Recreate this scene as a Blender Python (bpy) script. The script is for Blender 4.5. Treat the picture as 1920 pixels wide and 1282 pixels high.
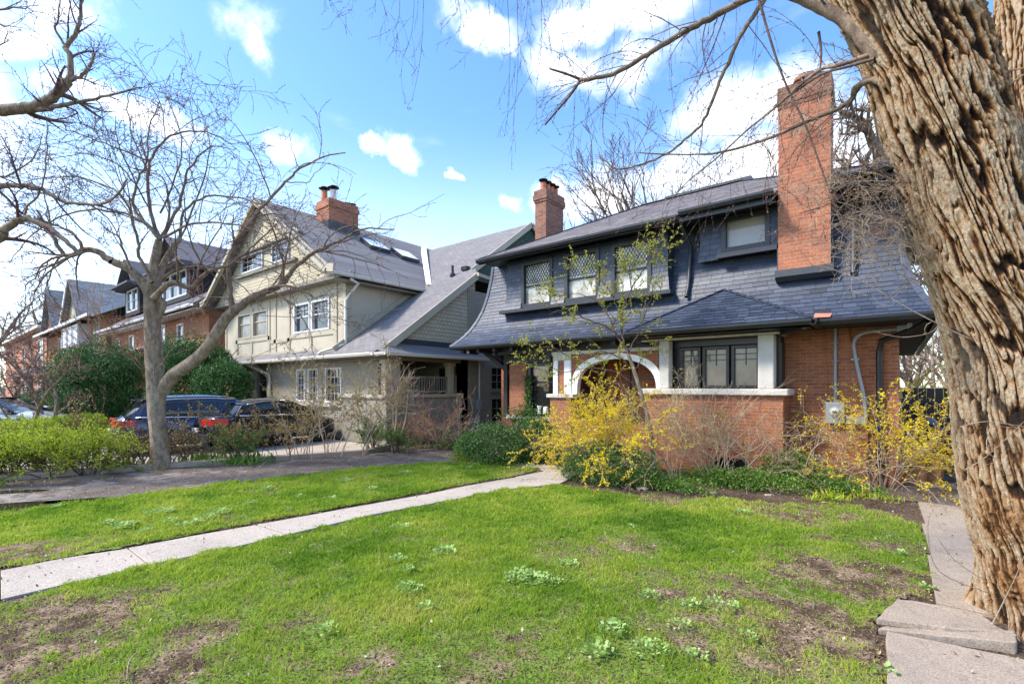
import bpy, math, random
import numpy as np
from mathutils import Vector
random.seed(7); RS = np.random.RandomState(11)
sc = bpy.context.scene
for o in list(bpy.data.objects): bpy.data.objects.remove(o)
PI = math.pi; R = math.radians
# ---------------------------------------------------------------- camera
FPX = 898.0; HOR = 724.0; YAW = R(38.8); HC = 1.8
cam = bpy.data.cameras.new('camera'); camo = bpy.data.objects.new('camera', cam)
sc.collection.objects.link(camo); sc.camera = camo
cam.lens = 36 * FPX / 1920; cam.sensor_width = 36; cam.shift_y = (HOR - 641) / 1920.0
cam.clip_start = 0.05; cam.clip_end = 3000
camo.location = (0, 0, HC); camo.rotation_euler = (PI / 2, 0, YAW)
def ray(px, py):
    u = (px - 960) / FPX; v = (HOR - py) / FPX
    return np.array([-math.sin(YAW) + u * math.cos(YAW), math.cos(YAW) + u * math.sin(YAW), v])
def G(px, py, z=0.0):                       # point of the ground seen at a measured place of the photograph
    d = ray(px, py); t = (z - HC) / d[2]
    return (d[0] * t, d[1] * t, z)
def P(px, py, f):                           # point at a measured distance in front of the camera
    d = ray(px, py); return (d[0] * f, d[1] * f, HC + d[2] * f)
# ---------------------------------------------------------------- sun, sky, exposure
SUN_EL = R(47); SUN_DIR = Vector((-0.62, -0.78, 0)).normalized()      # where the sun stands
sd = Vector((SUN_DIR.x * math.cos(SUN_EL), SUN_DIR.y * math.cos(SUN_EL), math.sin(SUN_EL)))
sun = bpy.data.lights.new('sun', 'SUN'); suno = bpy.data.objects.new('sun', sun); sc.collection.objects.link(suno)
sun.energy = 2.75; sun.angle = R(10); sun.color = (1.0, 0.92, 0.80)
suno.rotation_euler = sd.to_track_quat('Z', 'Y').to_euler()
sc.view_settings.view_transform = 'Standard'; sc.view_settings.look = 'None'
sc.view_settings.exposure = 1.17; sc.view_settings.gamma = 1.0
w = bpy.data.worlds.new('World'); sc.world = w; w.use_nodes = True
nt = w.node_tree; nt.nodes.clear()
class NT:
    """tiny node helper"""
    def __init__(s, tree): s.t = tree
    def n(s, typ, ins=None, **kw):
        nd = s.t.nodes.new('ShaderNode' + typ)
        for k, v in kw.items(): setattr(nd, k, v)
        for k, v in (ins or {}).items():
            if isinstance(v, bpy.types.NodeSocket): s.t.links.new(v, nd.inputs[k])
            else: nd.inputs[k].default_value = v
        return nd
    def m(s, op, a, b=0.0, c=0.0, clamp=False):
        nd = s.n('Math', {0: a, 1: b, 2: c}, operation=op); nd.use_clamp = clamp; return nd.outputs[0]
    def vm(s, op, a, b=(0, 0, 0)):
        nd = s.n('VectorMath', {0: a, 1: b}, operation=op); return nd.outputs['Value' if op in ('LENGTH', 'DISTANCE', 'DOT_PRODUCT') else 0]
    def mix(s, f, a, b, mode='MIX'):
        nd = s.n('Mix', None, data_type='RGBA', blend_type=mode)
        for i, v in ((0, f), (6, a), (7, b)):
            if isinstance(v, bpy.types.NodeSocket): s.t.links.new(v, nd.inputs[i])
            else: nd.inputs[i].default_value = v if i == 0 else (tuple(v) + (1,))[:4]
        return nd.outputs[2]
    def noise(s, vec, scale, detail=4, rough=.55, dim='3D'):
        return s.n('TexNoise', {'Vector': vec, 'Scale': scale, 'Detail': detail, 'Roughness': rough}, noise_dimensions=dim).outputs
    def ramp(s, f, stops, interp='LINEAR'):
        nd = s.n('ValToRGB', {0: f}); cr = nd.color_ramp; cr.interpolation = interp
        while len(cr.elements) < len(stops): cr.elements.new(.5)
        for e, (p, c) in zip(cr.elements, stops):
            e.position = p; e.color = (tuple(c) + (1,))[:4] if not isinstance(c, (int, float)) else (c, c, c, 1)
        return nd.outputs[0]
    def ss(s, v, a, b):
        nd = s.n('MapRange', {0: v, 1: a, 2: b, 3: 0.0, 4: 1.0}, interpolation_type='SMOOTHSTEP'); return nd.outputs[0]
W = NT(nt)
tc = W.n('TexCoord').outputs['Generated']
sky = W.n('TexSky', sky_type='NISHITA'); sky.sun_disc = False
sky.sun_elevation = SUN_EL; sky.sun_rotation = math.atan2(SUN_DIR.x, SUN_DIR.y); sky.air_density = 1.0; sky.dust_density = .6; sky.ozone_density = 2.0
hs = W.n('HueSaturation', {'Hue': .502, 'Saturation': 1.2, 'Value': 1.22, 'Color': sky.outputs[0]}).outputs[0]
dn = W.vm('NORMALIZE', tc)
nz = W.noise(dn, 3.2, 7, .6)[1]
nz2 = W.noise(dn, 11.0, 5, .6)[1]
off = W.vm('ADD', W.n('VectorMath', {0: W.vm('SUBTRACT', nz, (.5, .5, .5)), 3: .17}, operation='SCALE').outputs[0],
           W.n('VectorMath', {0: W.vm('SUBTRACT', nz2, (.5, .5, .5)), 3: .07}, operation='SCALE').outputs[0])
dp = W.vm('ADD', dn, off)
# cumulus masses: direction (measured), half width, flattening
CL = [(455, 40, .075, 1.0), (470, 85, .06, 1.2), (100, 40, .09, 1.5), (60, 90, .06, 1.8), (530, 272, .06, 1.4), (745, 285, .055, 1.5), (685, 290, .03, 1.8), (965, 345, .06, 1.3),
      (1040, 335, .095, 1.7), (1140, 345, .12, 1.6), (1270, 330, .12, 1.7), (1400, 320, .12, 1.5), (1080, 120, .10, 1.7), (1180, 130, .11, 1.9),
      (1350, 215, .14, 1.6), (900, 50, .09, 3.), (1150, 25, .14, 3.), (1560, 330, .18, 1.5), (1700, 260, .17, 1.4), (240, 225, .12, 3.2), (120, 515, .13, 3.2), (60, 470, .1, 3), (1480, 180, .1, 1.6), (860, 305, .02, 1.5), (-200, 300, .3, 2), (2300, 200, .4, 1.5)]
mk = None; low = None
for px, py, r_, fl in CL:
    d = Vector(ray(px, py)).normalized()
    q = W.vm('MULTIPLY', W.vm('SUBTRACT', dp, tuple(d)), (1, 1, fl))
    dist = W.m('DIVIDE', W.vm('LENGTH', q), r_)
    mk = dist if mk is None else W.m('MINIMUM', mk, dist)
soft = W.noise(dn, 5.0, 8, .62)[0]
mval = W.m('SUBTRACT', .86, W.m('ADD', mk, W.m('MULTIPLY', W.m('SUBTRACT', soft, .5), 2.2)))
cm = W.m('MULTIPLY', W.ss(mval, -.05, .85), .97)
thin = W.m('MULTIPLY', W.ss(W.noise(W.vm('MULTIPLY', dn, (1, 1, 3.2)), 2.3, 8, .6)[0], .52, .85), .35)
sepz = W.n('SeparateXYZ', {0: dn}).outputs[2]
lowband = W.m('MULTIPLY', W.ss(W.m('SUBTRACT', .5, sepz), 0, .42), .40)
ca = W.m('MAXIMUM', W.m('MAXIMUM', cm, thin), lowband)
shade = W.ss(W.noise(W.vm('ADD', dn, (0, 0, .05)), 4.0, 6, .6)[0], .46, .78)
ccol = W.mix(shade, (6.4, 6.5, 6.6), (4.4, 5.0, 5.9))
fin = W.mix(ca, hs, ccol)
bg = W.n('Background', {'Color': fin, 'Strength': 0.15})
W.t.links.new(bg.outputs[0], W.n('OutputWorld').inputs[0])
# ---------------------------------------------------------------- materials
MATS = {}
def mat(name, fn):
    if name in MATS: return MATS[name]
    m = bpy.data.materials.new(name); m.use_nodes = True; m.node_tree.nodes.clear()
    t = NT(m.node_tree); fn(t, m); MATS[name] = m; return m
def out(t, bs, disp=None):
    o = t.n('OutputMaterial'); t.t.links.new(bs, o.inputs[0])
def pbr(t, col, rough=.7, bump=None, bstr=.3, bdist=.01, spec=.5, **kw):
    ins = {'Base Color': col if isinstance(col, bpy.types.NodeSocket) else (tuple(col) + (1,))[:4], 'Roughness': rough, 'Specular IOR Level': spec}
    ins.update(kw)
    if bump is not None: ins['Normal'] = t.n('Bump', {'Height': bump, 'Strength': bstr, 'Distance': bdist}).outputs[0]
    b = t.n('BsdfPrincipled', ins); return b.outputs[0]
def simple(name, col, rough=.6, var=.18, scale=6., spec=.5, **kw):
    def f(t, m):
        oc = t.n('TexCoord').outputs['Object']
        a = t.noise(oc, scale, 6, .6)[0]; b = t.noise(oc, scale * 14, 3, .6)[0]
        v = t.m('ADD', t.m('MULTIPLY', a, .65), t.m('MULTIPLY', b, .35))
        c = t.mix(t.ss(v, .3, .7), tuple(x * (1 - var) for x in col), tuple(min(1, x * (1 + var)) for x in col))
        out(t, pbr(t, c, t.m('ADD', rough - .06, t.m('MULTIPLY', a, .12)), b, .25, .004, spec, **kw))
    return mat(name, f)
def wallvec(t, vs=1.0):
    tcn = t.n('TexCoord').outputs['Object']; g = t.n('NewGeometry').outputs['True Normal']
    s = t.n('SeparateXYZ', {0: tcn}).outputs; nx = t.n('SeparateXYZ', {0: g}).outputs
    k = t.m('GREATER_THAN', t.m('ABSOLUTE', nx[0]), .6)
    u = t.m('ADD', t.m('MULTIPLY', s[0], t.m('SUBTRACT', 1, k)), t.m('MULTIPLY', s[1], k))
    return t.n('CombineXYZ', {0: u, 1: t.m('MULTIPLY', s[2], vs), 2: 0.0}).outputs[0], tcn
def brick(name, c1, c2, mort, bw=.215, bh=.067, ms=.0075, stain=(.12, .1, .09), stains=.3, bs=.5, rough=.85):
    def f(t, m):
        v, oc = wallvec(t)
        wob = t.n('VectorMath', {0: t.vm('SUBTRACT', t.noise(oc, 9, 3)[1], (.5, .5, .5)), 3: .006}, operation='SCALE').outputs[0]
        b = t.n('TexBrick', {'Vector': t.vm('ADD', v, wob), 'Color1': c1 + (1,), 'Color2': c2 + (1,), 'Mortar': mort + (1,), 'Scale': 1.0, 'Mortar Size': ms,
                             'Mortar Smooth': .3, 'Bias': -.1, 'Brick Width': bw, 'Row Height': bh})
        # a few burnt bricks
        b2 = t.n('TexBrick', {'Vector': v, 'Color1': (0, 0, 0, 1), 'Color2': (1, 1, 1, 1), 'Mortar': (0, 0, 0, 1), 'Scale': 1.0, 'Mortar Size': .0, 'Bias': -.55, 'Brick Width': bw, 'Row Height': bh})
        c = t.mix(t.m('MULTIPLY', t.ss(b2.outputs[0], .6, 1.0), .45), b.outputs[0], tuple(x * .5 for x in c2))
        n1 = t.noise(oc, 1.3, 7, .65)[0]; n2 = t.noise(oc, 30, 4, .7)[0]
        c = t.mix(t.m('MULTIPLY', t.ss(n1, .45, .8), stains), c, stain)
        c = t.mix(.6, c, t.mix(t.ss(n2, .3, .7), (.32, .32, .32), (.68, .68, .68)), 'OVERLAY')
        h = t.m('ADD', t.m('SUBTRACT', 1, b.outputs[1]), t.m('MULTIPLY', n2, .5))
        out(t, pbr(t, c, rough, h, bs, .008, .3))
    return mat(name, f)
def attrmat(name, stops, rough=.6, trans=.0, spec=.4, bumpscale=None, at='rnd', rustle=None):
    """colour from the per piece number stored on the mesh"""
    def f(t, m):
        a = t.n('Attribute', attribute_name=at).outputs['Fac']
        c = t.ramp(a, stops)
        oc = t.n('TexCoord').outputs['Object']
        n = t.noise(oc, bumpscale or 25, 4, .6)[0]
        c = t.mix(.45, c, t.mix(t.ss(n, .3, .7), (.35, .35, .35), (.65, .65, .65)), 'OVERLAY')
        b = pbr(t, c, rough, n if bumpscale else None, .3, .004, spec)
        if trans > 0:
            tr = t.n('BsdfTranslucent', {'Color': c}).outputs[0]
            b = t.n('MixShader', {0: trans, 1: b, 2: tr}).outputs[0]
        out(t, b)
    return mat(name, f)
# ---------------------------------------------------------------- noise for shapes
_perm = RS.rand(64, 64, 64).astype(np.float32)
def vnoise(x, y, z):
    x = np.asarray(x, float); y = np.asarray(y, float) + 0 * x; z = np.asarray(z, float) + 0 * x
    xi = np.floor(x).astype(int); yi = np.floor(y).astype(int); zi = np.floor(z).astype(int)
    fx, fy, fz = x - xi, y - yi, z - zi
    fx = fx * fx * (3 - 2 * fx); fy = fy * fy * (3 - 2 * fy); fz = fz * fz * (3 - 2 * fz)
    r = 0
    for a in (0, 1):
        for b in (0, 1):
            for c in (0, 1):
                r = r + _perm[(xi + a) & 63, (yi + b) & 63, (zi + c) & 63] * (fx if a else 1 - fx) * (fy if b else 1 - fy) * (fz if c else 1 - fz)
    return r
def fbm(x, y, z=0., o=4):
    s = 0; a = .5; n = 0
    for i in range(o):
        s = s + a * vnoise(np.asarray(x) * 2 ** i + 7.3 * i, np.asarray(y) * 2 ** i + 3.1 * i, np.asarray(z) * 2 ** i + 1.7 * i); n += a; a *= .5
    return s / n
# ---------------------------------------------------------------- mesh building
ORI = {}
COL = sc.collection
class MB:
    def __init__(s): s.V = []; s.F = []; s.A = []; s.n = 0
    def add(s, v, f, a=None):
        v = np.asarray(v, float).reshape(-1, 3); f = np.asarray(f, int)
        s.V.append(v); s.F.append(f + s.n); s.n += len(v)
        s.A.append(np.full(len(v), random.random() if a is None else a) if a is None or np.isscalar(a) else np.asarray(a, float))
        return s
    def box(s, x0, x1, y0, y1, z0, z1, a=None):
        v = [(x, y, z) for x in (x0, x1) for y in (y0, y1) for z in (z0, z1)]
        return s.add(v, [(0, 1, 3, 2), (4, 6, 7, 5), (0, 4, 5, 1), (2, 3, 7, 6), (0, 2, 6, 4), (1, 5, 7, 3)], a)
    def hexa(s, v, a=None):     # 8 points ordered like box
        return s.add(v, [(0, 1, 3, 2), (4, 6, 7, 5), (0, 4, 5, 1), (2, 3, 7, 6), (0, 2, 6, 4), (1, 5, 7, 3)], a)
    def prism(s, poly, vec, a=None):      # planar polygon (list of 3d) extruded by vec
        n = len(poly); p = np.array(poly, float); q = p + np.array(vec, float)
        s.add(np.vstack([p, q]), [(i, (i + 1) % n, n + (i + 1) % n, n + i) for i in range(n)], a)
        s.F.append(np.array([list(range(n))[::-1]]) + s.n - 2 * n); s.F.append(np.array([list(range(n, 2 * n))]) + s.n - 2 * n)
        return s
    def bar(s, p, q, w, h, up=(0, 0, 1), a=None):   # rectangular bar from p to q
        p = Vector(p); q = Vector(q); d = (q - p).normalized(); u = Vector(up)
        sx = d.cross(u)
        if sx.length < 1e-4: sx = d.cross(Vector((1, 0, 0)))
        sx.normalize(); uu = sx.cross(d).normalized()
        v = [tuple(pt + sx * (w / 2 * i) + uu * (h / 2 * j)) for pt in (p, q) for i in (-1, 1) for j in (-1, 1)]
        return s.hexa(v, a)
    def tube(s, pts, rad, sides=8, a=None, cap=True):
        pts = np.array(pts, float); rad = np.full(len(pts), rad) if np.isscalar(rad) else np.array(rad, float)
        tubes(s, [(pts, rad)], sides, a)
        if cap:
            k = len(pts) * sides; b = s.n - k
            s.F.append(np.array([[b + i for i in range(sides)][::-1]])); s.F.append(np.array([[b + k - sides + i for i in range(sides)]]))
        return s
    def lathe(s, c, prof, sides=16, a=None):       # prof: (r, z)
        an = np.linspace(0, 2 * PI, sides, endpoint=False); V = []
        for r_, z in prof: V += [(c[0] + r_ * math.cos(t), c[1] + r_ * math.sin(t), c[2] + z) for t in an]
        F = [(j * sides + i, j * sides + (i + 1) % sides, (j + 1) * sides + (i + 1) % sides, (j + 1) * sides + i) for j in range(len(prof) - 1) for i in range(sides)]
        return s.add(V, F, a)
    def build(s, name, m, parent=None, smooth=False, local=False, bevel=0):
        me = bpy.data.meshes.new(name)
        V = np.vstack(s.V) if s.V else np.zeros((0, 3))
        org = np.zeros(3)
        if parent is not None and not local: org = np.array(ORI.get(parent.name, (0, 0, 0)), float)
        V = V - org
        lens = np.concatenate([np.full(len(f), f.shape[1]) for f in s.F]) if s.F else np.zeros(0, int)
        loops = np.concatenate([f.ravel() for f in s.F]) if s.F else np.zeros(0, int)
        me.vertices.add(len(V)); me.vertices.foreach_set('co', V.astype(np.float32).ravel())
        me.loops.add(len(loops)); me.loops.foreach_set('vertex_index', loops.astype(np.int32))
        me.polygons.add(len(lens)); me.polygons.foreach_set('loop_start', np.concatenate([[0], np.cumsum(lens)[:-1]]).astype(np.int32))
        try: me.polygons.foreach_set('loop_total', lens.astype(np.int32))
        except Exception: pass
        at = me.attributes.new('rnd', 'FLOAT', 'POINT'); at.data.foreach_set('value', np.concatenate(s.A).astype(np.float32))
        me.update(calc_edges=True); me.validate()
        me.polygons.foreach_set('use_smooth', np.full(len(me.polygons), bool(smooth)))
        me.materials.append(m)
        o = bpy.data.objects.new(name, me); COL.objects.link(o)
        if parent is not None: o.parent = parent
        ORI[o.name] = tuple(org) if parent is not None else (0, 0, 0)
        if bevel:
            md = o.modifiers.new('b', 'BEVEL'); md.width = bevel; md.segments = 2; md.limit_method = 'ANGLE'
        return o
def tubes(mb, lst, sides, a=None):
    """many tubes at once: lst of (pts, radii)"""
    by = {}
    for i, (p, r_) in enumerate(lst): by.setdefault(len(p), []).append(i)
    an = np.linspace(0, 2 * PI, sides, endpoint=False); ca, sa = np.cos(an), np.sin(an)
    for n, idx in by.items():
        Pt = np.array([lst[i][0] for i in idx]); Rd = np.array([lst[i][1] for i in idx])
        T = np.gradient(Pt, axis=1); T /= np.linalg.norm(T, axis=2, keepdims=True) + 1e-9
        ref = np.where(np.abs(T[:, :1, 2:3]) > .9, np.array([1., 0, 0]), np.array([0, 0, 1.]))
        ref = np.repeat(ref, n, axis=1)
        A = np.cross(T, ref); A /= np.linalg.norm(A, axis=2, keepdims=True) + 1e-9
        for k in range(1, n):      # keep the frame from flipping
            A[:, k] = A[:, k - 1] - T[:, k] * np.sum(A[:, k - 1] * T[:, k], axis=1, keepdims=True)
            A[:, k] /= np.linalg.norm(A[:, k], axis=1, keepdims=True) + 1e-9
        Bn = np.cross(T, A)
        V = Pt[:, :, None, :] + Rd[:, :, None, None] * (A[:, :, None, :] * ca[None, None, :, None] + Bn[:, :, None, :] * sa[None, None, :, None])
        m_ = len(idx); base = (np.arange(m_) * n * sides)[:, None, None]
        j = (np.arange(n - 1) * sides)[None, :, None]; i = np.arange(sides)[None, None, :]; i2 = (i + 1) % sides
        F = np.stack([base + j + i, base + j + i2, base + j + sides + i2, base + j + sides + i], axis=-1).reshape(-1, 4)
        at = np.repeat(RS.rand(m_), n * sides) if a is None else a
        mb.add(V.reshape(-1, 3), F, at)
def setp(o, label=None, cat=None, group=None, kind=None):
    if label: o['label'] = label
    if cat: o['category'] = cat
    if group: o['group'] = group
    if kind: o['kind'] = kind
    return o
def thing(name, label, cat, loc=(0, 0, 0), group=None, rz=0):
    o = bpy.data.objects.new(name, None); COL.objects.link(o); o.location = loc; o.rotation_euler = (0, 0, rz); o.empty_display_size = .2
    ORI[o.name] = tuple(loc); return setp(o, label, cat, group)
def struct(o): o['kind'] = 'structure'; return o
def leaves(mb, pos, size, aspect=.55, up=0., nrm=None, jit=.25, a=None, cup=0.):
    """one folded leaf (4 corners, a diamond) at each point"""
    pos = np.asarray(pos, float); n = len(pos)
    if n == 0: return
    d = RS.normal(size=(n, 3)); d[:, 2] += up; d /= np.linalg.norm(d, axis=1, keepdims=True)
    e = RS.normal(size=(n, 3)) if nrm is None else RS.normal(size=(n, 3)) * .5 + np.array(nrm)
    e = np.cross(d, e); e /= np.linalg.norm(e, axis=1, keepdims=True) + 1e-9
    s = size * (1 - jit + 2 * jit * RS.rand(n))[:, None]
    nn = np.cross(d, e)
    p0 = pos; p2 = pos + d * s; pm = pos + d * s * .5 + nn * s * cup
    p1 = pm + e * s * aspect * .5; p3 = pm - e * s * aspect * .5
    V = np.stack([p0, p1, p2, p3], 1).reshape(-1, 3)
    F = np.arange(4 * n).reshape(n, 4)
    mb.add(V, F, np.repeat(RS.rand(n) if a is None else a, 4))
def inpoly(x, y, poly):
    x = np.asarray(x); y = np.asarray(y); c = np.zeros(x.shape, bool); n = len(poly)
    for i in range(n):
        x0, y0 = poly[i][:2]; x1, y1 = poly[(i + 1) % n][:2]
        k = ((y0 > y) != (y1 > y)) & (x < (x1 - x0) * (y - y0) / (y1 - y0 + 1e-12) + x0); c ^= k
    return c
# ---------------------------------------------------------------- growth of stems and branches
class Grow:
    def __init__(s): s.segs = []       # (pts, radii, level)
    def br(s, p, d, L, r, lvl, o):
        n = max(4, min(12, int(L / o.get('seg', .12)) + 2)); st = L / (n - 1)
        p = np.array(p, float); d = np.array(d, float); d /= np.linalg.norm(d) + 1e-9
        pts = [p.copy()]; dr = [d.copy()]; wig = o.get('wig', .18); tr = o.get('trop', 0.)
        curl = RS.normal(size=3) * o.get('curl', .1)
        for i in range(n - 1):
            d = d + RS.normal(size=3) * wig + curl; d[2] += tr[min(lvl, len(tr) - 1)] if isinstance(tr, (list, tuple)) else tr
            d /= np.linalg.norm(d); p = p + d * st; pts.append(p.copy()); dr.append(d.copy())
        rad = r * (1 - np.linspace(0, 1, n) ** 1.3 * o.get('taper', .75)); s.segs.append((np.array(pts), rad, lvl))
        s.kids(pts, dr, L, rad, lvl, o)
    def kids(s, pts, dr, L, rad, lvl, o, t0=None):
        if lvl <= 0: return
        kk = o['k'][min(lvl - 1, len(o['k']) - 1)]
        nk = max(0, int(round(kk * (.7 + .6 * RS.rand())))); n = len(pts)
        for q in range(nk):
            t = (o.get('t0', .2) if t0 is None else t0) + (1 - (o.get('t0', .2) if t0 is None else t0)) * (q + RS.rand()) / max(1, nk)
            f = t * (n - 1); i = min(n - 2, int(f)); w_ = f - i
            pp = pts[i] * (1 - w_) + pts[i + 1] * w_; dd = dr[i]
            rv = RS.normal(size=3); rv -= dd * np.dot(rv, dd); rv /= np.linalg.norm(rv) + 1e-9
            an = R(o.get('ang', 45) * (.6 + .7 * RS.rand()))
            nd = dd * math.cos(an) + rv * math.sin(an)
            LL = L * o.get('ratio', .55) * (.55 + .8 * RS.rand()) * (1 - .35 * t)
            if o.get('maxl'): LL = min(LL, o['maxl'][min(lvl - 1, len(o['maxl']) - 1)] * (.6 + .7 * RS.rand()))
            if o.get('minr'): rr = max(o['minr'], rad[i] * o.get('rr', .6))
            else: rr = rad[i] * o.get('rr', .6)
            s.br(pp, nd, LL, rr, lvl - 1, o)
    def path(s, pts, r0, r1, lvl, o, sub=4, t0=None, jit=.0):
        """a measured limb: smooth curve through pts, then children"""
        pts = [np.array(p, float) for p in pts]; q = []
        for i in range(len(pts) - 1):
            a = pts[max(0, i - 1)]; b = pts[i]; c = pts[i + 1]; d = pts[min(len(pts) - 1, i + 2)]
            for j in range(sub):
                t = j / sub; q.append(.5 * (2 * b + (c - a) * t + (2 * a - 5 * b + 4 * c - d) * t * t + (3 * b - a - 3 * c + d) * t ** 3))
        q.append(pts[-1]); q = np.array(q)
        if jit: q[1:-1] += RS.normal(size=q[1:-1].shape) * jit
        L = np.linalg.norm(np.diff(q, axis=0), axis=1).sum(); n = len(q)
        rad = r0 + (r1 - r0) * np.linspace(0, 1, n) ** .8
        dr = np.gradient(q, axis=0); dr /= np.linalg.norm(dr, axis=1, keepdims=True) + 1e-9
        s.segs.append((q, rad, lvl)); s.kids(list(q), list(dr), L, rad, lvl, o, t0); return q
    def mesh(s, mb, lo=0, hi=99, rmin=0):
        a = [(p, r_) for p, r_, l in s.segs if lo <= l <= hi and r_[0] > .03]; b = [(p, r_) for p, r_, l in s.segs if lo <= l <= hi and .008 < r_[0] <= .03]
        c = [(p, np.maximum(r_, rmin)) for p, r_, l in s.segs if lo <= l <= hi and r_[0] <= .008]
        if a: tubes(mb, a, 10)
        if b: tubes(mb, b, 5)
        if c: tubes(mb, c, 3)
    def points(s, lvls, n, tmin=.3):
        """random points on the branches of these levels"""
        c = [(p, r_) for p, r_, l in s.segs if l in lvls]
        if not c: return np.zeros((0, 3))
        Ls = np.array([np.linalg.norm(p[-1] - p[0]) for p, r_ in c]); pr = Ls / Ls.sum(); out_ = []
        for i in RS.choice(len(c), n, p=pr):
            p = c[i][0]; f = (tmin + (1 - tmin) * RS.rand()) * (len(p) - 1); k = min(len(p) - 2, int(f)); out_.append(p[k] * (1 - (f - k)) + p[k + 1] * (f - k))
        return np.array(out_)
# ================================================================ SETTING: ground, drive, paths
def f_soil(t, m):
    oc = t.n('TexCoord').outputs['Object']
    a = t.noise(oc, 1.1, 8, .65)[0]; b = t.noise(oc, 38, 5, .7)[0]
    vo = t.n('TexVoronoi', {'Vector': oc, 'Scale': 55.0, 'Randomness': 1.0}).outputs
    c = t.mix(t.ss(a, .35, .7), (.06, .04, .028), (.15, .105, .075))
    c = t.mix(t.m('MULTIPLY', t.ss(t.n('SeparateColor', {0: vo[1]}).outputs[0], .72, .95), .6), c, (.30, .22, .15))
    c = t.mix(.8, c, t.mix(t.ss(b, .3, .7), (.3, .3, .3), (.7, .7, .7)), 'OVERLAY')
    out(t, pbr(t, c, .95, t.m('ADD', b, vo[0]), .9, .02, .1))
M_soil = mat('soil', f_soil)
def f_drive(t, m):
    oc = t.n('TexCoord').outputs['Object']
    a = t.noise(oc, .55, 8, .62)[0]; b = t.noise(oc, 60, 4, .7)[0]; d = t.noise(oc, 2.6, 9, .7)[0]
    vo = t.n('TexVoronoi', {'Vector': oc, 'Scale': 70.0}).outputs
    c = t.mix(t.ss(a, .46, .62), (.13, .10, .08), (.30, .26, .225))
    c = t.mix(t.m('MULTIPLY', t.ss(d, .46, .56), .85), c, (.085, .056, .038))
    c = t.mix(t.m('MULTIPLY', t.ss(t.n('SeparateColor', {0: vo[1]}).outputs[0], .7, .95), .5), c, (.38, .35, .31))
    c = t.mix(.7, c, t.mix(t.ss(b, .3, .7), (.32, .32, .32), (.7, .7, .7)), 'OVERLAY')
    out(t, pbr(t, c, t.m('SUBTRACT', .92, t.m('MULTIPLY', t.ss(a, .3, .5), .12)), t.m('ADD', b, d), .7, .02, .3))
M_drive = mat('worn_asphalt', f_drive)
def f_conc(t, m, base=(.47, .405, .335), dark=(.25, .20, .15), big=.9):
    oc = t.n('TexCoord').outputs['Object']
    a = t.noise(oc, big, 8, .65)[0]; b = t.noise(oc, 90, 3, .7)[0]; e = t.noise(oc, 8, 7, .7)[0]
    vo = t.n('TexVoronoi', {'Vector': oc, 'Scale': 130.0}).outputs
    c = t.mix(t.ss(a, .35, .72), base, tuple(x * .78 for x in base))
    c = t.mix(t.m('MULTIPLY', t.ss(e, .55, .72), .55), c, dark)
    c = t.mix(t.m('MULTIPLY', t.ss(t.n('SeparateColor', {0: vo[1]}).outputs[0], .8, .95), .4), c, (.2, .16, .13))
    c = t.mix(.75, c, t.mix(t.ss(b, .35, .65), (.32, .32, .32), (.70, .70, .70)), 'OVERLAY')
    out(t, pbr(t, c, .88, t.m('ADD', b, t.m('MULTIPLY', e, 1.5)), .45, .006, .3))
M_conc = mat('concrete', f_conc)
M_concold = mat('old_concrete', lambda t, m: f_conc(t, m, (.38, .305, .235), (.15, .115, .08), 2.4))
M_stone = mat('limestone', lambda t, m: f_conc(t, m, (.60, .56, .50), (.34, .29, .24), 2.5))
def f_lawn(t, m):
    oc = t.n('TexCoord').outputs['Object']; at = t.n('Attribute', attribute_name='rnd').outputs['Fac']
    a = t.noise(oc, 2.0, 8, .65)[0]; b = t.noise(oc, 45, 5, .75)[0]
    soil = t.mix(t.ss(t.noise(oc, 3.3, 7, .7)[0], .42, .62), (.10, .065, .042), (.36, .26, .17))
    gr = t.mix(t.ss(a, .35, .65), (.14, .23, .03), (.22, .28, .06))
    k = t.ss(t.m('ADD', at, t.m('MULTIPLY', t.m('SUBTRACT', b, .5), .7)), .25, .6)
    c = t.mix(k, gr, soil)
    vo = t.n('TexVoronoi', {'Vector': oc, 'Scale': 75.0}).outputs; c = t.mix(t.ss(t.n('SeparateColor', {0: vo[1]}).outputs[0], .55, .95), c, (.05, .033, .024))
    c = t.mix(.8, c, t.mix(t.ss(b, .3, .7), (.3, .3, .3), (.7, .7, .7)), 'OVERLAY')
    out(t, pbr(t, c, .95, b, .8, .02, .1))
M_lawn = mat('lawn_base', f_lawn)
def f_ground(t, m):
    oc = t.n('TexCoord').outputs['Object']; a = t.noise(oc, .25, 8, .6)[0]; b = t.noise(oc, 30, 5, .7)[0]
    c = t.mix(t.ss(a, .42, .6), (.075, .055, .04), (.075, .11, .025))
    c = t.mix(.7, c, t.mix(t.ss(b, .3, .7), (.3, .3, .3), (.7, .7, .7)), 'OVERLAY')
    out(t, pbr(t, c, .95, b, .6, .02, .1))
M_ground = mat('ground', f_ground)
g = MB(); g.add([(-900, -400, -.012), (600, -400, -.012), (600, 900, -.012), (-900, 900, -.012)], [(0, 1, 2, 3)]); struct(g.build('ground', M_ground))
def sheet(name, poly, z, m):
    b = MB(); b.V.append(np.array([(p[0], p[1], z) for p in poly])); b.F.append(np.array([list(range(len(poly)))])); b.n = len(poly); b.A.append(np.zeros(len(poly)))
    o = b.build(name, m)
    if o.data.polygons[0].normal.z < 0: o.data.flip_normals()
    return struct(o)
g2 = lambda *a: [G(x, y)[:2] for x, y in a]
# soil of the garden beds near the camera
sheet('garden_soil', [(-14.2, -6), (3.5, -6), (3.5, 26), (-11.6, 26), (-11.0, 7.6)], -.006, M_soil)
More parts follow.
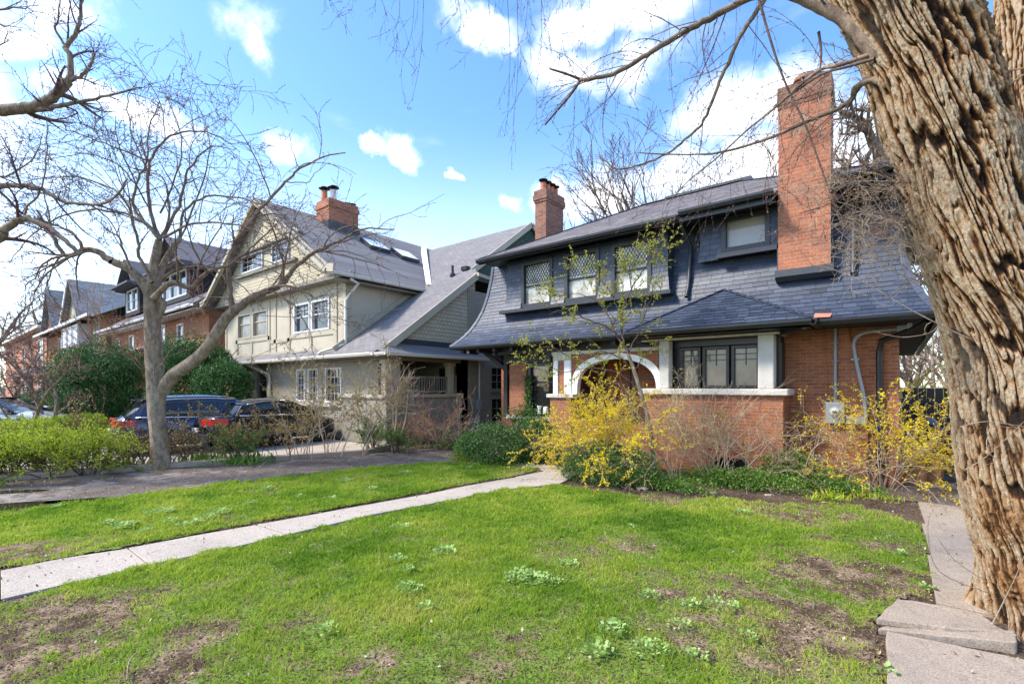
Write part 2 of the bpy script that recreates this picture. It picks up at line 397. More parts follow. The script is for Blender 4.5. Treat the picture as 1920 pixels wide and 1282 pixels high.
# worn drive between the two gardens
up = g2((0, 905), (180, 884), (330, 872), (470, 864), (600, 855), (720, 848), (860, 838))
lo = g2((1000, 905), (860, 880), (650, 890), (430, 915), (200, 945), (0, 972))
sheet('driveway', [(-15.5, -5)] + up + [(-11.0, 22), (-9.3, 22), (-9.0, 9.8)] + lo[1:] + [(-12.0, -5)], 0.0, M_drive)
# paler neighbouring drive behind the low wall
sheet('neighbour_driveway', [(-13.9, -5), (-13.55, 1.0), (-11.25, 7.5), (-11.9, 8.8), (-20, 8.9), (-20, -5)], 0.004, M_conc)
# left lawn strip and main lawn
STRIP = [(-13.5, -4)] + g2((-150, 985), (0, 962), (200, 938), (430, 907), (650, 882), (830, 868), (900, 868), (965, 873), (1012, 881), (965, 893), (880, 908), (800, 924), (650, 950), (480, 980), (240, 1026), (0, 1066)) + [(-7.2, -1.0), (-7.4, -4)]
LAWN = g2((0, 1134), (140, 1096), (260, 1066), (400, 1034), (540, 1007), (700, 968), (860, 938), (950, 919), (1050, 912), (1120, 922), (1200, 930), (1330, 936), (1480, 945), (1600, 948), (1690, 965), (1728, 1000), (1746, 1060), (1744, 1110), (1690, 1122), (1640, 1165), (1665, 1282)) + [(.1, 1.2), (.2, -3), (-5.2, -3)]
def patch(x, y, px, py, r, fl=1.6):
    c = G(px, py); return np.clip(1.35 - np.hypot((x - c[0]), (y - c[1])) / r, 0, 1)
def bare(x, y):
    x = np.asarray(x, float); y = np.asarray(y, float)
    n = fbm(x * 1.1, y * 1.1, 2.2, 5); n2 = fbm(x * 4.2, y * 4.2, 9.1, 4)
    b = .55 * np.clip((n - .52) * 5, 0, 1) * np.clip((n2 - .35) * 3.5, 0, 1)
    for px, py, r, s_ in ((60, 1190, .75, .85), (0, 1240, .7, .95), (240, 1130, .45, .7), (380, 1190, .32, .7), (330, 1260, .35, .95), (700, 1255, .35, .6), (560, 1235, .4, .45), (560,1160,.35,.4),
                          (1080, 1040, .55, .6), (1170, 1020, .5, .6), (1600, 1085, .8, 1.), (1560, 1180, .6, 1.0), (1640, 1210, .5, 1.1), (1690, 1030, .5, .7), (1400, 1120, .7, .6), (1300, 1190, .5, .6), (1450, 1230, .5, .7),
                          (1250, 1100, .45, .6), (1120, 1270, .4, .5), (1500, 960, 1.1, .7), (1250, 935, .8, .7), (1700, 960, .9, .9), (20, 1040, .45, 1.0), (100, 1035, .35, .8), (950, 1230, .45, .5), (1000, 1200, .3, .45), (1540, 1010, .3, .7), (960, 885, .6, .6), (850, 1200, .3, .35), (870, 1270, .3, .5)):
        k = patch(x, y, px, py, r) * s_
        b = np.maximum(b, np.clip(k * 1.15 * (0.15 + 1.5 * n2), 0, 1))
    br = fbm(x * 9, y * 9, 4.4, 4); return np.clip(b * (.05 + 1.9 * (br - .10)) , 0, 1)
def lawn_z(x, y): return .003 + .016 * fbm(np.asarray(x) * .9, np.asarray(y) * .9, .5, 3)
def lawn_sheet(name, poly):
    p = np.array(poly); s_ = .045
    xs = np.arange(p[:, 0].min(), p[:, 0].max() + s_, s_); ys = np.arange(max(-3.2, p[:, 1].min()), p[:, 1].max() + s_, s_)
    X, Y = np.meshgrid(xs, ys, indexing='ij'); Z = lawn_z(X, Y); jx = (fbm(X * 6, Y * 6, 3) - .5) * .25; jy = (fbm(X * 6, Y * 6, 13) - .5) * .25
    ins = inpoly(X + jx, Y + jy, poly); ny = len(ys)
    i, j = np.nonzero(ins[:-1, :-1] & ins[1:, :-1] & ins[:-1, 1:] & ins[1:, 1:]); b_ = i * ny + j
    F = np.stack([b_, b_ + ny, b_ + ny + 1, b_ + 1], 1)
    # keep used vertices only
    us, inv = np.unique(F.ravel(), return_inverse=True)
    V = np.stack([X.ravel()[us], Y.ravel()[us], Z.ravel()[us]], 1)
    b = MB(); b.add(V, inv.reshape(-1, 4), bare(V[:, 0], V[:, 1])); return struct(b.build(name, M_lawn, smooth=True))
lawn_sheet('lawn', LAWN); lawn_sheet('lawn_strip', STRIP)
# grass blades
M_grass = attrmat('grass_blades', [(0, (.13, .26, .02)), (.3, (.29, .44, .04)), (.6, (.46, .54, .07)), (.88, (.62, .58, .17)), (1, (.55, .42, .25))], .55, .5, .3)
def blades(name, poly, label):
    p = np.array(poly); N = 1100000
    x0, x1, y0, y1 = p[:, 0].min(), p[:, 0].max(), max(-1.5, p[:, 1].min()), p[:, 1].max()
    area = (x1 - x0) * (y1 - y0); N = int(area * 11000)
    x = RS.uniform(x0, x1, N); y = RS.uniform(y0, y1, N)
    f = -math.sin(YAW) * x + math.cos(YAW) * y; r_ = math.cos(YAW) * x + math.sin(YAW) * y
    k = (f > 1.6) & (np.abs(r_) < 1.25 * f + .7); x, y, f = x[k], y[k], f[k]
    dens = np.clip((5.2 / f) ** 1.2, .16, 1.0)
    k = RS.rand(len(x)) < dens; x, y, f = x[k], y[k], f[k]
    k = inpoly(x + (fbm(x * 4, y * 4, 3) - .5) * .34, y + (fbm(x * 4, y * 4, 23) - .5) * .34, poly); x, y, f = x[k], y[k], f[k]
    b = bare(x, y); cl = fbm(x * 9, y * 9, 5.5, 3); cl2 = fbm(x * 1.7, y * 1.7, 8.5, 3)
    keep = RS.rand(len(x)) < np.clip((1.15 - b * 1.2), 0.26, 1) * np.clip(.30 + 2.4 * (cl - .32), .10, 1)
    x, y, f, b, cl, cl2 = x[keep], y[keep], f[keep], b[keep], cl[keep], cl2[keep]; n = len(x)
    h = (.016 + .032 * RS.rand(n)) * (.1 + 1.75 * cl + .35 * cl2) * (1.0 - .5 * b) * np.clip(f / 6, 1, 1.25)
    wd = (.0022 + .0018 * RS.rand(n)) * np.clip(f / 3.6, 1, 3.2)
    th = RS.uniform(0, 2 * PI, n); ph = RS.uniform(0, 2 * PI, n); ln = h * (.25 + .75 * RS.rand(n))
    col = np.clip(.06 + .42 * RS.rand(n) + 1.1 * (cl2 - .42) + .35 * (fbm(x * .8, y * .8, 14.) - .5) + .25 * (cl - .5) + .25 * b * RS.rand(n), 0, .88); dd = RS.rand(n) < .15 + .85 * b ** .8; col[dd] = 1; h[dd] *= .3; ln[dd] = .03 + .03 * RS.rand(int(dd.sum()))
    z = lawn_z(x, y); base = np.stack([x, y, z - .004], 1); w_ = np.stack([np.cos(th), np.sin(th), 0 * th], 1) * wd[:, None]
    lean = np.stack([np.cos(ph) * ln, np.sin(ph) * ln, h], 1)
    mid = base + lean * np.array([.35, .35, .6]); tip = base + lean
    V = np.stack([base - w_, base + w_, mid + w_ * .8, tip, mid - w_ * .8], 1).reshape(-1, 3)
    F = np.arange(5 * n).reshape(n, 5)
    mb = MB(); mb.add(V, F, np.repeat(col, 5)); print(name, n)
    return setp(mb.build(name, M_grass), kind='stuff', label=label, cat='grass')
blades('grass', LAWN, 'bright green patchy spring grass on the main lawn beside the concrete path')
blades('grass', STRIP, 'bright green grass on the long strip between the concrete path and the worn drive')
# front path: thick slabs
pl = g2((-330, 1135), (0, 1072), (120, 1048), (240, 1030), (360, 1007), (480, 986), (650, 955), (800, 928), (880, 911), (965, 896), (1025, 884), (1012, 880), (975, 877), (905, 872))
pr = g2((-200, 1190), (0, 1126), (140, 1093), (280, 1061), (420, 1032), (540, 1004), (700, 966), (860, 936), (950, 918), (1050, 908), (1085, 890), (1060, 878), (1000, 868), (920, 866))
pb = MB()
def along(ln, t):
    f = t * (len(ln) - 1); i = min(len(ln) - 2, int(f)); a, b = np.array(ln[i]), np.array(ln[i + 1]); return a + (b - a) * (f - i)
cuts = [0, 1, 3, 5, 7, 8.0, 9, 10, 11, 12, 13]
for a, b in zip(cuts[:-1], cuts[1:]):
    e = .012 if b < 11 else .0; ts = np.linspace(a + e, b - e, 5) / 13.0; dz = random.uniform(-.006, .006); top = .02 + dz
    L = [along(pl, t) for t in ts]; Rr = [along(pr, t) for t in ts]
    poly = [(*q, -.05) for q in L] + [(*q, -.05) for q in Rr[::-1]]; pb.prism(poly, (0, 0, top + .05))
struct(pb.build('path', M_conc, bevel=.006))
# side path along the house
sp = MB()
ys = [5.25, 6.7, 8.2, 9.7]
for a, b in zip(ys[:-1], ys[1:]): sp.prism([(.27 + .02 * math.sin(a), a + .01, -.05), (1.5, a + .01, -.05), (1.5, b - .01, -.05), (.25, b - .01, -.05)], (0, 0, .075))
struct(sp.build('side_path', M_concold, bevel=.006))
sheet('side_passage', [(-.35, 9.7), (1.9, 9.7), (1.9, 24), (-.2, 24), (-.1, 11)], .012, M_drive)
# puddle on the drive
def f_water(t, m):
    oc = t.n('TexCoord').outputs['Object']
    out(t, pbr(t, (.03, .026, .022), .04, t.noise(oc, 14, 2)[0], .03, .01, .8))
M_water = mat('puddle_water', f_water)
def blob(cx, cy, a, b_, rot, n=40, s_=3):
    pts = []
    for i in range(n):
        t = 2 * PI * i / n; r_ = .75 + .5 * float(fbm(np.array([math.cos(t) + s_]), np.array([math.sin(t) + s_]), 1.)[0])
        x, y = a * r_ * math.cos(t), b_ * r_ * math.sin(t); pts.append((cx + x * math.cos(rot) - y * math.sin(rot), cy + x * math.sin(rot) + y * math.cos(rot)))
    return pts
c = G(40, 950); sheet('puddle', blob(c[0], c[1], 1.0, .32, .9, s_=4), .006, M_water)
c = G(150, 938); sheet('puddle', blob(c[0] , c[1], .5, .16, 1.0, s_=9), .006, M_water)
c = G(20, 922); sheet('puddle', blob(c[0], c[1], .5, .14, .9, s_=12), .006, M_water)
# heaved slabs by the trunk
def slab(name, lab, pts, th, m):
    """pts: px, py, z of the top corners"""
    top = [G(x, y, z) for x, y, z in pts]; n = len(top); b = MB()
    # roughen: subdivide outline
    rs = []
    for i in range(n):
        a_, b2 = np.array(top[i]), np.array(top[(i + 1) % n])
        for k in range(6): t = k / 6; rs.append(tuple(a_ + (b2 - a_) * t + (RS.normal(size=3) * [.004, .004, .002] if k else 0)))
    b.prism([(p[0], p[1], p[2] - th) for p in rs], (0, 0, th)); return setp(b.build(name, m, bevel=.008), lab, 'paving slab')
slab('concrete_slab', 'cracked thin concrete slab lifted at the end of the side path, against the trunk', [(1643, 1158, .085), (1683, 1121, .075), (1722, 1127, .06), (1775, 1136, .05), (1838, 1150, .05), (1890, 1185, .06), (1800, 1178, .07)], .05, M_concold)
slab('concrete_slab', 'thick broken slab with mossy exposed edge between the thin slab and the near slab', [(1645, 1178, .03), (1690, 1164, .02), (1905, 1182, .06), (1905, 1203, .075)], .2, M_concold)
slab('concrete_slab', 'nearest large sunken concrete slab in the bottom right corner', [(1663, 1181, .05), (1925, 1236, .012), (2150, 1420, .01), (1690, 1440, .04), (1664, 1290, .045)], .12, M_concold)
# low wall edging the neighbour's drive
lw = MB()
a, b = (-13.75, -5.), (-13.35, .9)
for p, q in (((-13.75, -5.), (-13.42, 1.0)), ((-13.42, 1.0), (-12.3, 4.2)), ((-12.3, 4.2), (-11.05, 7.5)), ((-11.05, 7.5), (-11.6, 8.7))):
    d = np.array([q[0] - p[0], q[1] - p[1]]); d /= np.linalg.norm(d); nn = np.array([d[1], -d[0]]) * .09; p_, q_ = np.array(p), np.array(q)
    lw.prism([(*(p_ - nn), -.05), (*(p_ + nn), -.05), (*(q_ + nn), -.05), (*(q_ - nn), -.05)], (0, 0, .16))
setp(lw.build('low_wall', M_concold, bevel=.01), 'low grey concrete edging wall along the neighbouring driveway', 'wall')
# ================================================================ MAIN HOUSE
M_brick = brick('red_brick', (.38, .125, .055), (.25, .078, .038), (.30, .21, .14))
M_brickch = brick('chimney_brick', (.50, .165, .08), (.33, .095, .05), (.36, .25, .185), ms=.009, stains=.5, bs=1.0)
M_brickold = brick('sooty_brick', (.30, .125, .08), (.17, .07, .05), (.26, .21, .17), stain=(.05, .042, .04), stains=.8, bs=.8)
M_slate = attrmat('slate_shingle', [(0, (.026, .036, .060)), (.5, (.042, .056, .090)), (.9, (.060, .078, .118)), (1, (.022, .029, .046))], .48, 0, .5, 18)
M_asphalt = attrmat('asphalt_shingle', [(0, (.14, .125, .13)), (.5, (.20, .18, .185)), (1, (.26, .24, .24))], .9, 0, .2, 60)
M_black = simple('black_paint', (.012, .013, .016), .35, .25)
M_char = simple('charcoal_trim', (.032, .036, .045), .45, .2)
M_beam = simple('dark_timber', (.016, .015, .017), .6, .3)
M_white = simple('white_paint', (.82, .81, .78), .6, .13, 3)
def f_stucco(t, m):
    oc = t.n('TexCoord').outputs['Object']; a = t.noise(oc, 2, 6)[0]; b = t.noise(oc, 60, 4, .7)[0]
    out(t, pbr(t, t.mix(t.ss(a, .3, .7), (.62, .60, .56), (.50, .48, .44)), .9, b, 1.0, .012, .2))
M_stucco = mat('roughcast', f_stucco)
M_grey = simple('grey_conduit', (.26, .27, .29), .45, .1, spec=.6)
M_metal = simple('galvanised', (.36, .38, .39), .4, .12, Metallic=.6)
def f_glass(t, m, tint=(.012, .014, .016)):
    oc = t.n('TexCoord').outputs['Object']
    out(t, pbr(t, tint, .03, t.noise(oc, 1.6, 2)[0], .06, .05, 1.0))
M_glass = mat('window_glass', f_glass)
def f_curt(t, m, a_=(.70, .68, .60), b_=(.34, .33, .29)):
    oc = t.n('TexCoord').outputs['Object']; n = t.noise(oc, 1.7, 6, .6)[0]
    out(t, pbr(t, t.mix(t.ss(n, .42, .6), a_, b_), .5, t.noise(oc, 1.6, 2)[0], .06, .05, .5, **{'Coat Weight': 1.0, 'Coat Roughness': .02}))
M_curt = mat('curtained_glass', f_curt)
M_frost = mat('frosted_glass', lambda t, m: f_curt(t, m, (.33, .32, .29), (.30, .29, .265)))
M_blind = mat('blind_glass', lambda t, m: f_curt(t, m, (.20, .17, .13), (.14, .12, .10)))
M_copper = simple('copper_flashing', (.55, .22, .15), .5, .15)
M_terra = simple('terracotta', (.50, .17, .09), .8, .15)
M_seal = simple('pale_sheet_metal', (.55, .56, .57), .4, .08)
def shingles(mb, prof, x0f, x1f, expo=.115, wd=.25, th=.012, along='x', sgn=1, jw=.35, ang=.012, skip=None):
    """real courses of shingles on a profile. prof: points (d, z) from the eave up, d the position across; x0f/x1f give the limits at arc length s.
    along='x': courses run along x, d is y.  along='y': courses run along y, d is x. sgn: which way faces outward"""
    pr_ = np.array(prof, float); sl = np.linalg.norm(np.diff(pr_, axis=0), axis=1); cum = np.concatenate([[0], np.cumsum(sl)]); T = cum[-1]
    def at(s):
        s_ = min(max(s, 0), T); return np.array([np.interp(s_, cum, pr_[:, 0]), np.interp(s_, cum, pr_[:, 1])])
    s = 0; row = 0; V = []; A = []
    while s < T - .02:
        p0, p1 = at(s), at(min(T, s + expo * 1.25)); t_ = (p1 - p0) / (np.linalg.norm(p1 - p0) + 1e-9); nrm = np.array([-t_[1], t_[0]])
        if nrm[1] < 0: nrm = -nrm
        if abs(nrm[1]) < .02 and np.sign(nrm[0]) != sgn: nrm = -nrm
        xa, xb = x0f(s), x1f(s); xa2, xb2 = x0f(min(T, s + expo)), x1f(min(T, s + expo)); x = xa - random.random() * wd
        while x < xb:
            w_ = wd * (1 - jw / 2 + jw * random.random()); a, b = max(x, xa), min(x + w_ - .006, xb)
            if b - a > .01 and not (skip and skip(a, b, p0[0])):
                ta = max(a, xa2) if a <= xa + 1e-6 else a; tb = min(b, xb2) if b >= xb - 1e-6 else b
                o1 = th * (1 + .35 * random.random()); dj = random.uniform(-.006, .004)
                q0 = p0 - t_ * (.004 + dj); q1 = p1
                bot_o = q0 + nrm * o1; bot_i = q0 + nrm * .001; top_o = q1 + nrm * (.002)
                for uu, pp in ((a, bot_i), (b, bot_i), (b, bot_o), (a, bot_o), (tb, top_o), (ta, top_o)):
                    V.append((uu, pp[0], pp[1]) if along == 'x' else (pp[0], uu, pp[1]))
                A.append(min(1, max(0, random.gauss(.5, .25))))
            x += w_
        s += expo; row += 1
    n = len(A)
    if n:
        b_ = np.arange(n)[:, None] * 6
        F = np.concatenate([b_ + np.array([[0, 1, 2, 3]]), b_ + np.array([[3, 2, 4, 5]])]); mb.add(np.array(V), F, np.repeat(A, 6))
    return mb
class Face:
    """local wall frame: u along the wall, d into the wall, z up"""
    def __init__(s, side, pos): s.side = side; s.pos = pos
    def box(s, mb, u0, u1, d0, d1, z0, z1, a=None):
        if s.side == 'front': mb.box(u0, u1, s.pos + d0, s.pos + d1, z0, z1, a)
        else: mb.box(s.pos - d1, s.pos - d0, u0, u1, z0, z1, a)
    def pt(s, u, d, z): return (u, s.pos + d, z) if s.side == 'front' else (s.pos - d, u, z)
def wall(mb, fc, u0, u1, z0, z1, th, holes=()):
    us = sorted({u0, u1} | {h[0] for h in holes} | {h[1] for h in holes}); zs = sorted({z0, z1} | {h[2] for h in holes} | {h[3] for h in holes})
    us = [u for u in us if u0 <= u <= u1]; zs = [z for z in zs if z0 <= z <= z1]
    for a, b in zip(us[:-1], us[1:]):
        run = None
        for c, d in zip(zs[:-1], zs[1:]):
            um, zm = (a + b) / 2, (c + d) / 2
            hit = any(h[0] < um < h[1] and h[2] < zm < h[3] for h in holes)
            if hit:
                if run: fc.box(mb, a, b, 0, th, run[0], run[1]); run = None
            else: run = (run[0], d) if run else (c, d)
        if run: fc.box(mb, a, b, 0, th, run[0], run[1])
def window(parent, fc, u0, u1, z0, z1, fm, gm, fw=.07, depth=.10, out_=.02, grid=(1, 1), top=None, sash=None, sill=None, lat=False, label=None, mw=.022, fname='window', zbase=0):
    """frame with glass; children: pane, glazing bars, sill"""
    b = MB()
    fc.box(b, u0, u0 + fw, -out_, depth, z0, z1); fc.box(b, u1 - fw, u1, -out_, depth, z0, z1)
    fc.box(b, u0 + fw, u1 - fw, -out_, depth, z0, z0 + fw); fc.box(b, u0 + fw, u1 - fw, -out_, depth, z1 - fw, z1)
    if sash is not None: zm = z0 + (z1 - z0) * sash; fc.box(b, u0 + fw, u1 - fw, depth * .25, depth * .8, zm - .025, zm + .025)
    fr = b.build(fname, fm, parent, bevel=.004)
    if label: fr['label'] = label
    p = MB(); fc.box(p, u0 + fw, u1 - fw, depth * .62, depth * .74, z0 + fw, z1 - fw); p.build('pane', gm, fr)
    nx, nz_ = grid; zt0 = z0 + fw if top is None else z0 + fw + (z1 - z0 - 2 * fw) * top
    if nx * nz_ > 1:
        mn = MB()
        for i in range(1, nx): u = u0 + fw + (u1 - u0 - 2 * fw) * i / nx; fc.box(mn, u - mw / 2, u + mw / 2, depth * .4, depth * .6, zt0, z1 - fw)
        for j in range(1, nz_): z = zt0 + (z1 - fw - zt0) * j / nz_; fc.box(mn, u0 + fw, u1 - fw, depth * .42, depth * .58, z - mw / 2, z + mw / 2)
        mn.build('glazing_bars', fm, fr)
    if lat:
        mn = MB(); za, zb, ua, ub = zt0 + .03, z1 - fw, u0 + fw, u1 - fw; st = .085; k = -12
        for sg in (1, -1):
            for i in range(-20, 30):
                u = ua + i * st        # line u + sg*(z-za)*.62
                pts = []
                for z in np.linspace(za, zb, 24):
                    uu = u + sg * (z - za) * .62
                    if ua <= uu <= ub: pts.append((uu, z))
                if len(pts) > 1: mn.bar(fc.pt(pts[0][0], depth * .55, pts[0][1]), fc.pt(pts[-1][0], depth * .55, pts[-1][1]), .012, .012)
        mn.build('leaded_lattice', M_char, fr)
    if sill:
        s_ = MB(); fc.box(s_, u0 - .05, u1 + .05, -out_ - .06, depth * .3, z0 - sill, z0 - .002); s_.build('sill', fm, fr)
    return fr
def gutter(mb, pts, r=.06):
    """square-ish gutter along a run of points"""
    for p, q in zip(pts[:-1], pts[1:]):
        d = Vector(q) - Vector(p); d.z = 0; d.normalize(); s_ = Vector((d.y, -d.x, 0)) ; z = Vector((0, 0, 1))
        P_ = [(0, 0), (r * 1.6, .0), (r * 2.0, r * 1.0), (r * 2.0, r * 1.75), (r * 1.8, r * 1.75), (r * 1.75, r * 1.1), (r * 1.5, r * .2), (r * .2, r * .2), (r * .2, r * 1.75), (0, r * 1.75)]
        a = [Vector(p) + s_ * x + z * y for x, y in P_]; mb.prism([tuple(v) for v in a], tuple(Vector(q) - Vector(p)))
XL, XR, YW, EZ = -8.9, .03, 11.0, 2.92
H = thing('brick_house', 'red brick house with dark slate mansard roof, black trim and two brick chimneys', 'house', (-4.4, 11.0, 0))
# --- brick walls
F1 = Face('front', YW)
b = MB(); wall(b, F1, -4.3, XR, -.1, EZ + .2, .3, [])
F1.box(b, XL, XL + .62, -.05, .35, .96, 2.46)                 # left pier
wall(b, F1, XL, -4.3, -.1, .86, .3)
F1.box(b, XL + .62, -7.22, .36, .5, .96, 2.9)
b.box(-7.16, -6.52, 10.52, 10.92, -.1, 1.5); b.box(-6.93, -6.78, 10.60, 10.8, 1.6, 2.47)     # porch pier and the brick between the white posts
b.box(XR - .3, XR, YW + .3, 22, -.1, 5.2)                      # right side wall
b.box(XL, XL + .3, YW + .36, 22, -.1, 5.2); b.box(-10.35, -9.95, 12.3, 12.7, 0, 2.7)
b.box(XL + .3, XR - .3, 21.7, 22, -.1, 5.2)
b.box(-6.5, -4.3, 11.9, 12.2, 0, 2.9)                            # back of the porch
b.prism([(-1.05, YW - .07, 2.9), (-.72, YW - .07, 2.9), (-.42, YW - .07, 1.2), (-.42, YW - .07, 0), (-.95, YW - .07, 0)], (0, .068, 0))   # flared buttress strip
b.build('wall', M_brick, H)
# --- projecting bay (enclosed porch)
b = MB(); PX0, PX1, PY = -4.42, -1.68, 10.28
b.box(PX0, PX1, PY, YW, .35, 1.62); b.box(PX0, -2.95, PY, YW, -.1, .35); b.box(-2.3, PX1, PY, YW, -.1, .35)
b.build('bay_wall', M_brick, H)
b = MB(); b.box(-2.95, -2.3, PY + .25, YW, -.1, .35); b.build('crawl_opening', M_black, H)
b = MB(); b.box(PX0 - .14, PX1 + .09, PY - .09, YW, 1.623, 1.75); b.build('bay_sill', M_stone, H, bevel=.02)
b = MB(); b.box(-4.10, -3.88, PY, PY + .24, 1.75, 2.80); b.build('roughcast_pillar', M_stucco, H, bevel=.02)
b = MB(); b.box(-2.12, -1.84, PY, PY + .28, 1.75, 2.80); b.build('roughcast_pillar', M_stucco, H, bevel=.02)
b = MB(); b.box(-4.5, -1.80, PY - .02, PY + .1, 2.80, 2.84); b.box(-1.80, -1.74, PY - .02, YW, 2.80, 2.84); b.build('head_trim', M_stone, H)
b = MB(); b.box(-4.3, -1.78, PY + .3, YW, 2.66, 2.95); b.box(-1.84, -1.76, PY + .32, YW, 1.75, 2.66); b.box(-4.25, -3.75, PY + .34, PY + .5, 1.75, 2.66); b.build('bay_frame', M_black, H)
FB = Face('front', PY + .32)
for u0, u1 in ((-3.74, -3.3), (-3.26, -2.72), (-2.68, -2.14)):
    window(H, FB, u0, u1, 1.76, 2.64, M_black, M_blind, fw=.06, depth=.08, grid=(2, 3), top=.55, mw=.016)
# --- arched porch
YA = 10.6
b = MB()                                                          # spandrel (white) with arched opening
ax0, ax1, zs, zt = -6.56, -4.12, 1.6, 2.62
n = 28; cx = (ax0 + ax1) / 2; hw = (ax1 - ax0) / 2
def arch(t, w_, h_): return (cx - w_ * math.cos(t), zs + h_ * math.sin(t) ** .62 if math.sin(t) > 0 else zs)
ts = np.linspace(0, PI, n)
inn = [arch(t, hw - .17, .86) for t in ts]; outr = [arch(t, hw, 1.0) for t in ts]
for i in range(n - 1):
    q = [inn[i], inn[i + 1], outr[i + 1], outr[i]]; b.prism([(x, YA, z) for x, z in q], (0, .16, 0))
b.box(-7.1, -6.96, YA - .03, YA + .14, 1.6, 2.47); b.box(-6.76, -6.56, YA - .03, YA + .14, 1.6, 2.47)
b.build('arch_trim', M_white, H)
b = MB(); b.box(-7.2, -4.1, YA - .04, YA + .2, 2.622, 2.70); b.box(-7.1, -6.56, YA - .03, YA + .14, 2.472, 2.62); b.build('arch_band', M_stucco, H)
b = MB()                                                          # brick spandrels above the arch
for i in range(n - 1):
    (x0, z0), (x1, z1) = outr[i], outr[i + 1]
    if z0 < 2.615 or z1 < 2.615: b.prism([(x0, YA + .03, z0), (x1, YA + .03, z1), (x1, YA + .03, 2.62), (x0, YA + .03, 2.62)], (0, .12, 0))
b.build('spandrel', M_brick, H)
b = MB(); b.box(-7.25, -6.42, 10.46, 10.98, 1.5, 1.6); b.build('pier_cap', M_stone, H, bevel=.015)
b = MB(); b.box(XL - .06, -6.3, 10.86, YW + .38, .862, .958); b.build('water_table', M_stone, H, bevel=.012)
b = MB(); b.box(-6.5, -4.42, 10.62, 10.9, -.1, .82); b.build('porch_wall', M_brick, H)
b = MB(); b.box(-6.5, -4.42, 10.9, 11.9, -.1, .72); b.build('porch_floor', M_concold, H)
FD = Face('front', 11.86)
window(H, FD, -6.3, -5.5, .75, 2.6, M_black, M_glass, grid=(2, 4), top=.3); window(H, FD, -5.4, -4.4, .75, 2.6, M_black, M_glass, sash=.7)
# ground floor window on the left, with plants and vases behind the glass
b = MB(); b.box(-8.28, -7.22, 11.1, 11.3, .96, 2.9); b.build('window_reveal', M_black, H)
FW = Face('front', 11.0)
window(H, FW, -8.24, -7.26, 1.02, 2.46, M_black, M_glass, fw=.09, depth=.09, sash=.62)
b = MB(); F1.box(b, -8.3, -7.2, -.12, .02, .96, 1.015); b.build('window_ledge', M_black, H)
# --- eaves, beams, soffits
LE0, LE1, YE = -10.5, .50, 10.15
b = MB(); b.box(LE0 + .05, LE1 - .05, YE + .06, YW + .3, EZ - .03, EZ); b.box(XL - 1.4, XL, YW + .3, 22, EZ - .03, EZ); b.box(XR, LE1 - .05, YW + .3, 22, EZ - .03, EZ); b.build('soffit', M_beam, H)
b = MB(); b.box(XL - .1, -4.4, 10.55, 10.78, 2.70, EZ - .03); b.box(-7.3, -7.15, 10.52, 10.8, 2.45, 2.7); b.box(XL - .1, -6.9, 10.9, 11.3, 2.46, 2.72)
for x in np.arange(-10.2, -4.6, .62): b.box(x, x + .1, YE + .1, 10.9, EZ - .14, EZ - .03)
b.box(-10.3, -10.0, 11.9, 12.7, 2.5, EZ - .03)
for x in (-9.05,): b.box(x - .12, x + .02, 11.0, 11.3, .9, 2.9)
b.bar((-9.0, 11.1, 2.2), (-9.9, 11.0, 2.85), .12, .12); b.build('timber_beams', M_beam, H)
gb = MB(); gutter(gb, [(LE0, YE + .02, EZ - .03), (-4.6, YE + .02, EZ - .03)]); gutter(gb, [(-1.2, YE + .02, EZ - .03), (LE1 + .04, YE + .02, EZ - .03)])
gutter(gb, [(LE1, YE, EZ - .03), (LE1, 22, EZ - .03)]); gb.build('lower_gutter', M_black, H)
# --- mansard
PROF = [(10.10, 2.97), (10.30, 3.16), (10.50, 3.42), (10.66, 3.72), (10.80, 4.08), (10.90, 4.5), (10.98, 5.0), (11.02, 5.42)]
pa = np.array(PROF); cum = np.concatenate([[0], np.cumsum(np.linalg.norm(np.diff(pa, axis=0), axis=1))])
prof_y = lambda z: float(np.interp(z, pa[:, 1], pa[:, 0]))
ins_ = lambda s: (np.interp(s, cum, pa[:, 0]) - 10.10)
x0f = lambda s: LE0 + ins_(s) * 1.0; x1f = lambda s: LE1 - ins_(s) * .62
mb = MB()
for (y0, z0), (y1, z1), s0, s1 in zip(PROF[:-1], PROF[1:], cum[:-1], cum[1:]):
    mb.add([(x0f(s0), y0, z0), (x1f(s0), y0, z0), (x1f(s1), y1, z1), (x0f(s1), y1, z1)], [(0, 1, 2, 3)], .2)
    for xa, xb, e in ((x0f(s0), x0f(s1), 0), (x1f(s0), x1f(s1), 0)): mb.add([(xa, y0, z0), (xb, y1, z1), (xb, 22, z1), (xa, 22, z0)], [(0, 1, 2, 3)], .2)
shingles(mb, PROF, x0f, x1f, .105, .235, .014, sgn=-1)
# corner hip courses, right and left
for s in np.arange(0, cum[-1], .16):
    for xf, sg in ((x1f, 1), (x0f, -1)):
        y, z = np.interp(s, cum, pa[:, 0]), np.interp(s, cum, pa[:, 1]); y2, z2 = np.interp(s + .19, cum, pa[:, 0]), np.interp(s + .19, cum, pa[:, 1])
        mb.bar((xf(s) + .01 * sg, y - .02, z + .02), (xf(min(s + .19, cum[-1])) + .01 * sg, y2 - .02, z2 + .005), .10, .018, up=(0, -1, .5), a=.6)
mb.build('mansard_slate', M_slate, H)
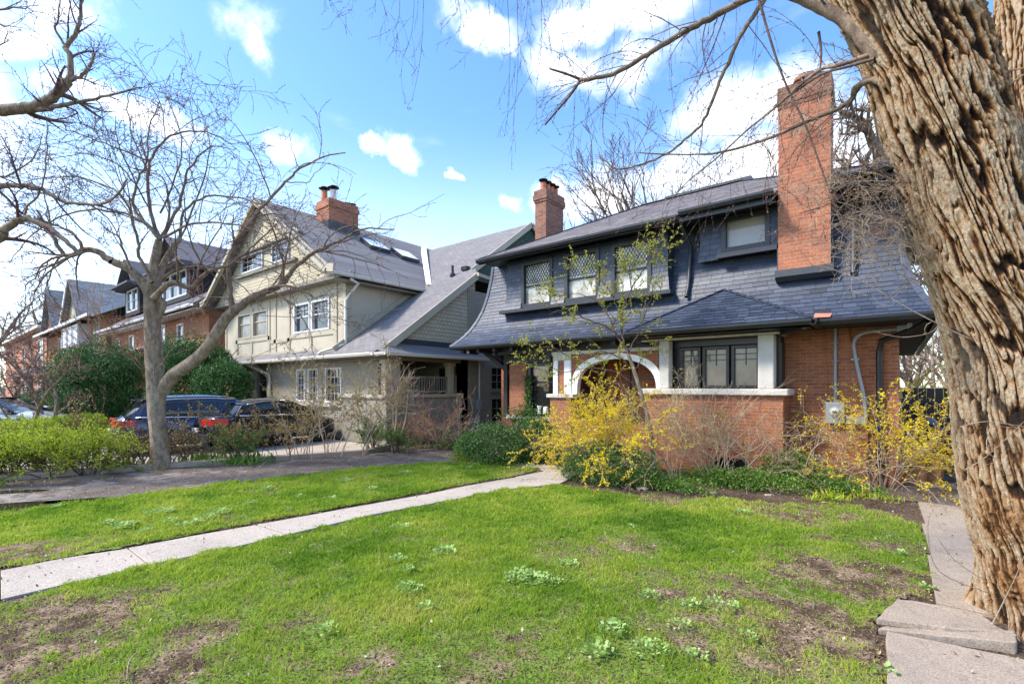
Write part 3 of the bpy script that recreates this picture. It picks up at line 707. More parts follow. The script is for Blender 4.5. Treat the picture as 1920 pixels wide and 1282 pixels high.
# --- dormer strips (shingled boxes)
def dormer(name, x0, x1, z0, z1, holes, flare=True, ysh=.0):
    yf = 10.62 + ysh; m_ = MB(); fc = Face('front', yf); wall(m_, fc, x0, x1, z0, z1, .1, holes)
    m_.box(x0, x0 + .1, yf + .1, 11.1, z0, z1); m_.box(x1 - .1, x1, yf + .1, 11.1, z0, z1)
    # shingle courses, skipping the windows
    segs = [x0] + [v for h in sorted(holes) for v in (h[0], h[1])] + [x1]
    for a, b_ in zip(segs[0::2], segs[1::2]):
        pr = [(yf - .10, z0), (yf - .045, z0 + .18), (yf - .012, z0 + .4), (yf - .006, z1)] if flare else [(yf - .008, z0), (yf - .006, z1)]
        fl = (.06 if a == x0 else 0), (.06 if b_ == x1 else 0)
        shingles(m_, pr, lambda s: a - fl[0] * max(0, 1 - s / .4) + (.0), lambda s: b_ + fl[1] * max(0, 1 - s / .4), .115, .17, .012, sgn=-1)
    for h in holes:
        for zz0, zz1 in ((z0, h[2]), (h[3], z1)):
            if zz1 - zz0 > .1: shingles(m_, [(yf - .008, zz0), (yf - .006, zz1)], lambda s: h[0], lambda s: h[1], .115, .17, .012, sgn=-1)
    shingles(m_, [(x1 + .01, z0), (x1 + .008, z1)], lambda s: yf, lambda s: 11.0, .115, .17, .012, along='y', sgn=1)
    d = m_.build('dormer', M_slate, H); return d, fc
hs_ = [(-8.16, -7.15, 3.97, 5.22), (-6.74, -5.76, 3.97, 5.22), (-5.40, -4.42, 3.97, 5.22)]
D, fc = dormer('left', -8.72, -4.02, 3.95, 5.34, hs_)
b = MB(); b.box(-8.86, -3.9, 10.42, 10.95, 3.86, 3.945); b.build('dormer_ledge', M_char, H)
for h in hs_:
    window(H, fc, h[0] - .02, h[1] + .02, h[2] + .0, h[3] + .02, M_char, M_curt, fw=.10, depth=.1, out_=.05, sash=.47, top=.5, lat=True)
h = (-2.90, -1.98, 4.62, 5.36)
D2, fc2 = dormer('right', -3.34, -1.80, 4.50, 5.42, [h], False, .1)
b = MB(); b.box(-2.97, -1.80, 10.6, 10.9, 4.50, 4.60); b.build('dormer_ledge', M_char, H)
window(H, fc2, h[0], h[1], h[2], h[3], M_char, M_frost, fw=.09, depth=.1, out_=.05)
# --- upper roof
UE, UZ = 10.12, 5.42
UX0, UX1 = -9.4, .42; RX0, RX1, RY, RZ = -6.2, -3.3, 14.2, 7.42
b = MB(); RBX = 18.5
rz_ = lambda y: UZ + (y - UE) * (RZ - UZ) / (RY - UE)
b.add([(UX0, UE, UZ), (-1.84, UE, UZ), (-1.84, 12.59, rz_(12.59)), (RX1, RY, RZ), (RX0, RY, RZ)], [(0, 1, 2, 3, 4)], .4); b.add([(-1.84, 10.9, rz_(10.9)), (-.925, 10.9, rz_(10.9)), (-.925, 11.6, rz_(11.6)), (-1.84, 12.59, rz_(12.59))], [(0, 1, 2, 3)], .4)
b.add([(-.925, UE, UZ), (UX1, UE, UZ), (-.925, 11.6, rz_(11.6))], [(0, 1, 2)], .4)
b.add([(UX0, RBX, UZ), (UX0, UE, UZ), (RX0, RY, RZ)], [(0, 1, 2)], .4); b.add([(UX1, RBX, UZ), (UX1, UE, UZ), (RX1, RY, RZ)], [(0, 1, 2)], .4)
b.add([(UX0, RBX, UZ), (UX1, RBX, UZ), (RX1, RY, RZ), (RX0, RY, RZ)], [(0, 1, 2, 3)], .4)
SL = math.hypot(RY - UE, RZ - UZ)
shingles(b, [(UE - .03, UZ + .0), (RY, RZ)], lambda s: UX0 + (RX0 - UX0) * s / SL, lambda s: UX1 + (RX1 - UX1) * s / SL, .14, .30, .008, sgn=-1, skip=lambda a, b_, y: b_ > -1.84 and a < -.925 and y < 10.95)
SLs = math.hypot(RX1 - UX1, RZ - UZ)
shingles(b, [(UX1 + .03, UZ), (RX1, RZ)], lambda s: UE + (RY - UE) * s / SLs, lambda s: RBX + (RY - RBX) * s / SLs, .14, .3, .008, along='y', sgn=1)
b.build('upper_roof', M_asphalt, H)
b = MB()
for p, q in (((RX0, RY, RZ), (RX1, RY, RZ)), ((UX0, UE, UZ), (RX0, RY, RZ)), ((UX1, UE, UZ), (RX1, RY, RZ))): b.bar(tuple(np.array(p) + [0, 0, .012]), tuple(np.array(q) + [0, 0, .012]), .2, .02)
b.box(-5.5, -3.1, RY + .05, RY + .5, RZ - .05, RZ + .13); b.build('ridge_cap', M_char, H)
b = MB(); b.box(UX0 + .03, -1.84, UE + .05, 11.3, UZ - .05, UZ - .02); b.box(-.925, UX1 - .03, UE + .05, 11.3, UZ - .05, UZ - .02); b.box(XR + .0, UX1 - .05, 11.3, RBX, UZ - .05, UZ - .02); b.box(UX0 + .03, XL, 11.3, RBX, UZ - .05, UZ - .02); b.box(UX0 + .02, -1.84, UE + .02, UE + .045, UZ - .14, UZ - .01); b.box(-.925, UX1 - .02, UE + .02, UE + .045, UZ - .14, UZ - .01); b.build('upper_soffit', M_black, H)
b = MB(); gutter(b, [(UX0, UE + .02, UZ - .11), (-3.62, UE + .02, UZ - .11)]); gutter(b, [(-3.58, UE + .0, UZ - .04), (-1.8, UE + .0, UZ - .04)]); gutter(b, [(-.90, UE, UZ - .06), (UX1 + .1, UE, UZ - .06)]); gutter(b, [(UX1, UE, UZ - .06), (UX1, RBX, UZ - .06)]); b.build('upper_gutter', M_black, H)
def pipe(name, pts, r, m, parent, bands=(), sides=10, sub=1):
    b = MB(); g_ = Grow(); g_.path(pts, r, r, 0, dict(k=[0]), sub=6) if sub > 1 else g_.segs.append((np.array(pts, float), np.full(len(pts), r), 0))
    tubes(b, [(p, r_) for p, r_, l in g_.segs], sides, .5)
    for p in bands: b.box(p[0] - r * 2.1, p[0] + r * 2.1, p[1] - r * .9, p[1] + r * 1.1, p[2] - .014, p[2] + .014)
    return b.build(name, m, parent, smooth=True)
pipe('downpipe', [(-3.6, 10.2, 5.32), (-3.6, 10.3, 5.2), (-3.6, 10.86, 4.95), (-3.6, 10.8, 4.5), (-3.6, 10.7, 4.0), (-3.6, 10.56, 3.75)], .04, M_char, H)
pipe('downpipe', [(-.62, 10.92, 5.3), (-.62, 10.86, 4.9), (-.62, 10.78, 4.4), (-.62, 10.70, 4.0), (-.62, 10.66, 3.85)], .05, M_char, H)
pipe('downpipe', [(LE1 - .1, 10.3, 2.86), (.2, 10.5, 2.75), (-.22, 10.88, 2.62), (-.25, 10.9, 2.4), (-.25, 10.9, 0.05)], .05, M_black, H)
pipe('downpipe', [(-9.6, 11.3, 2.85), (-9.5, 11.35, 2.6), (-9.1, 11.4, 2.5), (-9.0, 11.4, 2.3)], .045, M_black, H)
# --- small hipped roof over the bay
ap = (-2.86, 10.74, 3.84); c0, c1 = (-4.66, 9.80, 2.99), (-1.16, 9.80, 2.99)
b = MB(); b.add([c0, c1, ap], [(0, 1, 2)], .4); b.add([c1, (-1.16, 10.75, 2.99), ap], [(0, 1, 2)], .4); b.add([c0, (-4.66, 10.75, 2.99), ap], [(0, 1, 2)], .4)
L_ = math.hypot(ap[1] - c0[1], ap[2] - c0[2])
shingles(b, [(c0[1] - .02, c0[2]), (ap[1], ap[2])], lambda s: c0[0] + (ap[0] - c0[0]) * s / L_, lambda s: c1[0] + (ap[0] - c1[0]) * s / L_, .10, .235, .015, sgn=-1)
for cc in (c0, c1):
    for k in range(11):
        t0, t1 = k / 11, (k + 1.15) / 11; p = np.array(cc) * (1 - t0) + np.array(ap) * t0; q = np.array(cc) * (1 - t1) + np.array(ap) * t1
        b.bar(tuple(p + [0, 0, .03]), tuple(q + [0, 0, .012]), .11, .016, a=.5)
b.build('bay_roof', M_slate, H)
b = MB(); b.box(-4.6, -1.22, 9.86, 10.7, 2.86, 2.90); b.box(-4.6, -1.22, 9.86, 9.9, 2.86, 2.985); b.box(-1.26, -1.22, 9.9, 10.7, 2.87, 2.98)
b.bar((-1.75, 10.4, 2.82), (-1.3, 9.95, 2.86), .08, .08); gutter(b, [(-4.68, 9.86, 2.88), (-1.16, 9.86, 2.88)]); gutter(b, [(-1.20, 9.76, 2.88), (-1.20, 10.2, 2.88)]); b.build('bay_soffit', M_black, H)
b = MB(); b.add([(-1.16, 10.0, 3.02), (-.92, 10.08, 3.02), (-.9, 10.2, 3.1), (-1.16, 10.2, 3.12)], [(0, 1, 2, 3)]); b.build('copper_flashing', M_copper, H)
# --- chimneys
def chim(name, x0, x1, y0, y1, z0, z1, m, label=None, cap=.5, corb=.04):
    b = MB(); zc = z1 - cap; b.box(x0, x1, y0, y1, z0, zc); o = b.build('chimney', m, H); b = MB()
    for k, (e, h_) in enumerate(((corb * .6, .075), (corb * 1.2, .15), (corb * .7, cap - .225))): b.box(x0 - e, x1 + e, y0 - e, y1 + e, zc, zc + h_ - .001); zc += h_
    b.build('corbelled_top', M_brickold, o)
    if label: o['label'] = label
    return o
c = chim('c', -1.81, -.952, 10.55, 11.05, 3.98, 7.60, M_brickch, 'tall plain brick chimney stack rising in front of the mansard, bare vines on it', .42, .02)
b = MB(); b.prism([(-1.86, 10.51, 4.05), (-1.86, 10.50, 3.92), (-1.86, 10.60, 3.84), (-1.86, 10.9, 3.84), (-1.86, 10.9, 4.05)], (.96, 0, 0)); b.box(-1.84, -1.812, 10.6, 11., 4.05, 5.4); b.box(-.95, -.925, 10.6, 11., 4.05, 5.4); b.build('base_flashing', M_char, c)
b = MB(); b.lathe((-1.38, 10.8, 7.6), [(.16, 0), (.16, .08), (.22, .10), (.2, .18), (.02, .22)], 14); b.build('chimney_cowl', M_brickold, c)
b = MB()
for x, y, z in ((-1.15, 10.58, 7.62), (-1.3, 10.7, 7.66)): b.prism([(x - .25, y, z - .05), (x + .16, y, z - .03), (x + .18, y, z + .02), (x - .2, y, z + .1)], (0, .3, 0))
b.build('chimney_cap', M_char, c)
c = chim('c', -9.02, -8.6, 12.4, 13.4, 5.2, 8.02, M_brickold, 'sooty brick chimney with four pots on the left side of the roof', .38, .045)
for i in range(4):
    y = 12.55 + i * .23; z0 = 8.02
    b = MB(); b.lathe((-8.81, y, z0), [(.1, 0), (.105, .05), (.09, .1), (.09, .24), (.10, .26)], 12); pt = b.build('chimney_pot', M_terra, c)
    b = MB(); b.lathe((-8.81, y, z0 + .26), [(.03, 0), (.03, .06), (.14, .08), (.15, .10), (.02, .14)], 14); b.build('pot_cowl', M_black, pt)
b = MB(); b.box(-9.6, -9.2, 13.6, 14.0, 5.2, 6.75); c = b.build('chimney', M_seal, H); c['label'] = 'short pale chimney with one pot behind the sooty stack'
b = MB(); b.lathe((-9.4, 13.8, 6.75), [(.12, 0), (.12, .28), (.13, .3), (.13, .33)], 12); p = b.build('chimney_pot', M_terra, c)
b = MB(); b.lathe((-9.4, 13.8, 7.08), [(.04, 0), (.04, .08), (.17, .1), (.03, .16)], 12); b.build('pot_cowl', M_black, p)
# --- electric service on the wall
e = thing('electric_meter', 'grey electric meter box with round dial on the brick wall', 'electric meter', (-1.1, 10.97, 1.45))
b = MB(); b.box(-1.06, -.76, 10.80, 10.925, 1.10, 1.50); b.build('meter_box', M_metal, e, bevel=.01)
b = MB(); an = [(.0, .0), (.085, 0), (.085, .05), (.07, .09), (.0, .095)]
bb = MB(); bb.lathe((0, 0, 0), [(.088, 0), (.088, .05), (.07, .09), (.01, .095)], 20); V = np.vstack(bb.V); V = np.stack([V[:, 0] - .91, 10.80 - V[:, 2], V[:, 1] + 1.32], 1)
d = MB(); d.add(V, np.vstack(bb.F), .5); d.build('dial', simple('meter_glass', (.5, .52, .52), .15, .05), e, smooth=True)
b = MB(); b.box(-.945, -.875, 10.69, 10.702, 1.315, 1.34); b.build('display', M_black, e)
b = MB(); b.box(-.74, -.42, 10.83, 10.925, 1.10, 1.24); b.build('junction_box', M_metal, e, bevel=.01)
pipe('conduit', [(-.91, 10.88, 1.5), (-.91, 10.88, 2.2), (-.91, 10.88, 2.9)], .028, M_grey, e, [(-.91, 10.88, 1.75), (-.91, 10.88, 2.28), (-.91, 10.88, 2.62)])
e = thing('service_conduit', 'curved grey cable conduit bending over the brick wall by the corner', 'conduit', (-.5, 10.93, 1.2))
b = MB(); g_ = Grow(); g_.path([(-.44, 10.82, 1.24), (-.47, 10.82, 1.6), (-.56, 10.82, 2.1), (-.62, 10.82, 2.5), (-.60, 10.82, 2.66), (-.5, 10.82, 2.76), (-.34, 10.82, 2.79), (-.05, 10.82, 2.80), (.05, 10.80, 2.80)], .032, .032, 0, dict(k=[0]))
tubes(b, [(p, r_) for p, r_, l in g_.segs], 10, .5); b.build('conduit', M_grey, e, smooth=True)
b = MB(); b.box(.0, .13, 10.74, 10.86, 2.74, 2.86); b.build('elbow', M_grey, e)
b = MB()
for x, z in ((-.47, 1.6), (-.6, 2.3), (-.2, 2.79)): b.box(x - .06, x + .06, 10.84, 10.93, z - .012, z + .012)
b.build('straps', M_metal, e)
o = setp(MB().box(.13, .20, 10.5, 10.6, 2.77, 2.87).build('camera_box', M_grey, bevel=.01), 'small grey sensor box fixed under the black eave at the corner', 'sensor')
b = MB(); b.lathe((-10.2, 10.35, 2.78), [(.02, .1), (.05, .06), (.055, 0), (.0, -.01)], 12); b.lathe((-10.0, 10.35, 2.78), [(.02, .1), (.05, .06), (.055, 0), (.0, -.01)], 12); b.box(-10.22, -9.98, 10.34, 10.36, 2.85, 2.9)
setp(b.build('flood_light', M_metal), 'twin security flood lights under the left end of the black eave', 'light')
# things seen in the left window
vz = simple('white_glaze', (.75, .74, .72), .3, .04)
for nm, x, prof, lb in (('vase', -7.80, [(.0, 0), (.07, 0), (.05, .06), (.04, .14), (.06, .2), (.07, .24), (.065, .24)], 'slim white waisted vase on the window ledge left of the arch'),
                    ('vase', -7.58, [(.0, 0), (.08, 0), (.085, .05), (.07, .2), (.06, .22), (.055, .2)], 'broad white ribbed vase on the window ledge nearest the arch')):
    b = MB(); b.lathe((x, 10.925, 1.017), prof, 18); setp(b.build(nm, vz, smooth=True), lb, 'vase')
# ================================================================ NEIGHBOURING HOUSES
M_pbrick = brick('painted_brick', (.32, .295, .235), (.28, .255, .20), (.19, .175, .14), stain=(.2, .18, .15), stains=.35, bs=.7, rough=.6)
def f_side(t, m, c0=(.52, .46, .33), c1=(.45, .395, .28), ex=.13):
    v, oc = wallvec(t)
    b = t.n('TexBrick', {'Vector': v, 'Color1': c0 + (1,), 'Color2': c1 + (1,), 'Mortar': tuple(x * .42 for x in c0) + (1,), 'Scale': 1.0, 'Mortar Size': .008, 'Mortar Smooth': .6, 'Brick Width': .16, 'Row Height': ex})
    n = t.noise(oc, 1.5, 7, .6)[0]; c = t.mix(t.m('MULTIPLY', t.ss(n, .45, .7), .25), b.outputs[0], tuple(x * .65 for x in c0))
    fr = t.m('FRACT', t.m('DIVIDE', t.n('SeparateXYZ', {0: oc}).outputs[2], ex))
    out(t, pbr(t, c, .75, t.m('SUBTRACT', t.m('SUBTRACT', 1, fr), b.outputs[1]), .6, .02, .3))
M_bshing = mat('beige_wall_shingle', f_side)
M_gshing = mat('green_wall_shingle', lambda t, m: f_side(t, m, (.045, .085, .06), (.035, .07, .05)))
M_dshing = mat('dark_wall_shingle', lambda t, m: f_side(t, m, (.035, .034, .04), (.028, .027, .03)))
M_bstuc = simple('beige_stucco', (.46, .415, .32), .85, .1, 1.2)
M_btrim = simple('beige_trim', (.42, .37, .275), .6, .08, 3)
M_bdark = simple('taupe_trim', (.21, .19, .155), .6, .12)
M_cream = simple('cream_metal', (.62, .59, .52), .4, .06)
M_pwhite = simple('window_white', (.62, .63, .66), .5, .05)
def f_roof(t, m, c0=(.25, .235, .235), c1=(.19, .178, .18), ex=.14, wd=.3):
    v, oc = wallvec(t, 1.7)
    b = t.n('TexBrick', {'Vector': v, 'Color1': c0 + (1,), 'Color2': c1 + (1,), 'Mortar': tuple(x * .45 for x in c1) + (1,), 'Scale': 1.0, 'Mortar Size': .007, 'Mortar Smooth': .5, 'Brick Width': wd, 'Row Height': ex})
    n = t.noise(oc, .7, 7, .6)[0]; n2 = t.noise(oc, 50, 3, .7)[0]
    c = t.mix(t.m('MULTIPLY', t.ss(n, .4, .7), .3), b.outputs[0], tuple(x * .8 for x in c1))
    c = t.mix(.6, c, t.mix(t.ss(n2, .3, .7), (.35, .35, .35), (.65, .65, .65)), 'OVERLAY')
    out(t, pbr(t, c, .92, t.m('SUBTRACT', t.m('MULTIPLY', n2, .5), b.outputs[1]), .5, .012, .2))
M_roof = mat('grey_roof_shingle', f_roof)
M_roof2 = mat('weathered_roof_slate', lambda t, m: f_roof(t, m, (.27, .27, .28), (.17, .175, .185), .26, .5))
M_roof3 = mat('dark_roof_slate', lambda t, m: f_roof(t, m, (.16, .15, .165), (.12, .115, .13), .2, .35))
M_sky = simple('skylight_glass', (.75, .77, .8), .08, .03)
def poly(mb, pts, th=(0, 0, -.1), a=None): mb.prism(pts, th, a)
N = thing('beige_house', 'beige half timbered house with grey gable roof and deep side porch', 'house', (-18, 10, 0))
FX0, FX1, FY, SX = -24.8, -14.65, 9.2, -12.1
AX, AZ = -19.8, 9.15; RYB = 17.1
FN = Face('front', FY); FS = Face('side', SX)
up_win = [(-18.22, -17.02, 3.82, 4.95), (-16.90, -15.68, 3.82, 4.95), (-23.4, -22.0, 3.9, 5.02), (-21.85, -20.44, 3.9, 5.02)]
# ground floor: painted brick
low = [(-22.6, -21.95, 1.0, 2.45), (-21.4, -20.5, 1.0, 2.5), (-18.05, -17.4, 1.22, 2.46), (-17.2, -16.5, 1.22, 2.46), (-16.0, -14.95, 1.22, 2.46)]
b = MB(); wall(b, FN, FX0, FX1, -.1, 2.9, .3, low); b.box(FX1 - .3, FX1, FY + .3, 12.3, -.1, 2.9); b.box(FX1, SX, 12.2, 12.5, -.1, 2.8)
wall(b, FS, 12.5, 24, -.1, 5.3, .3, [(13.75, 14.6, 1.66, 2.55), (13.75, 14.6, .2, 1.35)]); b.box(SX - .3, SX, 12.2, 12.5, -.1, 2.8)
b.box(FX1, -12.85, FY, FY + .3, 1.42, 2.84); b.box(FX1 + .1, SX, FY - .25, FY, -.1, 1.42); b.box(SX - .25, SX, FY, 12.2, -.1, 1.42); b.build('painted_brick_wall', M_pbrick, N)
b = MB(); b.box(FX1, SX + .07, FY - .32, FY + .0, 1.425, 1.54); b.box(SX - .32, SX + .07, FY, 12.2, 1.425, 1.54); b.build('porch_coping', M_btrim, N, bevel=.02)
b = MB(); b.box(FX1, SX - .25, FY, 12.2, 1.2, 1.3); b.build('porch_floor', M_bdark, N)
for nm, x, y in (('a', SX - .17, FY - .12), ('b', SX - .17, FY + .22), ('c', SX - .17, 11.75)):
    b = MB(); b.box(x - .11, x + .11, y - .11, y + .11, 1.54, 2.62); b.box(x - .15, x + .15, y - .15, y + .15, 2.5, 2.62); b.build('porch_column', M_btrim, N, bevel=.01)
b = MB(); b.box(SX - .2, SX - .14, FY + .3, 12.1, 2.13 - .06, 2.13); b.box(SX - .2, SX - .14, FY + .3, 12.1, 1.6, 1.65)
for y in np.arange(FY + .4, 12.1, .11): b.box(SX - .185, SX - .155, y, y + .03, 1.65, 2.07)
b.box(SX - .22, SX - .12, 11.95, 12.05, 1.54, 2.2); b.build('porch_railing', M_bdark, N)
b = MB(); b.box(FX1, SX, FY - .2, FY - .02, 2.62, 2.84); b.box(SX - .25, SX - .05, FY, 12.5, 2.62, 2.84); b.box(FX1, SX, FY, 12.5, 2.84, 2.9); b.build('porch_beam', M_bdark, N)
b = MB(); b.box(-13.2, -12.5, 12.12, 12.2, 1.3, 2.45); b.build('porch_door', M_black, N)
# ground floor windows
for i, h in enumerate(low[:2]): window(N, FN, *h, M_bdark, M_glass, fw=.06, sash=.7, sill=.1)
for h in low[2:]: window(N, FN, *h, M_pwhite, M_glass, fw=.06, grid=(3, 4) if h[1] - h[0] < .8 else (4, 4), mw=.018)
b = MB(); FN.box(b, -18.3, -14.6, -.1, .0, 1.08, 1.2); b.build('window_sill', M_btrim, N); b = MB(); FN.box(b, -22.9, -20.2, -.06, .0, .86, .98); b.build('window_sill', M_btrim, N); b = MB(); FN.box(b, -22.75, -22.62, -.05, 0, .98, 2.6); FN.box(b, -21.9, -21.45, -.05, 0, .98, 2.6); FN.box(b, -20.46, -20.2, -.05, 0, .98, 2.6); b.build('window_surround', M_btrim, N)
for h in ((13.75, 14.6, 1.66, 2.55), (13.75, 14.6, .2, 1.35)): window(N, FS, *h, M_bdark, M_glass, fw=.05, grid=(2, 3), mw=.09 if 0 else .03, sill=.09)
# upper floor
b = MB(); wall(b, FN, FX0, FX1, 2.9, 5.75, .3, up_win); b.box(FX1 - .3, FX1, FY + .3, RYB, 2.9, 5.6); b.box(FX0, FX0 + .3, FY + .3, RYB, -.1, 5.6)
b.build('stucco_wall', M_bstuc, N)
b = MB()
for x0, x1, z0, z1 in ((FX0, FX0 + .16, 3.2, 5.6), (FX1 - .2, FX1 + .012, 3.2, 5.6), (-19.9, -19.7, 3.2, 5.6), (-18.75, -18.55, 3.2, 5.6), (FX0, FX1, 3.70, 3.81) if 0 else (-23.6, -20.2, 3.72, 3.89), (-18.5, -15.4, 3.64, 3.81), (-20.2, -18.5, 3.55, 3.7),
                       (-22.1, -21.9, 3.2, 3.7), (-17.1, -16.9, 3.2, 3.62), (-15.4, -15.2, 3.2, 5.6), (-23.6, -23.42, 3.2, 5.6), (-20.42, -20.25, 3.2, 5.6), (-17.02, -16.90, 3.82, 5.2), (-22.0, -21.85, 3.9, 5.2), (FX0, FX1, 3.12, 3.2)):
    FN.box(b, x0, x1, -.035, -.001, z0, z1)
for y0, y1, z0, z1 in ((FY, FY + .18, 3.0, 5.5), (10.6, 10.75, 3.6, 5.4), (FY + .18, 12.5, 3.9, 4.02)): b.box(FX1 + .001, FX1 + .03, y0, y1, z0, z1)
b.build('half_timber_trim', M_btrim, N)
for h in up_win[:2]: window(N, FN, *h, M_pwhite, M_glass, fw=.07, sash=.55, top=.58, grid=(4, 3), mw=.016, out_=.05)
for h in up_win[2:]: window(N, FN, *h, M_btrim, M_blind, fw=.07, sash=.6, out_=.05)
# flared shingled gable
GY = 8.86
rz = lambda x: AZ - abs(x - AX) * .66
gw = [(-22.1, -20.1, 6.62, 7.36), (-19.3, -17.9, 6.62, 7.36)]
b = MB(); b.prism([(-25.1, GY, 5.55), (-14.35, GY, 5.55), (-14.6, GY, rz(-14.6) - .15), (AX, GY, AZ - .25), (-25.0, GY, rz(-25.0) - .15)], (0, .28, 0)); 
b.prism([(-23.0, GY - .16, 7.46), (-17.0, GY - .16, 7.46), (AX, GY - .16, 8.95)], (0, .158, 0))
b.box(-25.1, -14.35, GY + .28, FY + .3, 5.55, 5.7); b.build('gable_shingle', M_bshing, N)
b = MB(); b.box(-22.6, -17.3, GY - .13, GY - .001, 6.46, 6.56); b.box(-23.1, -16.9, GY - .2, GY - .0, 7.38, 7.455); b.box(-25.1, -14.3, GY - .06, FY + .02, 5.44, 5.548); b.build('gable_trim', M_bdark, N)
FG = Face('front', GY - .02)
for h in gw: window(N, FG, *h, M_pwhite, M_glass, fw=.06, depth=.015, out_=.05, grid=(4, 3), mw=.02)
# barge boards
b = MB()
for s_ in (-1, 1):
    for off_, w_, y in ((0, .30, GY - .46), (.16, .14, GY - .52)):
        p = (AX, y, AZ - off_ * .3 - .02); q = (AX + s_ * 5.3, y, rz(AX + 5.3) - off_ * .3 - .02)
        b.bar(p, q, .06, w_, up=(0, 0, 1))
    b.bar((AX + s_ * 5.2, GY - .48, rz(AX + 5.2) - .02), (AX + s_ * 5.75, GY - .48, rz(AX + 5.2) - .12), .07, .26)
b.build('barge_board', M_btrim, N)
# roofs
b = MB(); ez = lambda d: AZ - d * .66
y0 = GY - .5
def slab_roof(mb, pts, th=.12): mb.prism(pts, (0, 0, -th))
slab_roof(b, [(AX, y0, AZ + .1), (-14.15, y0, ez(5.65) + .1), (-14.15, 14.6, ez(5.65) + .1), (AX, 22.0, AZ + .1)])
slab_roof(b, [(AX - .002, y0, AZ + .1), (AX - .002, 26, AZ + .1), (-25.45, 26, ez(5.65) + .1), (-25.45, y0, ez(5.65) + .1)])
cz = lambda y: 2.86 + (y - 8.6) * .725          # cat slide
slab_roof(b, [(FX1 + .002, 8.6, cz(8.6)), (SX - .1, 8.6, cz(8.6)), (SX + .18, 9.3, cz(9.3)), (SX + .18, 12.35, cz(12.35)), (FX1 + .002, 12.35, cz(12.35))])
slab_roof(b, [(-16.5, 12.352, cz(12.352)), (SX + .18, 12.352, cz(12.352)), (SX + .18, 12.8, cz(12.8)), (SX - .5, 13.4, cz(13.4)), (SX - .5, RYB, cz(RYB)), (-19.8, RYB, cz(RYB)), (-19.0, 15.8, cz(15.8))])
slab_roof(b, [(-24, RYB + .002, cz(RYB)), (SX - .5, RYB + .002, cz(RYB)), (SX - .5, 26, 3.2), (-24, 26, 3.2)])
# pent roof along the front and along the side porch
slab_roof(b, [(FX0 - .5, 8.55, 2.82), (FX1, 8.55, 2.82), (FX1, FY, 3.14), (FX0 - .5, FY, 3.14)], .06)
slab_roof(b, [(SX + .52, 8.62, 2.80), (SX + .52, 13.3, 2.80), (SX - .02, 13.3, 3.16), (SX - .02, 9.1, 3.16), (SX - .1, 8.7, 2.95)], .06)
slab_roof(b, [(-12.7, 17.1, 8.95), (-12.7, 14.9, 7.3), (-11.7, 14.9, 7.3), (-11.7, 17.1, 8.95)]) if 0 else None
b.build('roof', M_roof, N)
# side gable faces
b = MB(); b.prism([(SX - .02, 9.55, 3.2), (SX - .02, 12.9, 3.2), (SX - .02, 12.9, cz(12.9) - .14), (SX - .02, 12.3, cz(12.3) - .14), (SX - .02, 9.75, cz(9.75) - .14)], (-.2, 0, 0)); b.build('side_gable_shingle', M_bshing, N)
b = MB(); b.prism([(SX - .62, 13.0, cz(13.0) - .14), (SX - .62, 21.3, cz(13.0) - .14), (SX - .62, RYB, cz(RYB) - .14)], (-.15, 0, 0)); b.build('green_gable', M_gshing, N)
b = MB(); b.box(SX + .001, SX + .05, 9.2, 13.0, 3.12, 3.3); b.build('side_flashing', M_char, N)
b = MB()
b.bar((SX + .18, 8.75, cz(8.75) - .10), (SX + .18, 12.9, cz(12.9) - .10), .05, .22); b.bar((SX + .16, 12.75, cz(12.8) - .06), (SX + .16, 13.6, cz(12.8) - .12), .3, .12)
b.bar((SX - .5, 13.3, cz(13.3) - .06), (SX - .5, RYB, cz(RYB) - .06), .06, .22); b.bar((SX - .5, RYB, cz(RYB) - .06), (SX - .5, 19.8, cz(RYB) - 2.0), .06, .22)
b.build('rake_board', M_btrim, N); b = MB(); b.bar((FX1 + .05, 8.7, cz(8.7) + .1), (FX1 + .05, 12.2, cz(12.2) + .1), .06, .18); b.build('roof_edge_board', M_btrim, N)
b = MB(); gutter(b, [(FX0 - .5, 8.54, 2.72), (SX - .1, 8.54, 2.72)], .06); gutter(b, [(SX + .02, 8.58, 2.72), (SX + .44, 8.6, 2.72)], .05); gutter(b, [(SX + .50, 8.62, 2.71), (SX + .50, 13.3, 2.71)], .055)
gutter(b, [(-14.17, y0, ez(5.65) + .0), (-14.17, 14.2, ez(5.65) + .0)], .06); b.build('gutter', M_cream, N)
b = MB(); b.box(-14.2, FX1 + .0, y0 + .1, 14.0, 5.30, 5.34); b.box(FX0 - .4, SX + .45, 8.62, FY - .33, 2.70, 2.74); b.build('soffit', M_bdark, N)
pipe('downpipe', [(-14.1, 9.0, 5.35), (-14.1, 9.3, 5.25), (-14.55, 9.25, 4.9), (-14.56, 9.12, 4.7), (-14.56, 9.12, 3.25), (-14.56, 8.9, 3.15), (-15.3, 8.65, 2.98), (-15.4, 8.6, 2.9)], .05, M_cream, N)
pipe('downpipe', [(-21.2, 8.6, 2.74), (-21.1, 8.7, 2.66), (-20.2, 9.1, 2.3), (-20.15, 9.13, 2.2), (-20.15, 9.13, .1)], .05, M_cream, N)
pipe('cable_duct', [(SX + .05, 13.06, 2.75), (SX + .05, 13.06, 1.15), (SX + .05, 13.06, .9), (SX + .12, 12.75, .5), (SX + .12, 12.7, 0)], .04, M_metal, N)
b = MB(); b.box(SX, SX + .14, 12.93, 13.13, .95, 1.3); b.build('cable_box', M_grey, N, bevel=.01)
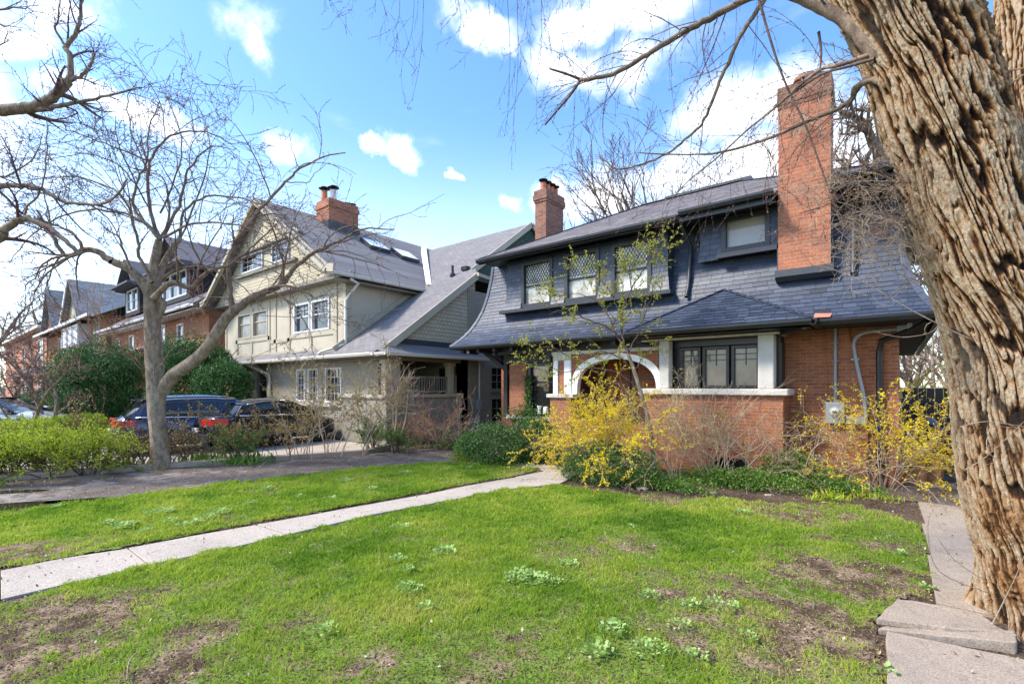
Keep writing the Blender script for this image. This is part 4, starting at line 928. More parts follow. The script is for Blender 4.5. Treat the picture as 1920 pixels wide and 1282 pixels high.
# valley flashing, skylights, vent
b = MB()
def rp(x, y, e=.13): return (x, y, ez(x - AX) + e)
vp = [(x, 8.6 + (ez(x - AX) + .1 - 2.86) / .725) for x in (AX, -14.1)]
a0, a1 = np.array([AX + .0, RYB, AZ + .1]), np.array([-14.1, 12.5, cz(12.5)])
b.add([tuple(a0 + [-.1, -.2, .03]), tuple(a1 + [-.2, -.06, .09]), tuple(a1 + [.0, .04, .05]), tuple(a0 + [.1, .04, .03])], [(0, 1, 2, 3)]); b.build('valley_flashing', M_white, N)
for y0_, y1_, x0_, x1_ in ((11.9, 12.95, -17.95, -17.2), (13.3, 14.3, -17.7, -16.9)):
    b = MB(); pts = [rp(x0_, y0_), rp(x1_, y0_), rp(x1_, y1_), rp(x0_, y1_)]; b.prism(pts, (.07, 0, .12)); s_ = b.build('skylight', M_char, N)
    c_ = np.mean(pts, 0); b = MB(); b.prism([tuple(np.array(p) * .88 + c_ * .12 + [.071, 0, .121]) for p in pts], (.006, 0, .012)); b.build('skylight_pane', M_sky, s_)
b = MB(); b.lathe((-13.4, 13.0, cz(13.0)), [(.12, 0), (.1, .1), (.05, .14), (.05, .4), (.05, .42)], 10); b.box(-13.15, -12.85, 13.2, 13.4, cz(13.3), cz(13.3) + .15); b.build('roof_vent', M_black, N)
cc_ = MB(); cx0, cx1, cy0, cy1 = -19.5, -18.5, 10.8, 12.2
cc_.box(cx0, cx1, cy0, cy1, 8.0, 9.35); cc_.box(cx0 - .04, cx1 + .04, cy0 - .04, cy1 + .04, 9.351, 9.55); cc_.box(cx0, cx1, cy0, cy1, 9.551, 9.7); c = cc_.build('chimney', M_brickch, N)
b = MB(); b.box(cx0 + .3, cx1 + .05, cy0 - .05, cy1 + .05, 8.2, 8.75); b.build('base_flashing', M_char, c)
for x, y, m_, h_ in ((-19.2, 11.0, M_terra, .45), (-18.9, 11.25, M_seal, .5)):
    b = MB(); b.lathe((x, y, 9.7), [(.14, 0), (.13, .1), (.12, h_), (.13, h_ + .02)], 12); p_ = b.build('chimney_pot', m_, c)
    b = MB(); b.lathe((x, y, 9.7 + h_), [(.05, 0), (.05, .1), (.24, .13), (.22, .17), (.02, .2)], 12); b.build('pot_cowl', M_black, p_)
for i in range(3):
    b = MB(); b.lathe((-18.9 + .1 * i, 11.6 + .22 * i, 9.7), [(.1, 0), (.1, .08), (.17, .1), (.02, .15)], 12); b.build('pot_cowl', M_black, c)
# ---------------- house with dark dormers
def window2(parent, fc, u0, u1, z0, z1, fm=None, gm=None, **k): return window(parent, fc, u0, u1, z0, z1, fm or M_pwhite, gm or M_glass, fw=.09, **k)
O = thing('brick_house', 'red brick house with two dark shingled dormers behind the yew trees', 'house', (-35, 9, 0)); Y3 = 9.0
FO = Face('front', Y3); holes = [(-34.4, -32.9, 3.5, 5.4), (-36.3, -35.2, 3.6, 5.0), (-40.4, -39.2, 3.6, 5.2), (-30.9, -29.9, 3.6, 5.2), (-43.8, -42.6, 3.6, 5.2)]
b = MB(); wall(b, FO, -45, -26.3, -.1, 5.9, .3, holes); b.box(-26.6, -26.3, 9.3, 20, -.1, 7.0); b.prism([(-26.3, 9.3, 5.9), (-26.3, 20, 5.9), (-26.3, 15, 10.2)], (-.3, 0, 0)); b.build('wall', M_brick, O)
for i, h in enumerate(holes): window2(O, FO, *h, gm=M_sky if i in (0, 1) else M_glass, grid=(2, 3) if i == 0 else (1, 1), sash=.5, mw=.05, sill=.12)
b = MB(); slab_roof(b, [(-45.6, 8.2, 5.75), (-25.9, 8.2, 5.75), (-26.2, 15, 10.3), (-43, 15, 10.3)], .15); slab_roof(b, [(-45.6, 21, 5.9), (-25.9, 21, 5.9), (-26.2, 15.002, 10.3), (-43, 15.002, 10.3)], .15); b.build('roof', M_roof3, O)
b = MB(); gutter(b, [(-45.6, 8.2, 5.6), (-25.9, 8.2, 5.6)], .07); b.box(-45.5, -26, 8.3, 9.0, 5.5, 5.56); b.build('gutter', M_pwhite, O)
for x0, x1, z0, z1, zt in ((-43.6, -40.1, 6.8, 8.75, 10.6), (-35.6, -30.6, 6.7, 8.6, 10.5)):
    yf = 9.5; b = MB(); fd = Face('front', yf); k = 2 if x1 - x0 < 4 else 3; w_ = (x1 - x0 - .8) / k
    hs3 = [(x0 + .4 + i * w_, x0 + .4 + (i + 1) * w_ - .05, z0 + .25, z1 - .15) for i in range(k)]
    wall(b, fd, x0, x1, z0, z1, .2, hs3); b.box(x1 - .2, x1, yf + .2, 14, z0, z1); b.box(x0, x0 + .2, yf + .2, 14, z0, z1); b.prism([(x0, yf, z1 + .1), (x1, yf, z1 + .1), ((x0 + x1) / 2, yf, zt - .1)], (0, .2, 0)); d = b.build('dormer', M_dshing, O)
    for h in hs3: window2(d, fd, *h, sash=.5)
    xm = (x0 + x1) / 2; b = MB()
    slab_roof(b, [(x0 - .5, yf - .5, z1 - .05), (xm, yf - .5, zt), (xm, 15, zt), (x0 - .5, 13, z1 - .05)], .12); slab_roof(b, [(xm + .002, yf - .5, zt), (x1 + .5, yf - .5, z1 - .05), (x1 + .5, 13, z1 - .05), (xm + .002, 15, zt)], .12)
    b.box(x0 - .5, x1 + .5, yf - .8, yf, z1 - .06, z1 + .06); b.build('dormer_roof', M_roof3, d)
b = MB(); b.box(-29.4, -28.2, 13.0, 14.2, 8.5, 10.9); b.box(-29.5, -28.1, 12.9, 14.3, 10.901, 11.1); c = b.build('chimney', M_brickch, O)
b = MB(); b.lathe((-28.8, 13.6, 11.1), [(.2, 0), (.18, .4), (.2, .5)], 10); b.build('chimney_pot', M_terra, c)
b = MB(); slab_roof(b, [(-42, 6.2, 3.0), (-35.5, 6.2, 3.0), (-36.3, 9, 4.3), (-41.2, 9, 4.3)], .15); b.build('porch_roof', M_roof2, O)
b = MB()
for x in (-41.5, -38.7, -36): b.box(x - .15, x + .15, 6.5, 6.8, -.1, 2.85)
b.build('porch_post', M_bdark, O)
# ---------------- house with two steep gables
Q = thing('brick_house', 'brick house with two steep slate gables and a white bay window', 'house', (-60, 9, 0)); FQ = Face('front', 9.0)
hq = [(-66.0, -62.4, 4.3, 6.6), (-50.6, -48.8, 4.4, 7.2)]
b = MB(); wall(b, FQ, -72, -46.6, -.1, 7.4, .3, hq); b.box(-46.9, -46.6, 9.3, 20, -.1, 7.2); b.build('wall', M_brick, Q)
for h in hq: window2(Q, FQ, *h, grid=(3, 1), sash=.6, mw=.12)
b = MB(); b.box(-58.6, -51.6, 8.2, 9.0, 4.3, 6.9); bw = b.build('bay_window', M_pwhite, Q)
FQ2 = Face('front', 8.2)
for i, x in enumerate((-58.2, -55.9, -53.6)): window2(bw, FQ2, x, x + 1.9, 4.6, 6.8, gm=M_sky if i < 1 else M_glass, depth=.02, out_=.06, grid=(2, 1), sash=.5)
b = MB(); slab_roof(b, [(-73, 8.0, 7.2), (-46.2, 8.0, 7.2), (-46.2, 15, 11.0), (-72, 15, 11.0)], .2); slab_roof(b, [(-73, 21, 7.2), (-46.2, 21, 7.2), (-46.2, 15.002, 11.0), (-72, 15.002, 11.0)], .2)
for xm, zt, w_ in ((-57.2, 11.3, 3.9), (-69, 11.9, 3.6)):
    yf = 8.8
    slab_roof(b, [(xm - w_, yf - .4, 7.3), (xm, yf - .4, zt), (xm, 16, zt), (xm - w_, 16, 7.3)], .15); slab_roof(b, [(xm + .002, yf - .4, zt), (xm + w_, yf - .4, 7.3), (xm + w_, 16, 7.3), (xm + .002, 16, zt)], .15)
b.build('roof', M_roof2, Q)
b = MB(); b.prism([(-60.8, 8.85, 7.3), (-53.6, 8.85, 7.3), (-57.2, 8.85, 11.0)], (0, .2, 0)); b.build('gable', M_bshing, Q)
b = MB(); b.prism([(-72.3, 8.85, 7.3), (-65.7, 8.85, 7.3), (-69, 8.85, 11.6)], (0, .2, 0)); b.build('gable', simple('dark_red_tile', (.16, .06, .05), .8, .3, 8), Q)
b = MB(); b.bar((-46.15, 8.0, 7.1), (-46.15, 15, 10.9), .1, .4); b.box(-73, -46.2, 7.85, 8.0, 7.0, 7.22)
b.bar((-61, 8.35, 7.3), (-57.2, 8.35, 11.2), .08, .35); b.build('white_fascia', M_pwhite, Q)
b = MB(); slab_roof(b, [(-68, 5.8, 2.9), (-50, 5.8, 2.9), (-50.5, 9, 4.2), (-67.5, 9, 4.2)], .15); b.build('porch_roof', M_roof3, Q)
b = MB()
for x in (-67, -59, -51): b.box(x - .2, x + .2, 6.0, 6.4, -.1, 2.75)
b.build('porch_post', M_bdark, Q)
# ---------------- farthest brick house
Z = thing('brick_house', 'farthest plain brick house with long eave at the left edge', 'house', (-95, 9, 0)); FZ = Face('front', 9.0)
hz = [(-92, -89, 4.6, 7.0), (-79, -75.5, 4.3, 7.2), (-92, -89, .8, 2.9), (-79, -76, .6, 2.9), (-104, -101, 4.6, 7.0)]
b = MB(); wall(b, FZ, -112, -73, -.1, 8.2, .3, hz); b.box(-73.3, -73, 9.3, 22, -.1, 8.2); b.build('wall', mat('far_brick', lambda t, m: None) if 0 else brick('orange_brick', (.52, .20, .12), (.44, .16, .095), (.4, .28, .2)), Z)
for h in hz: window2(Z, FZ, *h, grid=(2, 2), mw=.12)
b = MB(); b.box(-113, -72.5, 8.2, 9.2, 8.2, 8.5); b.build('eave', M_cream, Z)
b = MB(); slab_roof(b, [(-113, 8.2, 8.7), (-72.5, 8.2, 8.7), (-76, 15, 11.5), (-109, 15, 11.5)], .2); slab_roof(b, [(-113, 22, 8.7), (-72.5, 22, 8.7), (-76, 15.002, 11.5), (-109, 15.002, 11.5)], .2); b.build('roof', M_roof3, Z)
b = MB(); b.box(-79, -77.4, 10, 11.4, 9, 12.2); b.build('chimney', M_cream, Z)
b = MB(); b.box(-88, -84, 8.2, 8.98, 3.4, 3.9); b.build('door_hood', M_cream, Z)
# ================================================================ TREES
def f_bark(t, m, lo=(.10, .045, .018), mi=(.38, .21, .095), hi=(.54, .43, .30), dark=(.03, .02, .015), sc_=1.):
    a = t.n('Attribute', attribute_name='rnd').outputs['Fac']; oc = t.n('TexCoord').outputs['Object']
    n = t.noise(t.vm('MULTIPLY', oc, (1, 1, .35)), 16 * sc_, 8, .7)[0]; n2 = t.noise(oc, 90 * sc_, 5, .7)[0]; n3 = t.noise(oc, 1.6 * sc_, 6, .6)[0]
    c = t.ramp(t.m('ADD', a, t.m('MULTIPLY', t.m('SUBTRACT', n, .5), .5)), [(0, dark), (.25, lo), (.52, mi), (.9, hi)])
    c = t.mix(t.m('MULTIPLY', t.ss(n3, .52, .7), .5), c, (.20, .17, .13))
    c = t.mix(.7, c, t.mix(t.ss(n2, .3, .7), (.3, .3, .3), (.7, .7, .7)), 'OVERLAY')
    out(t, pbr(t, c, .95, t.m('ADD', n, t.m('MULTIPLY', n2, .6)), 1.0, .03, .1))
M_bigbark = mat('furrowed_bark', f_bark)
def f_bark2(t, m, c0=(.17, .125, .09), c1=(.40, .315, .23), moss=(.17, .13, .08), mk=.5):
    oc = t.n('TexCoord').outputs['Object']; n = t.noise(t.vm('MULTIPLY', oc, (1, 1, .45)), 11, 8, .7)[0]; n2 = t.noise(oc, 60, 5, .7)[0]; n3 = t.noise(oc, 1.4, 5)[0]
    c = t.mix(t.ss(n, .35, .65), c0, c1); c = t.mix(t.m('MULTIPLY', t.ss(n3, .5, .65), mk), c, moss)
    c = t.mix(.6, c, t.mix(t.ss(n2, .3, .7), (.3, .3, .3), (.7, .7, .7)), 'OVERLAY')
    out(t, pbr(t, c, .9, t.m('ADD', n2, n), .7, .01, .2))
M_bark = mat('grey_bark', f_bark2)
M_brownbark = mat('brown_bark', lambda t, m: f_bark2(t, m, (.15, .105, .08), (.33, .245, .18), (.13, .11, .07)))
M_twig = mat('brown_twig', lambda t, m: f_bark2(t, m, (.085, .055, .05), (.17, .115, .10), (.1, .08, .05)))
M_twigp = mat('purple_twig', lambda t, m: f_bark2(t, m, (.10, .055, .06), (.20, .13, .13), (.12, .08, .08)))
M_twigt = mat('tan_twig', lambda t, m: f_bark2(t, m, (.30, .215, .15), (.46, .36, .27), (.2, .17, .11), .2))
M_twigr = mat('reddish_twig', lambda t, m: f_bark2(t, m, (.26, .13, .085), (.40, .24, .16), (.2, .15, .1), .2))
M_bud = attrmat('buds', [(0, (.14, .05, .045)), (.5, (.28, .13, .10)), (1, (.40, .26, .16))], .6, .2)
M_budg = attrmat('opening_buds', [(0, (.33, .30, .07)), (.6, (.45, .42, .10)), (1, (.30, .20, .08))], .6, .4)
def buds(G_, n, size, m, parent, lv=(0,), name='buds', asp=.5, tmin=.25, up=.3):
    b = MB(); p = G_.points(lv, n, tmin); leaves(b, p, size, asp, up); leaves(b, p, size * .9, asp, up)
    return b.build(name, m, parent)
# ---- large furrowed trunk in the right foreground
BT = thing('large_tree', 'massive old leaning tree with deeply furrowed bark in the right foreground', 'tree', (2.55, 2.9, 0))
TF = 3.62
def trunk_mesh(name, ctrl, f0, nth, nz, parent, amp=1., seed=0., burl=(), stretch=1.33):
    c = []; r_ = []
    for px, py, w_, f in ctrl: c.append(P(px, py, f)); r_.append(w_ / 2 * f / FPX / stretch)
    c = np.array(c); r_ = np.array(r_); k = np.arange(len(c)); t = np.linspace(0, len(c) - 1, nz)
    def sm(v):   # catmull-rom
        i = np.clip(np.floor(t).astype(int), 0, len(c) - 2); w_ = (t - i)
        g_ = lambda j: v[np.clip(j, 0, len(c) - 1)]
        a, b, d, e = g_(i - 1), g_(i), g_(i + 1), g_(i + 2)
        if v.ndim > 1: w_ = w_[:, None]
        return .5 * (2 * b + (d - a) * w_ + (2 * a - 5 * b + 4 * d - e) * w_ ** 2 + (3 * b - a - 3 * d + e) * w_ ** 3)
    C = sm(c); Rr = sm(r_); L = np.concatenate([[0], np.cumsum(np.linalg.norm(np.diff(C, axis=0), axis=1))])
    T = np.gradient(C, axis=0); T /= np.linalg.norm(T, axis=1, keepdims=True)
    A = np.cross(T, np.array([0, 1., 0])); A /= np.linalg.norm(A, axis=1, keepdims=True); B = np.cross(T, A)
    th = np.linspace(0, 2 * PI, nth, endpoint=False)
    TH, LL = np.meshgrid(th, L); RR = np.repeat(Rr[:, None], nth, 1)
    # pattern lives on a cylinder so that it closes round the trunk
    tw = TH + .28 * LL + .35 * (fbm(LL * 1.1, 0 * LL, seed, 2) - .5)
    cx, sy = np.cos(tw) * 2.9, np.sin(tw) * 2.9
    wx = fbm(cx * 1.3, sy * 1.3, LL * 2.2 + seed, 3) - .5
    n1 = vnoise(cx * 3.4 + wx * 2.0, sy * 3.4 + wx * 2.0, LL * 1.9 + seed + 3); n2 = vnoise(cx * 6.6 + wx * 3 + 9, sy * 6.6 + wx * 3, LL * 4.2 + seed + 8)
    n3 = vnoise(cx * 13 + 5, sy * 13, LL * 17 + seed); n4 = vnoise(cx * 28 + 5, sy * 28 + 2, LL * 40 + seed)
    f1 = np.clip(1.5 - np.abs(2 * n1 - 1) * 6.5, 0, 1); f1 = f1 * f1 * (3 - 2 * f1); f2 = np.clip(1.3 - np.abs(2 * n2 - 1) * 6, 0, 1); f2 = f2 * f2 * (3 - 2 * f2); n5 = fbm(cx * 9, sy * 9, LL * 30 + seed, 3)
    wob = fbm(cx * .5, sy * .5, LL * .8 + seed, 3) - .5
    hgt = -(.032 * f1 + .018 * f2 * (1 - f1 * .5)) + .010 * (n3 - .5) + .008 * (n4 - .5) + .016 * (n5 - .5)
    colr = np.clip(.80 - .85 * f1 - .62 * f2 + .5 * (n3 - .5) + .35 * (n4 - .5) + .5 * (n5 - .5), 0, 1)
    kn = 0 * LL
    for (bpx, bpy, br_, ba, bx) in burl:   # knobbly burls
        q = np.array(P(bpx, bpy, f0 - .12));
        pos = C[:, None, :] + RR[:, :, None] * (A[:, None, :] * np.cos(TH)[:, :, None] + B[:, None, :] * np.sin(TH)[:, :, None])
        d = np.linalg.norm((pos - q) * [1, 1, bx or 1.], axis=2) / br_; mk_ = np.clip(1.25 - d, 0, 1); mk_ = mk_ * mk_ * (3 - 2 * mk_)
        kb = fbm(pos[..., 0] * 11, pos[..., 1] * 11, pos[..., 2] * 11, 4); kb2 = vnoise(pos[..., 0] * 42, pos[..., 1] * 42, pos[..., 2] * 42)
        hgt = hgt * (1 - mk_ * .8) + mk_ * ba * (.5 + 1.3 * (kb - .3)) + mk_ * .03 * (kb2 - .5); colr = colr * (1 - mk_ * .8) + mk_ * .8 * (.05 + .5 * kb2); kn = np.maximum(kn, mk_)
    fl_ = np.clip(.6 - C[:, 2], 0, .6)[:, None] / .6; hgt = hgt + fl_ ** 2 * (.07 + .09 * np.cos(TH * 4 + 1.2) + .10 * (n1 - .5))
    rad = RR * (1 + .10 * wob) + hgt * amp
    V = C[:, None, :] + rad[:, :, None] * (A[:, None, :] * np.cos(TH)[:, :, None] + B[:, None, :] * np.sin(TH)[:, :, None])
    i = np.arange(nth)[None, :]; j = (np.arange(nz - 1) * nth)[:, None]; i2 = (i + 1) % nth
    F = np.stack([j + i, j + i2, j + nth + i2, j + nth + i], -1).reshape(-1, 4)
    b = MB(); b.add(V.reshape(-1, 3), F, colr.ravel()); return b.build(name, M_bigbark, parent, smooth=True)
ctrl = [(2040, 1330, 420, TF), (2005, 1230, 330, TF), (1985, 1150, 285, TF), (1965, 1060, 262, TF), (1945, 980, 262, TF), (1926, 900, 262, TF), (1912, 800, 255, TF), (1900, 700, 246, TF), (1880, 600, 240, TF), (1852, 500, 238, TF), (1824, 400, 232, TF), (1795, 300, 232, TF), (1757, 200, 236, TF), (1726, 100, 232, TF), (1690, 0, 245, TF), (1650, -110, 270, TF), (1600, -260, 280, TF)]
trunk_mesh('trunk', ctrl, TF, 640, 1100, BT, 1.05, 0., burl=[(1800, 60, .24, .05, .5), (1822, 150, .22, .05, .5), (1850, 250, .22, .04, .5), (1875, 340, .2, .03, .5), (1905, 960, .22, .035, 1), (1835, 1010, .2, .07, 1), (1848, 1130, .22, .08, 1), (1815, 920, .18, .05, 1), (1900, 1090, .2, .04, 1)])
trunk_mesh('second_stem', [(2060, 700, 150, 5.2), (1990, 450, 140, 5.2), (1935, 250, 135, 5.2), (1925, 100, 130, 5.2), (1935, -40, 130, 5.2), (1960, -200, 130, 5.2)], 5.2, 200, 300, BT, .8, 5.)
def fp(lst, f0, f1=None):
    n = len(lst); f1 = f0 if f1 is None else f1
    return [P(x, y, f0 + (f1 - f0) * i / (n - 1)) for i, (x, y) in enumerate(lst)]
gl = Grow()
ow = dict(k=[5, 8, 9], wig=.07, trop=[-.12, -.06, -.02], curl=.05, ratio=.55, ang=48, seg=.06, rr=.24, maxl=[.32, .65, .9], t0=.1)
gl.path(fp([(1650, 110), (1610, 62), (1580, 35), (1540, 15), (1490, -8), (1440, -25)], TF, 3.9), .06, .035, 1, dict(ow, k=[3]))
gl.path(fp([(1460, -20), (1392, 2), (1330, 36), (1290, 56), (1240, 85), (1205, 108), (1150, 138), (1110, 148), (1088, 151)], 4.1, 4.4), .032, .015, 2, dict(ow, k=[4, 20]), jit=.004)
gl.path(fp([(1090, 150), (1065, 140), (1030, 129)], 4.4), .015, .008, 1, ow); gl.path(fp([(1088, 151), (1068, 180), (1045, 207), (1022, 234)], 4.4), .014, .008, 1, ow)
gl.path(fp([(1445, -20), (1420, 20), (1385, 75), (1365, 120), (1345, 165), (1325, 215), (1312, 238), (1285, 262), (1250, 288), (1205, 308), (1160, 318), (1124, 293)], 4.1, 4.6), .022, .006, 2, dict(ow, k=[4, 20]), jit=.004)
gl.path(fp([(1640, 100), (1575, 122), (1540, 130), (1500, 160), (1450, 205), (1400, 245), (1340, 300), (1290, 340), (1250, 385)], TF, 4.6), .018, .004, 2, dict(ow, k=[4, 18]))
gl.path(fp([(1665, 160), (1635, 150), (1605, 165), (1598, 185), (1570, 205), (1520, 225), (1460, 252), (1410, 270), (1350, 286), (1290, 290), (1200, 287)], TF, 4.4), .030, .005, 2, dict(ow, k=[4, 18]))
gl.path(fp([(1640, 110), (1590, 125), (1540, 140), (1480, 180), (1450, 200)], TF - .1, 4.2), .014, .006, 1, dict(ow, k=[10]))
gl.path(fp([(1415, -30), (1440, 60), (1470, 150), (1510, 235), (1545, 330), (1570, 400), (1582, 430)], 4.0, 3.8), .011, .005, 1, dict(ow, k=[14]))
gl.path(fp([(1535, 60), (1540, 100), (1537, 135)], 3.9), .012, .006, 1, dict(ow, k=[6]))
for pts in ([(1690, 340), (1660, 350), (1610, 345), (1560, 380), (1500, 400)], [(1720, 430), (1680, 400), (1640, 420), (1580, 410)], [(1700, 380), (1660, 330), (1620, 310), (1600, 280)]):
    gl.path(fp(pts, 3.75, 3.6), .010, .004, 2, dict(ow, k=[5, 12], wig=.22, trop=0., maxl=[.22, .4, .5]))
# sprouts with curly pale twigs between trunk and chimney
gs = Grow(); oc_ = dict(k=[6, 10], wig=.28, trop=[-.02, -.01], curl=.22, ratio=.6, ang=55, seg=.04, rr=.6, maxl=[.14, .3], t0=.1)
for i in range(20):
    x, y = 1745 + RS.uniform(-15, 15), RS.uniform(330, 560); ex = RS.uniform(1480, 1680); ey = RS.uniform(300, 520)
    m_ = ((x + ex) / 2 + RS.uniform(-30, 30), (y + ey) / 2 + RS.uniform(-60, 30))
    gs.path(fp([(x, y), m_, (ex, ey)], 3.7, RS.uniform(3.3, 4.1)), .0042, .0018, 2, oc_)
for pts in ([(1450, 530), (1545, 480), (1560, 515), (1620, 560), (1700, 590), (1780, 625), (1830, 640)],):
    gs.path(fp([(1835, 642), (1780, 618), (1700, 577), (1620, 530), (1560, 505), (1520, 497)], 3.55, 3.3), .007, .003, 1, dict(oc_, k=[3]))
for pts, r0 in (([(1845, 195), (1855, 250), (1850, 300), (1862, 330)], .008), ([(1760, 610), (1740, 625), (1690, 632), (1640, 622)], .004), ([(1875, 300), (1900, 330), (1915, 420)], .006), ([(1800, 800), (1850, 790), (1920, 800)], .005), ([(1860, 790), (1850, 840), (1880, 870)], .004), ([(1810, 880), (1850, 855), (1920, 790)], .004),
               ([(1850, 1110), (1760, 1070), (1740, 1000), (1745, 960)], .004), ([(1850, 1090), (1790, 1050), (1760, 1010)], .003), ([(1860, 1170), (1900, 1090), (1925, 1030)], .005), ([(1850, 190), (1920, 140)], .012), ([(1850, 140), (1920, 128)], .010)):
    gs.path(fp(pts, 3.45, 3.3), r0, r0 * .45, 1, dict(oc_, k=[2]))
# limb above the frame that carries the hanging twigs
gl.path(fp([(1440, -25), (1300, -120), (1100, -170), (900, -160), (700, -150), (560, -170)], 4.1, 4.6), .05, .02, 0, ow)
hg = Grow(); oh = dict(k=[3, 5], wig=.12, trop=[-.10, -.12], curl=.08, ratio=.45, ang=35, seg=.06, rr=.6, maxl=[.2, .35], t0=.2)
for px, ey, r_ in ((775, 110, .003), (792, 190, .003), (745, 60, .003), (655, 20, .002), (850, 60, .002), (853, 30, .002), (945, 200, .005), (965, 235, .004), (988, 100, .003), (1010, 170, .003), (1002, 60, .003), (1050, 130, .003), (700, 30, .002), (1105, 60, .003), (1180, 120, .003), (1240, 170, .003), (600, 10, .002), (1330, 140, .004), (1290, 200, .003), (1150, 200, .003), (915, 90, .002), (1380, 240, .003), (1420, 200, .003), (1080, 230, .003), (1060,280,.002)):
    f = RS.uniform(3.9, 4.9); x2 = px + RS.uniform(-25, 25)
    hg.path(fp([(px + 20, -165), (px + 5, -60), ((px + x2) / 2 + 8, ey * .5), (x2, ey)], f), r_, .0013, 2, oh)
big_ = [s_ for s_ in gl.segs if s_[1][0] > .016]; gl.segs = [s_ for s_ in gl.segs if s_[1][0] <= .016]
b = MB(); tubes(b, [(p, r_) for p, r_, l in big_], 12); b.V = [v + (fbm(v[:, 0] * 22, v[:, 1] * 22, v[:, 2] * 22, 3)[:, None] - .5) * .014 for v in b.V]; b.build('limbs', M_brownbark, BT, smooth=True)
b = MB(); gl.mesh(b, rmin=.0013); b.build('branches', M_twig, BT, smooth=True)
b = MB(); gs.mesh(b, rmin=.0012); b.build('sprouting_twigs', M_twigt, BT, smooth=True)
b = MB(); hg.mesh(b, rmin=.0012); b.build('hanging_twigs', M_twig, BT, smooth=True)
buds(gl, 5200, .013, M_bud, BT, (0, 1)); buds(hg, 1500, .011, M_bud, BT, (0, 1, 2)); buds(gs, 700, .012, M_budg, BT, (0, 1))
# ---- old ornamental tree in front of the beige house
base = G(300, 876)
CT = thing('ornamental_tree', 'bare spreading ornamental tree with pruned grey trunk between drive and parked cars', 'tree', base)
gc = Grow(); FC = 10.5; F2 = lambda l, a=FC, b_=None: fp(l, a, b_)
oc2 = dict(k=[6, 8, 7], wig=.09, trop=[-.07, -.03, .0], curl=.07, ratio=.6, ang=50, seg=.14, rr=.5, maxl=[.8, 1.7, 2.2], t0=.15)
tr = Grow()
tr.path(F2([(302, 900), (299, 860), (298, 820), (295, 770), (291, 720), (289, 660), (288, 600), (286, 555), (287, 530)]), .215, .13, 0, oc2)
tr.path(F2([(297, 740), (318, 708), (345, 688), (378, 662), (402, 635), (425, 598), (440, 582)]), .15, .105, 0, oc2)
tr.path(F2([(285, 560), (270, 530), (246, 505), (210, 491)], FC, FC - .3), .10, .08, 0, oc2); tr.path(F2([(287, 545), (290, 500), (300, 450)]), .11, .07, 0, oc2); tr.path(F2([(290, 548), (311, 490), (338, 446)], FC, FC + .4), .09, .05, 0, oc2)
tr.path(F2([(290, 610), (310, 572), (302, 560)]), .07, .06, 0, oc2)
